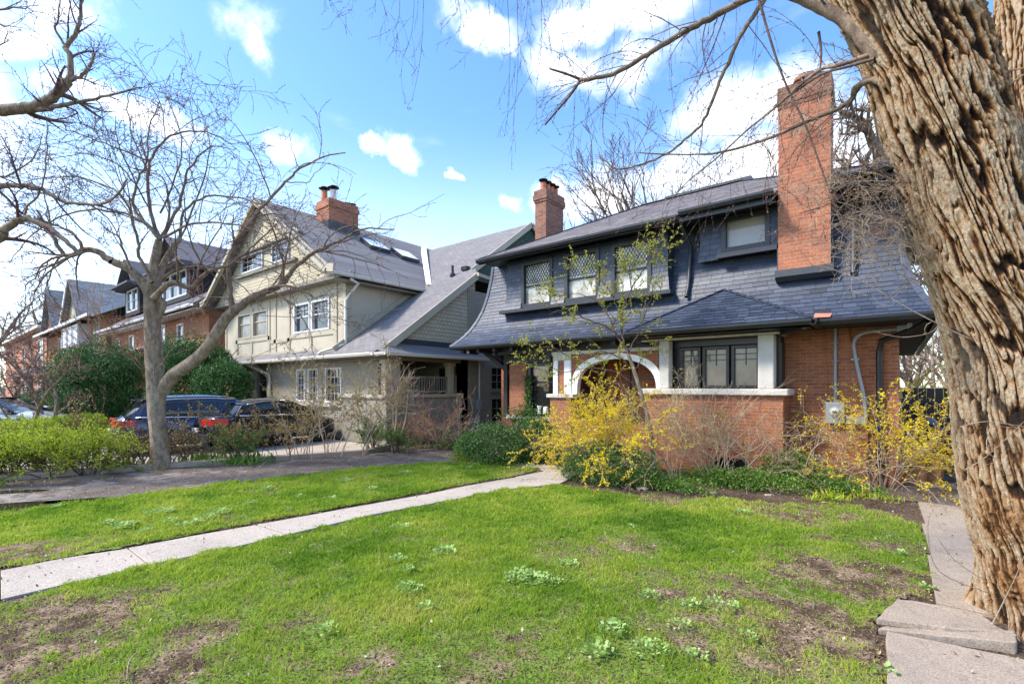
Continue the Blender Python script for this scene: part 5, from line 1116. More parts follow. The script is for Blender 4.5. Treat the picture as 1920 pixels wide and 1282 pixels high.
for pts, r0, r1, a, k in (
    ([(440, 582), (470, 560), (506, 543), (530, 532), (550, 505), (586, 474), (633, 455), (678, 431), (740, 430)], .095, .012, FC, 7), ([(586, 474), (640, 470), (690, 485), (720, 500)], .02, .005, FC, 4), ([(633, 455), (690, 440), (735, 432)], .02, .006, FC, 3),
    ([(437, 584), (432, 550), (428, 510), (439, 461), (470, 415), (499, 379), (536, 341), (562, 317), (607, 294), (648, 287)], .07, .012, FC + .2, 6), ([(562, 317), (550, 290), (543, 250)], .015, .005, FC, 2), ([(536, 341), (575, 343), (590, 325), (618, 305)], .015, .005, FC, 2),
    ([(210, 491), (183, 471), (157, 469), (121, 478), (104, 450), (85, 420), (70, 395)], .075, .02, FC - .3, 8), ([(157, 469), (140, 440), (110, 425), (60, 415), (10, 410)], .035, .008, FC - .4, 8), ([(121, 478), (90, 490), (55, 530), (42, 548)], .03, .005, FC - .4, 5),
    ([(287, 560), (320, 530), (357, 540), (383, 514), (413, 502), (440, 490), (480, 455), (520, 420)], .07, .012, FC - .2, 8), ([(300, 530), (330, 505), (380, 500), (430, 520), (480, 560)], .035, .008, FC + .3, 7),
    ([(300, 450), (275, 420), (252, 390), (255, 345), (275, 310), (276, 260), (290, 215), (300, 190)], .04, .008, FC - .2, 9), ([(300, 450), (283, 395), (277, 330), (290, 285), (320, 255), (365, 246), (410, 255), (450, 285)], .045, .007, FC, 10),
    ([(300, 450), (318, 400), (310, 345), (290, 320)], .035, .008, FC + .2, 7), ([(305, 446), (335, 385), (350, 330), (370, 295), (400, 275), (440, 282)], .04, .007, FC + .3, 9), ([(338, 446), (345, 395), (390, 370), (450, 372), (510, 390), (560, 430)], .035, .006, FC + .4, 10),
    ([(277, 300), (225, 281), (169, 259), (112, 240), (50, 229)], .022, .005, FC - .4, 9), ([(300, 450), (260, 410), (200, 395), (130, 400), (60, 440), (20, 490)], .035, .007, FC - .6, 10), ([(286, 530), (262, 480), (255, 440), (235, 380), (190, 345), (120, 330), (50, 340)], .04, .007, FC - .5, 10),
    ([(276, 320), (245, 240), (240, 180), (262, 150)], .02, .005, FC + .3, 7), ([(300, 400), (330, 330), (340, 260), (320, 200), (300, 160)], .025, .005, FC + .5, 8), ([(305, 446), (360, 420), (430, 420), (490, 440), (540, 490)], .03, .006, FC - .8, 9),
    ([(338, 446), (380, 340), (392, 260), (372, 200)], .025, .005, FC + .6, 7), ([(255, 345), (205, 300), (150, 290), (80, 300)], .02, .005, FC - .8, 8), ([(440, 490), (500, 500), (560, 540), (600, 600)], .02, .005, FC - .4, 8),
    ([(430, 560), (390, 560), (350, 590)], .02, .005, FC - .5, 5), ([(500, 545), (540, 560), (580, 620), (590, 680)], .02, .005, FC - .3, 7), ([(246, 505), (225, 450), (200, 430), (150, 380)], .03, .006, FC - .5, 8), ([(289, 700), (270, 640), (262, 600)], .012, .004, FC - .4, 6), ([(295, 690), (330, 640), (345, 590)], .012, .004, FC - .4, 6)):
    gc.path(F2(pts, a), r0, r1, 3 if k > 7 else 2, dict(oc2, k=[4, 5, k - 1] if k > 7 else [4, k]), jit=.012)
b = MB(); tr.mesh(b)
V = np.vstack(b.V); n_ = fbm(V[:, 0] * 5, V[:, 1] * 5, V[:, 2] * 3, 4) - .5; n5 = vnoise(V[:, 0] * 2, V[:, 1] * 2, V[:, 2] * 1.6) - .5
b.V = [V + (np.stack([n_, n5, 0 * n_], 1) * .09)]; b.build('trunk', M_bark, CT, smooth=True)
b = MB(); gc.mesh(b, 1, 9, .004)
b.build('limbs', M_brownbark, CT, smooth=True)
b = MB(); gc.mesh(b, 0, 0, .0042); b.build('twigs', M_twigp, CT, smooth=True)
print('cherry segs', len(gc.segs)); buds(gc, 6500, .032, M_bud, CT, (0, 1))
for px, py in ():
    b = MB(); p = P(px - 10, py, FC - .12); b.lathe((p[0], p[1], p[2] - .08), [(.0, 0), (.07, .03), (.10, .08), (.07, .13), (0, .16)], 10); b.build('burr', M_bark, CT, smooth=True)
# ---- tree whose branches reach in from the left edge
base = P(-230, 724, 8.2); LT = thing('street_tree', 'bare tree outside the left edge reaching thick branches into the sky', 'tree', (base[0], base[1], 0))
gt = Grow(); F3 = lambda l, a=8.2: fp(l, a)
ot = dict(k=[5, 6, 6], wig=.12, trop=[-.02, 0, 0], curl=.08, ratio=.55, ang=45, seg=.10, rr=.5, maxl=[.5, .9, 1.2], t0=.2)
gt.path(F3([(-235, 925), (-225, 700), (-210, 450), (-190, 250), (-170, 50), (-150, -100)]), .3, .16, 0, ot)
for pts, r0, r1, k in (([(-205, 300), (-120, 235), (-50, 212), (0, 206), (37, 204), (67, 199), (92, 186), (112, 169), (128, 152)], .11, .07, 3), ([(128, 152), (133, 135), (129, 101), (124, 88), (135, 70), (146, 56), (152, 30), (153, 0), (165, -40)], .05, .02, 6), ([(124, 88), (103, 55), (110, 38), (113, 0)], .022, .01, 5),
                   ([(60, 203), (85, 205), (120, 197), (160, 190), (190, 183), (230, 172), (265, 165)], .05, .008, 8), ([(128, 152), (150, 143), (165, 130), (173, 115), (176, 96)], .035, .015, 6), ([(-205, 460), (-90, 370), (0, 349), (40, 349), (75, 354), (112, 375), (161, 383), (208, 376), (240, 335)], .06, .015, 8),
                   ([(-215, 560), (-60, 470), (0, 446), (8, 432), (25, 418), (50, 410), (85, 424), (120, 450), (150, 478)], .09, .03, 6), ([(-190, 120), (-60, 40), (0, 18), (40, 14), (60, 20)], .03, .006, 6), ([(-180, 40), (-40, 30), (10, 50), (30, 50)], .02, .006, 6), ([(-40, 120), (0, 88), (15, 60)], .02, .005, 4), ([(-200,400),(-60,330),(10,330),(60,300),(80,250)],.03,.006,6),
                   ([(40, 410), (60, 380), (80, 350), (85, 300), (88, 250), (82, 200)], .02, .006, 6), ([(95, 430), (90, 400), (80, 350)], .02, .008, 4)):
    gt.path(F3(pts), r0, r1, 2, dict(ot, k=[5, k]), jit=.01)
b = MB(); tubes(b, [(gt.segs[0][0], gt.segs[0][1])], 12); b.build('trunk', M_bark, LT, smooth=True)
b = MB(); gt.segs = gt.segs[1:]; gt.mesh(b, 2, 9); b.build('limbs', M_brownbark, LT, smooth=True); b = MB(); gt.mesh(b, 0, 1, .003); b.build('twigs', M_twigp, LT, smooth=True); buds(gt, 1500, .024, M_bud, LT, (0, 1))
# ---- generic bare trees and shrubs
def bare_tree(label, x, y, h, r, spread=.35, stems=1, o=None, mt=None, tw=None, bud=None, nb=600, bs=.04, cat='tree', name='bare_tree', group=None, lean=(0, 0), lv=3, rmin=.004):
    t = thing(name, label, cat, (x, y, 0), group); g_ = Grow()
    oo = dict(k=[6, 6, 7], wig=.09, trop=[.02, .03, .03], curl=.05, ratio=.55, ang=38, seg=.3, rr=.55, t0=.25); oo.update(o or {})
    for i in range(stems):
        d = RS.normal(size=3) * spread * (1 if stems > 1 else .3); d[2] = 1; d[0] += lean[0]; d[1] += lean[1]
        g_.br((x + RS.uniform(-.1, .1) * stems ** .5 * (1 if stems > 1 else 0), y + RS.uniform(-.1, .1) * (1 if stems > 1 else 0), -.05), d, h * (.75 + .25 * RS.rand()), r, lv, oo)
    b = MB(); g_.mesh(b, 2 if lv > 1 else 1, 9, rmin); b.build('trunk', mt or M_bark, t, smooth=True)
    b = MB(); g_.mesh(b, 0, 1 if lv > 1 else 0, rmin); b.build('crown', tw or M_twig, t, smooth=True)
    if bud: buds(g_, nb, bs, bud, t)
    return t, g_
for lab, px, f, h, r, st in (('tall bare tree rising behind the slate roof ridge, left of the big chimney', 1278, 26, 15.5, .24, 3), ('slender bare tree behind the roof, just left of the brick chimney', 1345, 28, 15.2, .2, 3), ('thin bare tree top behind the left end of the roof ridge', 1215, 30, 14.5, .17, 2)):
    q = P(px, 700, f); bare_tree(lab, q[0], q[1], h, r, .12, st, dict(ratio=.5, k=[6, 6, 9], ang=30), rmin=.013, nb=300, bud=M_bud, bs=.07, mt=M_bark)
q = P(1662, 700, 17); t = thing('bare_tree', 'thick forked bare tree behind the house, right of the brick chimney', 'tree', (q[0], q[1], 0)); gf = Grow(); of = dict(k=[5, 7, 9], wig=.13, trop=[-.02, .02, .02], curl=.08, ratio=.5, ang=48, seg=.25, rr=.5, maxl=[.8, 1.5, 2.2], t0=.1)
gf.path(fp([(1668, 830), (1664, 600), (1658, 400), (1654, 330), (1658, 270), (1650, 218), (1655, 150), (1640, 60)], 17), .36, .12, 0, of); b = MB(); gf.mesh(b); b.build('trunk', M_bark, t, smooth=True); gf.segs = []
for pts, r0, r1 in (([(1656, 330), (1641, 267), (1622, 238), (1600, 218), (1576, 212)], .20, .07), ([(1654, 340), (1640, 330), (1600, 328), (1592, 313), (1568, 302)], .16, .05), ([(1656, 250), (1680, 200), (1700, 120)], .14, .05), ([(1641, 267), (1625, 300), (1618, 330)], .09, .04), ([(1650, 218), (1630, 170), (1620, 120), (1590, 90)], .10, .03), ([(1660, 300), (1700, 260), (1740, 200)], .12, .04), ([(1622, 238), (1600, 250), (1575, 252)], .07, .03)):
    gf.path(fp(pts, 17), r0, r1, 3, dict(of, k=[5, 6, 8]), jit=.04)
b = MB(); gf.mesh(b, 0, 9, .008); b.build('crown', M_brownbark, t, smooth=True)
q = P(1620, 700, 21); bare_tree('crooked bare tree between the chimney and the forked tree', q[0], q[1], 12, .2, .03, 2, dict(k=[6, 7, 8], ratio=.55, ang=48, wig=.14), rmin=.008)
for i, (px, f, h) in enumerate(((1745, 30, 7), (1790, 34, 8), (1700, 38, 9), (1850, 32, 9), (1920, 36, 10))):
    q = P(px, 700, f); bare_tree(['tan bare tree just beyond the side passage under the eave corner', 'brown bare tree beyond the passage fence beside the trunk', 'tallest tan bare tree beyond the side passage', 'brown bare tree hidden mostly by the large trunk', 'tan bare tree at the right edge behind the large trunk'][i], q[0], q[1], h, .15, .25, 4, dict(k=[6, 7, 8]), rmin=.01, tw=M_twigt if i % 2 else M_twig, group='bare trees beyond the side passage')
q = P(95, 700, 75); bare_tree('distant bare tree behind the steep slate gables', q[0], q[1], 19, .35, .15, 2, dict(k=[6, 7, 8]), rmin=.025)
q = P(-30, 700, 60); bare_tree('distant purplish bare tree beyond the farthest house', q[0], q[1], 14, .35, .15, 2, dict(k=[6, 7, 8]), rmin=.025, tw=M_twigp)
q = P(85, 700, 16.5); bare_tree('small multi stemmed magnolia with pink buds in front of the farthest house', q[0], q[1], 3.8, .07, .6, 4, dict(k=[5, 6, 6], wig=.16, ang=46), rmin=.006, tw=M_twigp, bud=M_bud, nb=2200, bs=.05, name='magnolia_tree')
q = P(25, 700, 22); bare_tree('low spreading pinkish tree at the left edge behind the white car', q[0], q[1], 4.6, .08, .6, 4, dict(k=[5, 6, 7], wig=.16, ang=46), rmin=.008, tw=M_twigp, bud=M_bud, nb=2000, bs=.06, name='magnolia_tree')
q = P(235, 700, 26); bare_tree('orange twigged bare shrub tree before the dark dormer house', q[0], q[1], 6.6, .06, .3, 5, dict(k=[5, 6, 6], wig=.1, ang=32), rmin=.006, tw=M_twigr, mt=M_twigr, bud=M_budg, nb=900, bs=.05)
q = P(378, 700, 21); bare_tree('thin bare tree beside the red brick side wall', q[0], q[1], 5.4, .04, .3, 3, dict(k=[5, 6, 6], wig=.1, ang=32), rmin=.005, tw=M_twigr)
q = P(735, 700, 13.3); bare_tree('thin upright sapling in front of the beige house porch', q[0], q[1], 3.9, .025, .05, 1, dict(k=[4, 8], t0=.6, wig=.05, ang=45, ratio=.3), rmin=.005, lv=2, tw=M_twigt, mt=M_twigt, name='sapling', lean=(0.02, 0))
# ================================================================ SHRUBS AND PLANTS
M_forsy = attrmat('forsythia_flower', [(0, (.74, .52, .01)), (.6, (.90, .70, .012)), (1, (.95, .80, .03))], .5, .5)
M_lgreen = attrmat('spring_leaf', [(0, (.26, .29, .03)), (.6, (.44, .45, .05)), (1, (.55, .50, .10))], .5, .45)
M_dgreen = attrmat('glossy_leaf', [(0, (.035, .08, .02)), (.5, (.08, .17, .035)), (.85, (.14, .25, .06)), (1, (.24, .32, .11))], .45, .25, .4)
M_yew = attrmat('yew_needles', [(0, (.02, .06, .015)), (.5, (.05, .14, .03)), (1, (.11, .24, .055))], .5, .15)
M_yewold = attrmat('pale_yew_needles', [(0, (.05, .08, .02)), (1, (.13, .15, .05))], .5, .15)
M_lime = attrmat('lime_leaf', [(0, (.22, .32, .015)), (.5, (.40, .50, .03)), (1, (.55, .62, .05))], .5, .45)
M_mgreen = attrmat('fresh_leaf', [(0, (.07, .16, .02)), (.6, (.15, .28, .04)), (1, (.25, .36, .07))], .45, .35)
M_bronze = attrmat('bronze_leaf', [(0, (.20, .14, .03)), (.5, (.36, .26, .06)), (1, (.48, .36, .12))], .5, .4)
M_weed = attrmat('weed_leaf', [(0, (.20, .34, .07)), (.6, (.38, .54, .15)), (1, (.55, .66, .30))], .6, .4, .15)
M_dead = attrmat('dead_leaf', [(0, (.12, .07, .04)), (.5, (.28, .17, .09)), (.8, (.48, .36, .24)), (1, (.55, .50, .42))], .7, .15)
def shrub(name, label, x, y, w_, h, stems, lv, mt, lf=(), o=None, group=None, arch=.5, r=.010, cat='shrub', rmin=.0025, base=.12, lean=(0, 0), z0=0):
    t = thing(name, label, cat, (x, y, 0), group); g_ = Grow()
    oo = dict(k=[5, 7], wig=.10, trop=[-.03, -.05, -.06], curl=.08, ratio=.5, ang=42, seg=.10, rr=.6, t0=.25); oo.update(o or {})
    for i in range(stems):
        a = RS.uniform(0, 2 * PI); q = RS.rand() ** .7; bx, by = x + math.cos(a) * base * q * w_, y + math.sin(a) * base * q * w_
        d = np.array([math.cos(a) * w_ * .5 * q + lean[0], math.sin(a) * w_ * .5 * q + lean[1], h * (1 - .3 * q)]); L = np.linalg.norm(d) * (.8 + .3 * RS.rand())
        d[2] += arch * h * q * .6; g_.br((bx, by, z0), d, L * (1 + arch * .2), r * (.6 + .6 * RS.rand()), lv, oo)
    b = MB(); g_.mesh(b, 0, 9, rmin); b.build('stems', mt, t, smooth=True)
    for nm, n, sz, m, lvs, asp, up in lf:
        b = MB(); p = g_.points(lvs, n, .2); p = p + RS.normal(size=p.shape) * sz * .18; leaves(b, p, sz, asp, up, cup=.12); b.build(nm, m, t)
    return t, g_
def leafmass(b, c, rad, n, size, shell=.35, asp=.5, up=.2, lump=.35, seed=0., flat=0):
    """leaves spread in the outer part of an uneven crown; gaps come from the noise"""
    d = RS.normal(size=(int(n * 1.8), 3)); d /= np.linalg.norm(d, axis=1, keepdims=True)
    if flat: d = np.sign(d) * np.abs(d) ** .75; d /= np.maximum(np.linalg.norm(d, axis=1, keepdims=True) * .85, .6)
    k = 1 - lump / 2 + lump * fbm(d[:, 0] * 2.2 + seed, d[:, 1] * 2.2, d[:, 2] * 2.2 + seed, 4) * 1.6 - lump * .3
    p = d * (k * (1 - shell * RS.rand(len(d)) ** 1.6))[:, None] * np.array(rad) + np.array(c)
    g_ = fbm(p[:, 0] * 3 / max(.5, rad[0]) + seed, p[:, 1] * 3 / max(.5, rad[1]), p[:, 2] * 3 / max(.5, rad[2]) + 2, 3); p = p[(g_ > .40) | (RS.rand(len(p)) < .25)][:n]; p = p[p[:, 2] > .01]
    leaves(b, p, size, asp, up, cup=.1)
fl = lambda n, s_=.040: ('flowers', n, s_, M_forsy, (0, 1), .55, .2)
x, y, _ = G(1135, 902); shrub('forsythia_bush', 'yellow flowering forsythia in front of the porch arch', x, y, 1.5, 1.75, 28, 2, M_twigt, [fl(13500), ('leaves', 500, .035, M_lgreen, (0, 1), .4, .2)], lean=(.0, 0), arch=.5)
x, y, _ = G(1145, 906); t = thing('evergreen_bush', 'low glossy evergreen bush under the forsythia by the end of the path', 'shrub', (x, y, 0)); b = MB(); leafmass(b, (x - .15, y, .32), (1.0, .55, .45), 9000, .05, .5); b.build('foliage', M_dgreen, t)
x, y, _ = G(1655, 916); shrub('forsythia_bush', 'yellow flowering forsythia in front of the electric meter at the house corner', x, y, 2.0, 1.75, 30, 2, M_twigt, [fl(8000)], lean=(.2, -.1), arch=.7, o=dict(k=[4, 6]))
x, y, _ = G(1725, 860); shrub('forsythia_bush', 'forsythia with dense yellow flowers between the eave corner and the large trunk', x - .1, y + .3, 1.5, 2.1, 22, 2, M_twigt, [fl(9500)], arch=.5, lean=(.1, 0))
# young tree with opening yellow-green leaves
b0 = G(1222, 892); ST = thing('serviceberry_tree', 'small leaning tree with opening yellow green leaves before the dormer windows', 'tree', b0); f_ = 9.3; gz = Grow()
os_ = dict(k=[6, 7], wig=.14, trop=[.02, .03], curl=.09, ratio=.55, ang=45, seg=.07, rr=.5, maxl=[.35, .6], t0=.15)
gz.path(fp([(1228, 895), (1218, 800), (1203, 742), (1189, 695), (1177, 662)], f_), .045, .034, 0, os_)
for pts, r0, r1, k in (([(1177, 662), (1157, 630), (1135, 611), (1093, 596), (1060, 580), (1030, 590)], .026, .006, 9), ([(1177, 660), (1166, 630), (1168, 590), (1185, 540), (1210, 500), (1238, 465)], .024, .006, 10), ([(1168, 600), (1150, 560), (1130, 530), (1095, 520), (1070, 510)], .015, .004, 8),
                   ([(1189, 695), (1157, 668), (1130, 660), (1080, 670), (1030, 650), (1000, 655)], .018, .005, 9), ([(1157, 630), (1140, 590), (1110, 560), (1060, 548), (1040, 545)], .014, .004, 8), ([(1185, 545), (1180, 510), (1200, 470), (1205, 455)], .012, .004, 7), ([(1177, 662), (1200, 620), (1215, 570), (1230, 530), (1240, 500)], .015, .004, 8),
                   ([(1200, 735), (1160, 700), (1100, 690), (1040, 700), (1010, 690)], .014, .004, 7), ([(1150, 560), (1160, 520), (1175, 490)], .01, .004, 6), ([(1189, 695), (1215, 660), (1245, 640)], .012, .004, 6)):
    gz.path(fp(pts, f_), r0, r1, 2, dict(os_, k=[6, k]), jit=.012)
b = MB(); gz.mesh(b, 0, 0, .0025) if 0 else None; b.V = []; tubes(b, [(gz.segs[0][0], gz.segs[0][1])], 10); b.build('trunk', M_bark, ST, smooth=True)
gz.segs = gz.segs[1:]; b = MB(); gz.mesh(b, 0, 9, .0022); b.build('branches', M_twig, ST, smooth=True)
b = MB(); p = gz.points((0, 1), 5200, .25); leaves(b, p, .044, .55, .7); b.build('leaves', M_lgreen, ST)
# bare shrubs before the bay
x, y, _ = G(1345, 905); shrub('bare_shrub', 'bare tangled shrub with a few green leaves in front of the brick bay', x, y, 2.0, 1.8, 15, 2, M_twigt, [('leaves', 750, .04, M_lgreen, (0, 1), .5, .5)], o=dict(k=[5, 8], wig=.16), arch=.4)
x, y, _ = G(1270, 905); shrub('bare_shrub', 'taller bare shrub with yellow green shoots left of the brick bay', x, y, 1.5, 2.2, 11, 2, M_twigt, [('leaves', 700, .04, M_lgreen, (0, 1), .5, .5), ('flowers', 260, .03, M_forsy, (0, 1), .55, .2)], arch=.3)
x, y, _ = G(1430, 905); shrub('bare_shrub', 'brown twiggy shrub at the right end of the brick bay', x, y, 1.6, 1.35, 11, 2, M_twigt, [('leaves', 120, .04, M_lgreen, (0, 1), .5, .5)], o=dict(k=[5, 7], wig=.16), arch=.5)
x, y, _ = G(1325, 900); shrub('bare_shrub', 'long straight bare twigs standing up before the bay windows', x, y + .25, 1.0, 2.6, 10, 1, M_twigt, [('leaves', 120, .035, M_lgreen, (0, 1), .5, .5)], arch=.1, o=dict(k=[6], ang=28))
x, y, _ = G(1540, 912); shrub('bare_shrub', 'thin arching tan twigs between bay and meter', x, y, 2.0, 1.1, 14, 2, M_twigt, [fl(300)], o=dict(k=[3, 5]), arch=.9)
# ground cover
b = MB()
for px, py, rx, ry, h, n in ((1250, 918, .8, .3, .22, 3000), (1400, 915, .9, .35, .28, 4200), (1480, 905, .6, .4, .5, 4200), (1540, 915, .6, .35, .3, 3600), (1590, 925, .5, .22, .16, 2000), (1330, 905, .8, .4, .25, 2500)):
    c = G(px, py); leafmass(b, (c[0], c[1], h * .3), (rx, ry, h), n, .045, .8, .6, .3)
setp(b.build('ground_cover', M_mgreen), 'leafy green ground cover at the foot of the brick bay', 'ground cover', kind='stuff')
# bushes left of the path end
for lab, px, py, rx, ry, h, n, m in (('glossy green bush climbing against the left brick pier', 1000, 866, .75, .55, .62, 8000, M_dgreen), ('rounded dark green bush left of the white water table', 925, 868, .85, .6, .55, 8500, M_dgreen), ('light green low bush beside the painted brick corner', 885, 862, .5, .4, .36, 4200, M_mgreen)):
    c = G(px, py); t = thing('evergreen_bush', lab, 'shrub', c); b = MB(); leafmass(b, (c[0], c[1], h * .72), (rx, ry, h), n, .055, .5, seed=px); b.build('foliage', m, t)
    b = MB(); g_ = Grow()
    for k in range(7): g_.br(c, RS.normal(size=3) * [.5, .5, .1] + [0, 0, 1], h, .012, 1, dict(k=[5]))
    g_.mesh(b); b.build('stems', M_twig, t, smooth=True)
c = G(985, 815); t = thing('ivy', 'dark ivy strands hanging beside the left window', 'ivy', (-8.35, 10.9, 1)); b = MB(); V = np.stack([-8.2 + RS.normal(size=900) * .07, np.full(900, 10.9), 1.0 + RS.rand(900) * 1.1], 1); V2 = np.stack([-8.2 + RS.normal(size=1500) * .45, np.full(1500, 10.84) + RS.normal(size=1500) * .05, .95 + RS.normal(size=1500) * .13], 1)
leaves(b, np.vstack([V, V2]), .05, .7, -.3); b.build('leaves', M_dgreen, t)
x, y, _ = G(955, 862); shrub('bare_shrub', 'rusty brown twiggy shrub between two green bushes', x, y - .1, 1.1, .85, 40, 2, M_twigr, [('leaves', 700, .03, M_dead, (0, 1), .5, .2)], o=dict(k=[5, 6]), arch=.7)
def sprouts(label, px, py, r_, n, h, m, group=None):
    c = G(px, py); t = thing('sprout_clump', label, 'plant', c, group); b = MB(); P_ = np.stack([c[0] + RS.normal(size=n) * r_, c[1] + RS.normal(size=n) * r_ * .6, np.zeros(n)], 1)
    leaves(b, P_, h, .14, 1.6, jit=.35); b.build('leaves', m, t)
for i, (px, py, r_, n, h) in enumerate(((880, 862, .28, 260, .16), (905, 866, .25, 220, .14), (945, 868, .22, 160, .13), (1562, 936, .10, 120, .15), (1530, 938, .07, 60, .11), (1640, 935, .2, 120, .12), (380, 866, .35, 300, .22), (460, 866, .4, 260, .22), (220, 878, .3, 200, .2), (440, 868, .25, 200, .18))):
    sprouts(['broad lime sprouts at the garden corner by the painted wall', 'lime daylily sprouts under the light green bush', 'small lime sprouts beside the path bend', 'thick tuft of lime sprouts before the meter', 'tiny tuft of sprouts left of the thick tuft', 'sparse sprouts at the foot of the corner forsythia', 'strappy green leaves by the old tree foot', 'strappy green leaves along the low wall', 'strappy leaves in front of the purple twigs', 'narrow green leaves near the drive edge'][i], px, py, r_, n, h, M_lime if i < 6 else M_mgreen)
# lime green spirea hedge on the left
for i, (px, py, w_, h, lab) in enumerate(((15, 893, 1.6, .95, 'lime green spirea bush at the left edge, cut by the frame'), (95, 892, 1.7, 1.05, 'lime green spirea bush, middle of the row'), (165, 888, 1.6, 1.0, 'lime green spirea bush nearest the purple twigs'), (60, 876, 1.8, .95, 'lime green spirea bush standing behind the row'), (-75, 897, 1.6, .9, 'lime green spirea bush outside the left edge'))):
    x, y, _ = G(px, py); t, g_ = shrub('spirea_bush', lab, x, y, w_, h * .82, 34, 2, M_twig, [('leaves', 4200, .045, M_lime, (0, 1), .5, .5)], o=dict(k=[5, 6], ang=30, trop=[.03, .03, .0]), arch=.3, group='lime green spirea bushes', rmin=.003)
    b = MB(); leafmass(b, (x, y, h * .68), (w_ * .52, w_ * .45, h * .26), 2600, .045, .9, lump=.7, seed=px); b.build('foliage', M_lime, t)
b = MB(); a_, c_ = np.array(P(-60, 700, 13)[:2]), np.array(P(175, 700, 17)[:2])
for i in range(14): c = a_ + (c_ - a_) * i / 13; leafmass(b, (c[0], c[1], .45), (.6, .5, .42), 1500, .06, .7, seed=i)
t = thing('hedge', 'clipped fresh green hedge in front of the white car', 'hedge', (a_[0], a_[1], 0)); b.build('foliage', M_lime, t)
# yews
for lab, px, f, rx, ry, h, n, m in (('large dark green yew left of the old tree trunk', 185, 21.5, 1.75, 1.5, 1.75, 22000, M_yew), ('paler narrow yew column on the left side of the large yew', 134, 22.0, .75, .8, 1.2, 8000, M_yewold), ('dark green yew behind the navy wagon, right of the old trunk', 362, 19.5, 1.3, 1.3, 1.75, 18000, M_yew), ('lower dark yew beside the beige house corner', 418, 18.5, .8, .9, 1.3, 12000, M_yew),
                             ('dark clipped hedge behind the magnolia', 90, 30, 2.5, 1.2, .75, 8000, M_yew)):
    q = P(px, 700, f); t = thing('yew_bush', lab, 'shrub', (q[0], q[1], 0)); b = MB()
    leafmass(b, (q[0], q[1], h * 1.05), (rx, ry, h), n, .13, .45, .35, .5, lump=.45, seed=px * .1, flat=1)
    for k in range(12): a = RS.uniform(0, 2 * PI); leafmass(b, (q[0] + math.cos(a) * rx * .55, q[1] + math.sin(a) * ry * .55, h * RS.uniform(.6, 1.75)), (rx * .42, ry * .42, h * .32), n // 24, .12, .5, .35, .6, seed=k)
    b.build('foliage', m, t); b = MB(); g_ = Grow()
    for k in range(6): g_.br((q[0], q[1], 0), RS.normal(size=3) * [.4, .4, .1] + [0, 0, 1], h * 1.3, .05, 1, dict(k=[5]))
    g_.mesh(b); b.build('stems', M_twig, t, smooth=True)
# bronze leaved screen along the low wall
ob = dict(k=[4, 5], ang=36, trop=[.03, .04, .02], wig=.09)
for px, py, w_, h, st, n, mt, m, lab in ((620, 856, 1.1, 2.85, 10, 1500, M_twigt, M_bronze, 'tallest bronze leaved shrub before the beige house windows'), (680, 854, 1.0, 2.5, 8, 1100, M_twigt, M_bronze, 'bronze leaved shrub nearest the side porch'), (575, 860, 1.0, 2.3, 7, 900, M_twigt, M_bronze, 'bronze leaved shrub at the nose of the black car'),
                                    (530, 862, 1.0, 1.35, 5, 420, M_twig, M_bronze, 'half height bronze shrub over the black car doors'), (470, 866, 1.1, 1.2, 6, 420, M_twig, M_bronze, 'bronze shrub at the tail of the black car'), (415, 868, 1.0, 1.75, 6, 480, M_twig, M_bronze, 'bronze shrub with yellow tips between the two parked cars'),
                                    (350, 870, .9, .9, 9, 330, M_twig, M_bronze, 'low bronze shrub right of the old trunk'), (265, 872, .9, 0.95, 22, 60, M_twigp, M_bud, 'bare purple twigged shrub left of the old trunk'), (235, 874, .7, .8, 14, 50, M_twigp, M_bud, 'bare purple twigged shrub behind the navy car tail'), (325, 870, .7, .75, 12, 200, M_twigp, M_bronze, 'dark twiggy shrub against the old trunk'),
                                    (175, 868, .9, 1.75, 7, 300, M_twig, M_bronze, 'sparse yellow tipped twigs before the large yew'), (560,858,.8,1.4,5,300,M_twigt,M_bronze,'thin tan stemmed shrub at the front wheel')):
    x, y, _ = G(px, py); shrub('bronze_shrub' if m is M_bronze else 'twiggy_shrub', lab, x, y, w_, h, st, 2, mt, [('leaves', n, .055, m, (0, 1), .5, .4)], o=ob, arch=.15, rmin=.0035, r=.012, base=.3)
for px, py, w_, h, n, lab in ((440, 866, 1.3, .75, 2600, 'fresh green small leaved shrub below the black car tail'), (700, 846, .9, .85, 2200, 'fresh green shrub at the porch corner of the beige house'), (745, 848, .9, .6, 1400, 'low fresh green shrub in front of the porch wall'), (830, 842, 1.6, .2, 900, 'very low greenery along the painted porch wall')):
    x, y, _ = G(px, py); shrub('green_shrub', lab, x, y, w_, h, 22, 2, M_twig, [('leaves', n, .05, M_mgreen, (0, 1), .45, .5)], o=ob, arch=.4, rmin=.003)
# pruned fists and bare shrubs before the porch
x, y, _ = G(738, 846); PS = thing('pollarded_shrub', 'bare knobbly pollarded shrub with spiky shoots at the porch corner', 'shrub', (x, y, 0)); f_ = 13.2; g_ = Grow()
for pts in ([(735, 846), (742, 800), (745, 760), (750, 730)], [(738, 846), (725, 800), (700, 765)], [(740, 845), (760, 790), (765, 740)]): g_.path(fp(pts, f_), .035, .022, 0, dict(k=[0]))
b = MB(); g_.mesh(b); b.build('trunk', M_twigt, PS, smooth=True); g_ = Grow()
for i in range(110):
    c = P(RS.choice([745, 750, 762, 735, 715]) + RS.normal() * 7, RS.uniform(715, 765), f_); g_.br(c, RS.normal(size=3) * .7 + [0, 0, .8], RS.uniform(.25, .75), .010, 1, dict(k=[3], ang=40, wig=.14))
b = MB(); g_.mesh(b, rmin=.003); b.build('shoots', M_twigt, PS, smooth=True)
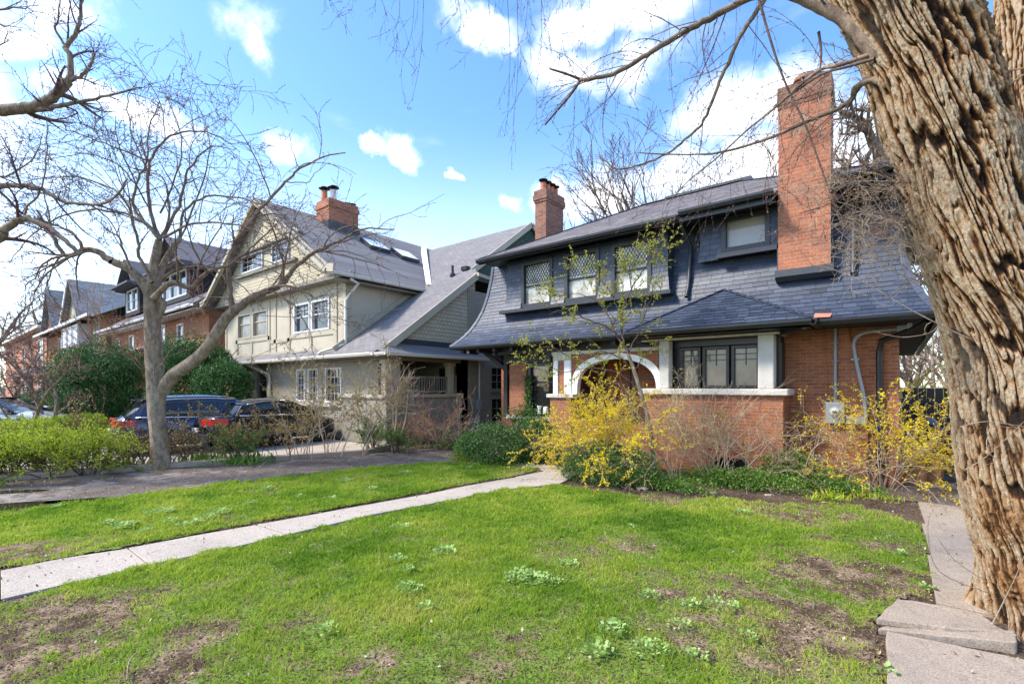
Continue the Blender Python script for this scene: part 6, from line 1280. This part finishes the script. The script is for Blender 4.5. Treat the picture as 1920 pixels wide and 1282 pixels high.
x, y, _ = G(822, 838); shrub('bare_shrub', 'reddish bare shrub before the porch railing of the beige house', x, y, 1.0, 1.75, 22, 2, M_twigr, (), o=dict(k=[5, 7], wig=.15), arch=.3, rmin=.003)
x, y, _ = G(790, 840); shrub('bare_shrub', 'thin pinkish bare twigs against the painted porch wall', x, y, 1.3, .95, 14, 2, M_twigr, (), o=dict(k=[4, 6], wig=.15), arch=.5, rmin=.003)
x, y, _ = G(860, 842); shrub('bare_shrub', 'thin bare twigs at the painted wall beside the grey duct', x, y, 1.0, 1.2, 14, 2, M_twigt, [('leaves', 120, .04, M_lgreen, (0, 1), .5, .5)], o=dict(k=[4, 6], wig=.15), arch=.4, rmin=.003)
t = thing('climbing_vine', 'bare vine on the upper part of the big brick chimney', 'vine', (-1.4, 10.4, 5)); g_ = Grow()
for i in range(46): g_.br((RS.uniform(-1.82, -.92), 10.385, RS.uniform(6.3, 7.5)), (RS.normal(), 0, RS.normal() - .5), RS.uniform(.3, .9), .006, 1, dict(k=[4], wig=.35, curl=.2, seg=.06))
for s_ in g_.segs: s_[0][:, 1] = 10.375 + .012 * np.sin(s_[0][:, 0] * 30)
b = MB(); g_.mesh(b, rmin=.0035); b.build('stems', M_twigt, t, smooth=True)
# weeds in the lawns
U_ = 'first second third fourth fifth sixth seventh eighth ninth'.split(); ORD = U_ + 'tenth eleventh twelfth thirteenth fourteenth fifteenth sixteenth seventeenth eighteenth nineteenth twentieth'.split() + ['twenty ' + u for u in U_] + ['thirtieth'] + ['thirty ' + u for u in U_]
WC = [(960, 1092, .09), (1003, 1094, .12), (1030, 1098, .10), (975, 1083, .08), (1063, 1066, .09), (1218, 1124, .09), (1293, 1141, .07), (1355, 1143, .11), (1150, 1190, .11), (1275, 1182, .07), (1216, 1228, .10), (1122, 1230, .08), (1302, 1241, .07), (1404, 1205, .05), (745, 1056, .09), (760, 1076, .08), (835, 1040, .10), (768, 1112, .11), (752, 995, .10), (610, 1190, .07), (800, 1147, .05), (975, 930, .05), (1185, 992, .05),
      (1395, 965, .08), (230, 992, .12), (205, 985, .08), (345, 990, .10), (365, 984, .09), (320, 982, .08), (410, 965, .12), (300, 965, .14), (105, 955, .10), (540, 960, .06), (500, 920, .10), (620, 940, .08), (650, 905, .10), (560, 935, .07), (700, 920, .08), (760, 890, .10), (830, 885, .08), (390, 975, .11), (1660, 1270, .05), (1738, 1108, .05), (275,1000,.07), (470,948,.08), (880,880,.08), (1690,1045,.03)]
for i, (px, py, r_) in enumerate(WC):
    c = G(px, py); z = float(lawn_z(c[0], c[1])); r_ *= RS.uniform(.9, 1.35); n = int(75 * (r_ / .1) ** 1.7) + 8; b = MB()
    a = RS.uniform(0, 2 * PI, n); q = RS.rand(n) ** .6 * r_; P_ = np.stack([c[0] + np.cos(a) * q, c[1] + np.sin(a) * q, z + .022 + .035 * RS.rand(n)], 1)
    d = np.stack([np.cos(a), np.sin(a), .35 + .4 * RS.rand(n)], 1) + RS.normal(size=(n, 3)) * .4; d /= np.linalg.norm(d, axis=1, keepdims=True); e = np.cross(d, [0, 0, 1.]); e /= np.linalg.norm(e, axis=1, keepdims=True)
    s_ = (RS.uniform(.018, .028) * (.5 + .8 * RS.rand(n)))[:, None]; up_ = np.array([0, 0, 1.])
    V = np.stack([P_, P_ + d * s_ * .3 + e * s_ * .5, P_ + d * s_ * .8 + e * s_ * .42 + up_ * s_ * .1, P_ + d * s_ * 1.1, P_ + d * s_ * .8 - e * s_ * .42 + up_ * s_ * .1, P_ + d * s_ * .3 - e * s_ * .5], 1).reshape(-1, 3)
    b.add(V, np.arange(6 * n).reshape(n, 6), np.repeat(RS.rand(n), 6))
    main = px > 740 and py > 900 or px in (610,)
    side_ = sorted(q_[0] + q_[1] * 1e-3 for q_ in WC if (q_[0] > 740 and q_[1] > 900 or q_[0] == 610) == main); nth = ORD[side_.index(px + py * 1e-3)]
    setp(b.build('weed_rosette', M_weed), ('%s of round leaved weeds in main lawn, %s from left' if main else '%s of pale weeds in strip beyond path, %s from left') % ('broad clump' if r_ > .12 else 'small rosette' if r_ < .09 else 'rosette', nth), 'weed', 'weed rosettes in the main lawn' if main else 'weed rosettes in the lawn strip')
# fallen leaves and twigs
b = MB(); n = 9000; x = RS.uniform(-13.5, 2.2, n); y = RS.uniform(.2, 10.8, n); dn_ = np.where(inpoly(x, y, LAWN) | inpoly(x, y, STRIP), .12 + .8 * bare(x, y), .9); k = RS.rand(n) < dn_; x, y = x[k], y[k]
onp = (x > .2) & (y > 4); z = np.where(onp, .03, np.where(inpoly(x, y, LAWN) | inpoly(x, y, STRIP), lawn_z(x, y) + .014, .012)); leaves(b, np.stack([x, y, z], 1), .032, .55, 0, (0, 0, 4)); setp(b.build('fallen_leaves', M_dead), 'small dry leaves scattered over lawn, soil and drive', 'leaves', kind='stuff')
M_crumb = attrmat('soil_crumb', [(0, (.03, .02, .014)), (.5, (.10, .065, .04)), (.85, (.24, .16, .10)), (1, (.45, .38, .30))], .95)
b = MB(); n = 90000; x = RS.uniform(-8, 1.0, n); y = RS.uniform(.3, 10.6, n); f = -math.sin(YAW) * x + math.cos(YAW) * y; inl = inpoly(x, y, LAWN); k = (f > 1.8) & (RS.rand(n) < np.where(inl, bare(x, y) * 1.2, .35)) & ((x < .22) | (y > 9.7)) & ~inpoly(x, y, pl + pr[::-1]); x, y = x[k], y[k]
leaves(b, np.stack([x, y, np.where(inpoly(x, y, LAWN), lawn_z(x, y), -.004) + .003], 1), .016, .7, .1); setp(b.build('soil_crumbs', M_crumb), 'crumbs of soil and bark on the bare patches of the garden', 'soil', kind='stuff')
b = MB(); L = []
for i in range(420):
    x, y = RS.uniform(-8, 1.6), RS.uniform(1.0, 10.3); zz = float(lawn_z(x, y)) + .012; d = RS.uniform(0, 2 * PI); l_ = RS.uniform(.05, .22); pts = [(x, y, zz)]
    for k in range(4): d += RS.normal() * .3; pts.append((pts[-1][0] + math.cos(d) * l_ / 4, pts[-1][1] + math.sin(d) * l_ / 4, zz + RS.uniform(0, .012)))
    L.append((np.array(pts), np.linspace(.0022, .001, 5)))
tubes(b, L, 4); setp(b.build('fallen_twigs', M_twigt), 'thin dry twigs lying scattered in the grass', 'twigs', kind='stuff')
for pts, r_, lab in (([(238, 1290), (240, 1262), (248, 1245), (262, 1232)], .006, 'pale curved stick at the bottom left of the lawn'), ([(424, 1112), (445, 1098), (470, 1080), (475, 1072)], .005, 'thin pale stick in the lawn below the path'), ([(712, 1056), (712, 1040), (708, 1026)], .004, 'short upright twig beside a weed in the lawn'), ([(1735, 1085), (1750, 1088), (1772, 1090)], .004, 'small twig lying on the side path')):
    b = MB(); g_ = Grow(); g_.path([tuple(np.array(G(*p)) + [0, 0, .05]) for p in pts], r_, r_ * .5, 0, dict(k=[0])); g_.mesh(b); setp(b.build('stick', M_twigt, smooth=True), lab, 'stick')
# stones edging the bed
for i, (px, py, s_) in enumerate(((1205, 917, .10), (1275, 922, .07), (1338, 924, .06), (1440, 928, .05), (1640, 935, .05))):
    c = G(px, py); b = MB(); b.lathe((c[0], c[1], -.01), [(s_, 0), (s_ * 1.05, s_ * .3), (s_ * .7, s_ * .55), (0.0, s_ * .6)], 9); V = b.V[0]; b.V[0] = V + RS.normal(size=V.shape) * s_ * .12
    setp(b.build('edging_stone', M_concold), ['largest pale stone at the bed edge under the forsythia', 'flat stone at the bed edge left of the bay', 'flat stone at the bed edge below the bay middle', 'small stone at the bed edge right of the bay', 'small stone at the right end of the bed'][i], 'stone')
# ================================================================ CARS, BAGS, BIN, FENCE
def f_paint(t, m, c):
    out(t, pbr(t, c, .28, None, 0, 0, .5, **{'Coat Weight': 1.0, 'Coat Roughness': .03, 'Metallic': .25}))
M_cglass = simple('car_glass', (.012, .014, .016), .04, .1, spec=1.0); M_tyre = simple('tyre_rubber', (.015, .015, .016), .8, .1); M_rim = simple('alloy_rim', (.42, .43, .45), .25, .05, Metallic=.8)
M_chrome = simple('chrome_trim', (.65, .66, .68), .12, .03, Metallic=1.0); M_red = simple('tail_lamp', (.55, .015, .012), .15, .1); M_plate = simple('number_plate', (.7, .7, .72), .4, .05); M_plast = simple('black_plastic', (.02, .02, .022), .5, .1)
def loft(st, sec, closed=True):
    """st stations; sec(x) -> list of (y, z) for the right half from bottom to the middle top"""
    rows = [[(x, y, z) for y, z in sec(x)] + [(x, -y, z) for y, z in sec(x)[::-1]] for x in st]; n = len(rows[0]); V = np.array(rows).reshape(-1, 3)
    F = [(i * n + j, i * n + (j + 1) % n, (i + 1) * n + (j + 1) % n, (i + 1) * n + j) for i in range(len(st) - 1) for j in range(n)]
    b = MB(); b.add(V, F, .5); b.F.append(np.array([list(range(n))])); b.F.append(np.array([[(len(st) - 1) * n + j for j in range(n)][::-1]])); return b
def car(label, loc, rz, col, L=4.75, Wd=1.86, H=1.47, wagon=True, name='parked_car'):
    t = thing(name, label, 'car', loc, 'cars parked on the neighbouring drives', rz); h = L / 2; w_ = Wd / 2
    mp = mat('paint_' + name + str(int(col[2] * 1000)), lambda tt, m: f_paint(tt, m, col))
    bx = [-h, -h + .06, -h + .25, -1.7, -1.0, 0, .9, 1.3, h - .6, h - .25, h - .05, h]; ip = lambda x, a: float(np.interp(x, bx, a))
    belt = [.72, .95, 1.0, 1.0, .98, .95, .93, .90, .80, .72, .62, .5]; low = [.42, .30, .24, .2, .2, .2, .2, .2, .2, .2, .24, .34]; hw = [.70, .84, .92, .985, 1, 1, 1, .99, .95, .86, .72, .56]
    def sec(x):
        W_ = ip(x, hw) * w_; z0, z1 = ip(x, low), ip(x, belt); m_ = (z0 + z1) / 2
        return [(0, z0), (W_ * .9, z0), (W_ * .99, z0 + .1), (W_, m_), (W_ * .985, z1 - .16), (W_ * .93, z1 - .03), (W_ * .84, z1 + .0), (W_ * .45, z1 + .03), (0, z1 + .04)]
    b = loft(np.linspace(-h, h, 34), sec); o = b.build('body', mp, t, smooth=True, local=True); md = o.modifiers.new('s', 'SUBSURF'); md.levels = md.render_levels = 1
    # cabin glass and roof
    cx = [-h + .22, -h + .75, -1.2, -.3, .35, 1.25] if wagon else [-h + .55, -1.15, -.6, -.1, .35, 1.25]
    cz = [1.0, H - .08, H - .01, H, H - .05, .92] if wagon else [.98, H - .12, H - .02, H, H - .05, .92]
    cw = [.80, .80, .80, .80, .78, .84]
    def csec(x, e=0.):
        z = float(np.interp(x, cx, cz)); f = max(0, min(1, (z - .9) / (H - .9))); wb, wt = w_ * .93, w_ * (.93 - .22 * f)
        return [(0, .85), (wb, .85), (wb - (wb - wt) * .5 + e, .85 + (z - .85) * .5), (wt + e, z - .07 * f), (wt * .86, z - .015 * f + e), (0, z + .01 + e)]
    b = loft(np.linspace(cx[0], cx[-1], 26), csec); b.build('windows', M_cglass, t, smooth=True, local=True)
    ra, rb = cx[1] - .04, cx[4]
    rows = []
    for x in np.linspace(ra, rb, 16):
        s_ = csec(x); y2, z2 = s_[3]; y3, z3 = s_[4]; z4 = s_[5][1]
        rows.append([(x, y, z) for y, z in ((y2 + .02, z2 - .045), (y2 + .012, z2 + .008), (y3, z3 + .02), (0, z4 + .022), (-y3, z3 + .02), (-y2 - .012, z2 + .008), (-y2 - .02, z2 - .045))])
    V = np.array(rows).reshape(-1, 3); n = 7; b = MB(); b.add(V, [(i * n + j, i * n + j + 1, (i + 1) * n + j + 1, (i + 1) * n + j) for i in range(15) for j in range(n - 1)], .5); b.build('roof', mp, t, smooth=True, local=True)
    for sgn in (-1, 1):      # pillars
        def pp(x, k): s_ = csec(x); y, z = s_[1] if k == 0 else s_[3]; return (x, sgn * (y + .006), .93 if k == 0 else z)
        def bar(x0, x1, ww=.06): b = MB(); b.bar(pp(x0, 0), pp(x1, 1), ww, .035, up=(0, sgn, 0)); b.build('pillar', mp if wagon else M_plast, t, local=True)
        bar(cx[0] + .15, cx[1] - .05, .16); bar(cx[-1] - .05, cx[4], .07); bar(-.05, -.12, .05); bar(-1.05, -1.1 if wagon else -1.0, .05)
        if wagon: bar(-h + .62, -h + .8, .2)
        b = MB(); pts = [pp(x, 1) for x in np.linspace(ra + .1, rb - .05, 9)]; b.tube([(p[0], p[1] + sgn * .012, p[2] + .03) for p in pts], .02, 6); pts = [(x, sgn * (w_ * .935), ip(x, belt) - .01) for x in np.linspace(cx[0] + .2, cx[-1] - .1, 9)]; b.tube(pts, .02, 6); b.build('window_trim', M_chrome, t, smooth=True, local=True)
        if wagon:
            b = MB(); pts = [pp(x, 1) for x in np.linspace(ra + .2, rb - .2, 9)]; b.tube([(p[0], p[1] - sgn * .1, p[2] + .09) for p in pts], .025, 6); b.build('roof_rail', M_chrome, t, smooth=True, local=True)
        b = MB(); b.bar((1.0, sgn * w_ * .97, .98), (1.0, sgn * (w_ + .14), 1.02), .16, .12); b.build('mirror', mp, t, local=True, bevel=.02)
        b = MB(); b.hexa([(-h - .0, sgn * w_ * .42, .72), (-h - .01, sgn * w_ * .42, .90), (-h - .0 + .05, sgn * w_ * .88, .74), (-h + .03, sgn * w_ * .86, .93), (-h + .32, sgn * w_ * .42, .72), (-h + .32, sgn * w_ * .42, .90), (-h + .42, sgn * w_ * .985, .76), (-h + .42, sgn * w_ * .965, .93)]); b.build('tail_light', M_red, t, local=True, bevel=.01)
        b = MB(); b.hexa([(h - .55, sgn * w_ * .5, .58), (h - .55, sgn * w_ * .5, .72), (h - .5, sgn * w_ * .93, .6), (h - .5, sgn * w_ * .92, .75), (h - .06, sgn * w_ * .45, .58), (h - .12, sgn * w_ * .45, .70), (h - .2, sgn * w_ * .82, .6), (h - .25, sgn * w_ * .8, .72)]); b.build('headlight', M_cglass, t, local=True)
        for x in (-h + .95, h - .92):
            b = MB(); V = []; S = 28
            for r_, yy in ((.20, .0), (.32, -.0), (.335, .03), (.335, .19), (.32, .22), (.2, .22)): V += [(x + r_ * math.cos(a), sgn * (w_ + .015 - yy), .335 + r_ * math.sin(a)) for a in np.linspace(0, 2 * PI, S, endpoint=False)]
            F = [(i * S + j, i * S + (j + 1) % S, (i + 1) * S + (j + 1) % S, (i + 1) * S + j) for i in range(5) for j in range(S)]; b.add(V, F, .5); whl = b.build('wheel', M_tyre, t, smooth=True, local=True)
            b = MB(); rr_ = []
            for r_, yy in ((.215, .0), (.205, .03), (.03, .05), (.0, .03)): rr_ += [(x + r_ * math.cos(a), sgn * (w_ + .012 - yy - (.03 if r_ > .1 else 0)), .335 + r_ * math.sin(a)) for a in np.linspace(0, 2 * PI, S, endpoint=False)]
            for k in range(7): a = 2 * PI * k / 7; b.bar((x + .03 * math.cos(a), sgn * (w_ - .01), .335 + .03 * math.sin(a)), (x + .215 * math.cos(a), sgn * (w_ + .0), .335 + .215 * math.sin(a)), .045, .03, up=(0, 1, 0))
            b.build('rim', M_rim, whl, local=True)
            b = MB(); V = []
            for r_ in (.0, .40): V += [(x + r_ * math.cos(a), sgn * (w_ * (1.003 if x < 0 else 1.0) + .002), .345 + r_ * math.sin(a) * (1 if math.sin(a) > 0 else .4)) for a in np.linspace(0, 2 * PI, S, endpoint=False)]
            b.add(V, [(j, (j + 1) % S, S + (j + 1) % S, S + j) for j in range(S)], .5); b.build('wheel_arch', M_plast, t, local=True)
    b = MB(); b.box(-h - .035, -h + .1, -w_ * .8, w_ * .8, .30, .52); b.build('rear_bumper', M_plast, t, local=True, bevel=.03)
    b = MB(); b.box(-h - .045, -h - .02, -.26, .26, .56, .68); b.build('number_plate', M_plate, t, local=True)
    b = MB(); b.box(-h - .02, -h + .05, -w_ * .72, w_ * .72, .53, .55); b.build('chrome_strip', M_chrome, t, local=True)
    if wagon:
        b = MB(); b.hexa([(cx[1] - .3, -.55, H - .1), (cx[1] - .3, -.55, H - .06), (cx[1] - .3, .55, H - .1), (cx[1] - .3, .55, H - .06), (cx[1] + .05, -.6, H - .07), (cx[1] + .05, -.6, H - .02), (cx[1] + .05, .6, H - .07), (cx[1] + .05, .6, H - .02)]); b.build('spoiler', mp, t, local=True)
    return t
q = P(262, 724, 12.6); car('dark navy estate car with roof rails parked behind the old tree', (-15.75, 5.6, 0.004), R(82), (.02, .035, .09), 4.85, 1.88, 1.50, True)
car('black sedan with red tail lamp parked in front of the beige house', (-15.3, 6.85, -.0), R(100), (.008, .009, .012), 4.3, 1.82, 1.42, False)
car('white car on the drive at the left edge', (-24.3, 1.6, 0.0), R(52), (.72, .74, .76), 4.7, 1.84, 1.45, False)
# paper bags
M_kraft = attrmat('kraft_paper', [(0, (.34, .19, .09)), (1, (.46, .27, .14))], .8, .1, .2, 20)
def bag(label, x, y, w_, d, h, rz, marks):
    t = thing('paper_bag', label, 'yard waste bag', (x, y, 0)); n = 11; V = []; S = []
    for k in range(n):
        f = k / (n - 1); s_ = 1 + .06 * math.sin(f * 7) - (.35 * max(0, f - .75) * 4 if f > .75 else 0)
        for j in range(28):
            a = 2 * PI * j / 28; c, s2 = math.cos(a), math.sin(a); m_ = max(abs(c), abs(s2)); px_, py_ = c / m_ * w_ / 2 * s_, s2 / m_ * d / 2 * (s_ if f < .8 else s_ * (1 - (f - .8) * 4))
            nn = .035 * (float(vnoise(np.array([j * .9 + x * 9]), np.array([k * 1.1]), 3.)[0]) - .5) * 2; V.append((x + (px_ * (1 + nn)) * math.cos(rz) - (py_ * (1 + nn)) * math.sin(rz), y + px_ * math.sin(rz) + py_ * math.cos(rz) + nn * .3, .012 + h * f + nn * .4 * f))
    F = [(k * 28 + j, k * 28 + (j + 1) % 28, (k + 1) * 28 + (j + 1) % 28, (k + 1) * 28 + j) for k in range(n - 1) for j in range(28)]
    b = MB(); b.add(V, F, .5); b.F.append(np.array([[(n - 1) * 28 + j for j in range(28)]])); b.build('bag', M_kraft, t)
    b = MB()
    for u0, u1, z0, z1 in marks: yy = y - d / 2 - .03; b.prism([(x + u0, yy, z0), (x + u1, yy, z0 + .03), (x + u1, yy, z1 + .03), (x + u0, yy, z1)], (0, .04, 0))
    if marks: b.build('printed_mark', simple('red_print', (.62, .10, .05), .8, .1), t)
bag('large brown paper yard waste bag with red print by the house corner', .18, 11.55, .42, .32, .66, .1, [(.04, .15, .48, .55), (-.16, -.02, .12, .15)])
bag('smaller slumped paper bag leaning behind the large one', .48, 11.85, .34, .3, .5, -.2, [])
M_bin = simple('green_plastic', (.02, .12, .05), .45, .1)
t = thing('wheelie_bin', 'green organics bin with black lid and bags on it behind the paper bags', 'bin', (.42, 12.75, 0)); b = MB(); b.hexa([(.22, 12.5, .012), (.18, 12.45, .92), (.22, 13.0, .012), (.18, 13.05, .92), (.62, 12.5, .012), (.68, 12.45, .92), (.62, 13.0, .012), (.68, 13.05, .92)]); b.box(.16, .70, 12.42, 13.07, .84, .90); b.build('body', M_bin, t, bevel=.02)
b = MB(); b.box(.15, .71, 12.40, 13.1, .925, .98); b.build('lid', M_plast, t, bevel=.02)
b = MB(); b.lathe((.42, 12.75, .98), [(.22, 0), (.26, .06), (.2, .13), (.05, .18), (0, .18)], 12); b.V[0] += RS.normal(size=b.V[0].shape) * .018; setp(b.build('rubbish_bag', simple('dark_blue_bag', (.03, .04, .08), .3, .2)), 'dark crumpled bag on the green bin lid', 'bag')
t = thing('gate', 'black vertical board gate closing the side passage', 'gate', (.9, 15.0, 0)); b = MB()
for i in range(9): b.box(.1 + i * .15, .235 + i * .15, 15.0, 15.04, .05, 1.75)
b.build('boards', M_black, t); b = MB(); b.box(.08, 1.47, 14.96, 14.999, .3, .4); b.build('rail', M_char, t); b = MB(); b.box(.08, 1.47, 14.96, 14.999, 1.4, 1.5); b.build('rail', M_char, t)
M_fence = simple('weathered_wood', (.10, .075, .06), .85, .25, 4)
t = thing('wooden_fence', 'dark wooden fence along the right of the side passage', 'fence', (1.7, 12, 0)); b = MB(); b.box(1.62, 1.66, 9.9, 21, .45, .55); b.box(1.62, 1.66, 9.9, 21, 1.45, 1.55)
for i in range(70): b.box(1.60, 1.618, 9.9 + i * .16, 10.0 + i * .16, .5, 1.72)
b.build('palings', M_fence, t)
for i in range(5): b = MB(); b.box(1.6, 1.74, 9.8 + i * 2.6, 9.94 + i * 2.6, 0, 1.8); b.build('post', M_fence, t)
b = MB(); b.box(1.56, 1.76, 9.7, 21, 0, .44); setp(b.build('fence_wall', M_concold, bevel=.01), 'low concrete kerb wall under the dark fence', 'wall')
b = MB(); g_ = Grow(); a, c = np.array(P(788, 571, 17.5)), np.array(P(470, 590, 15)); L = [a + (c - a) * k / 14 - np.array([0, 0, .25 * math.sin(PI * k / 14)]) for k in range(15)]; b.tube(L, .012, 5); setp(b.build('overhead_cable', M_grey), 'thin overhead cable running to the beige house', 'cable')
b = MB(); b.lathe((.80, 13.6, .012), [(0, 0), (.11, 0), (.15, .22), (.17, .22), (.17, .27), (.14, .27), (.13, .2), (0, .2)], 16); setp(b.build('flower_pot', M_terra), 'empty terracotta pot standing on the side passage before the gate', 'pot')
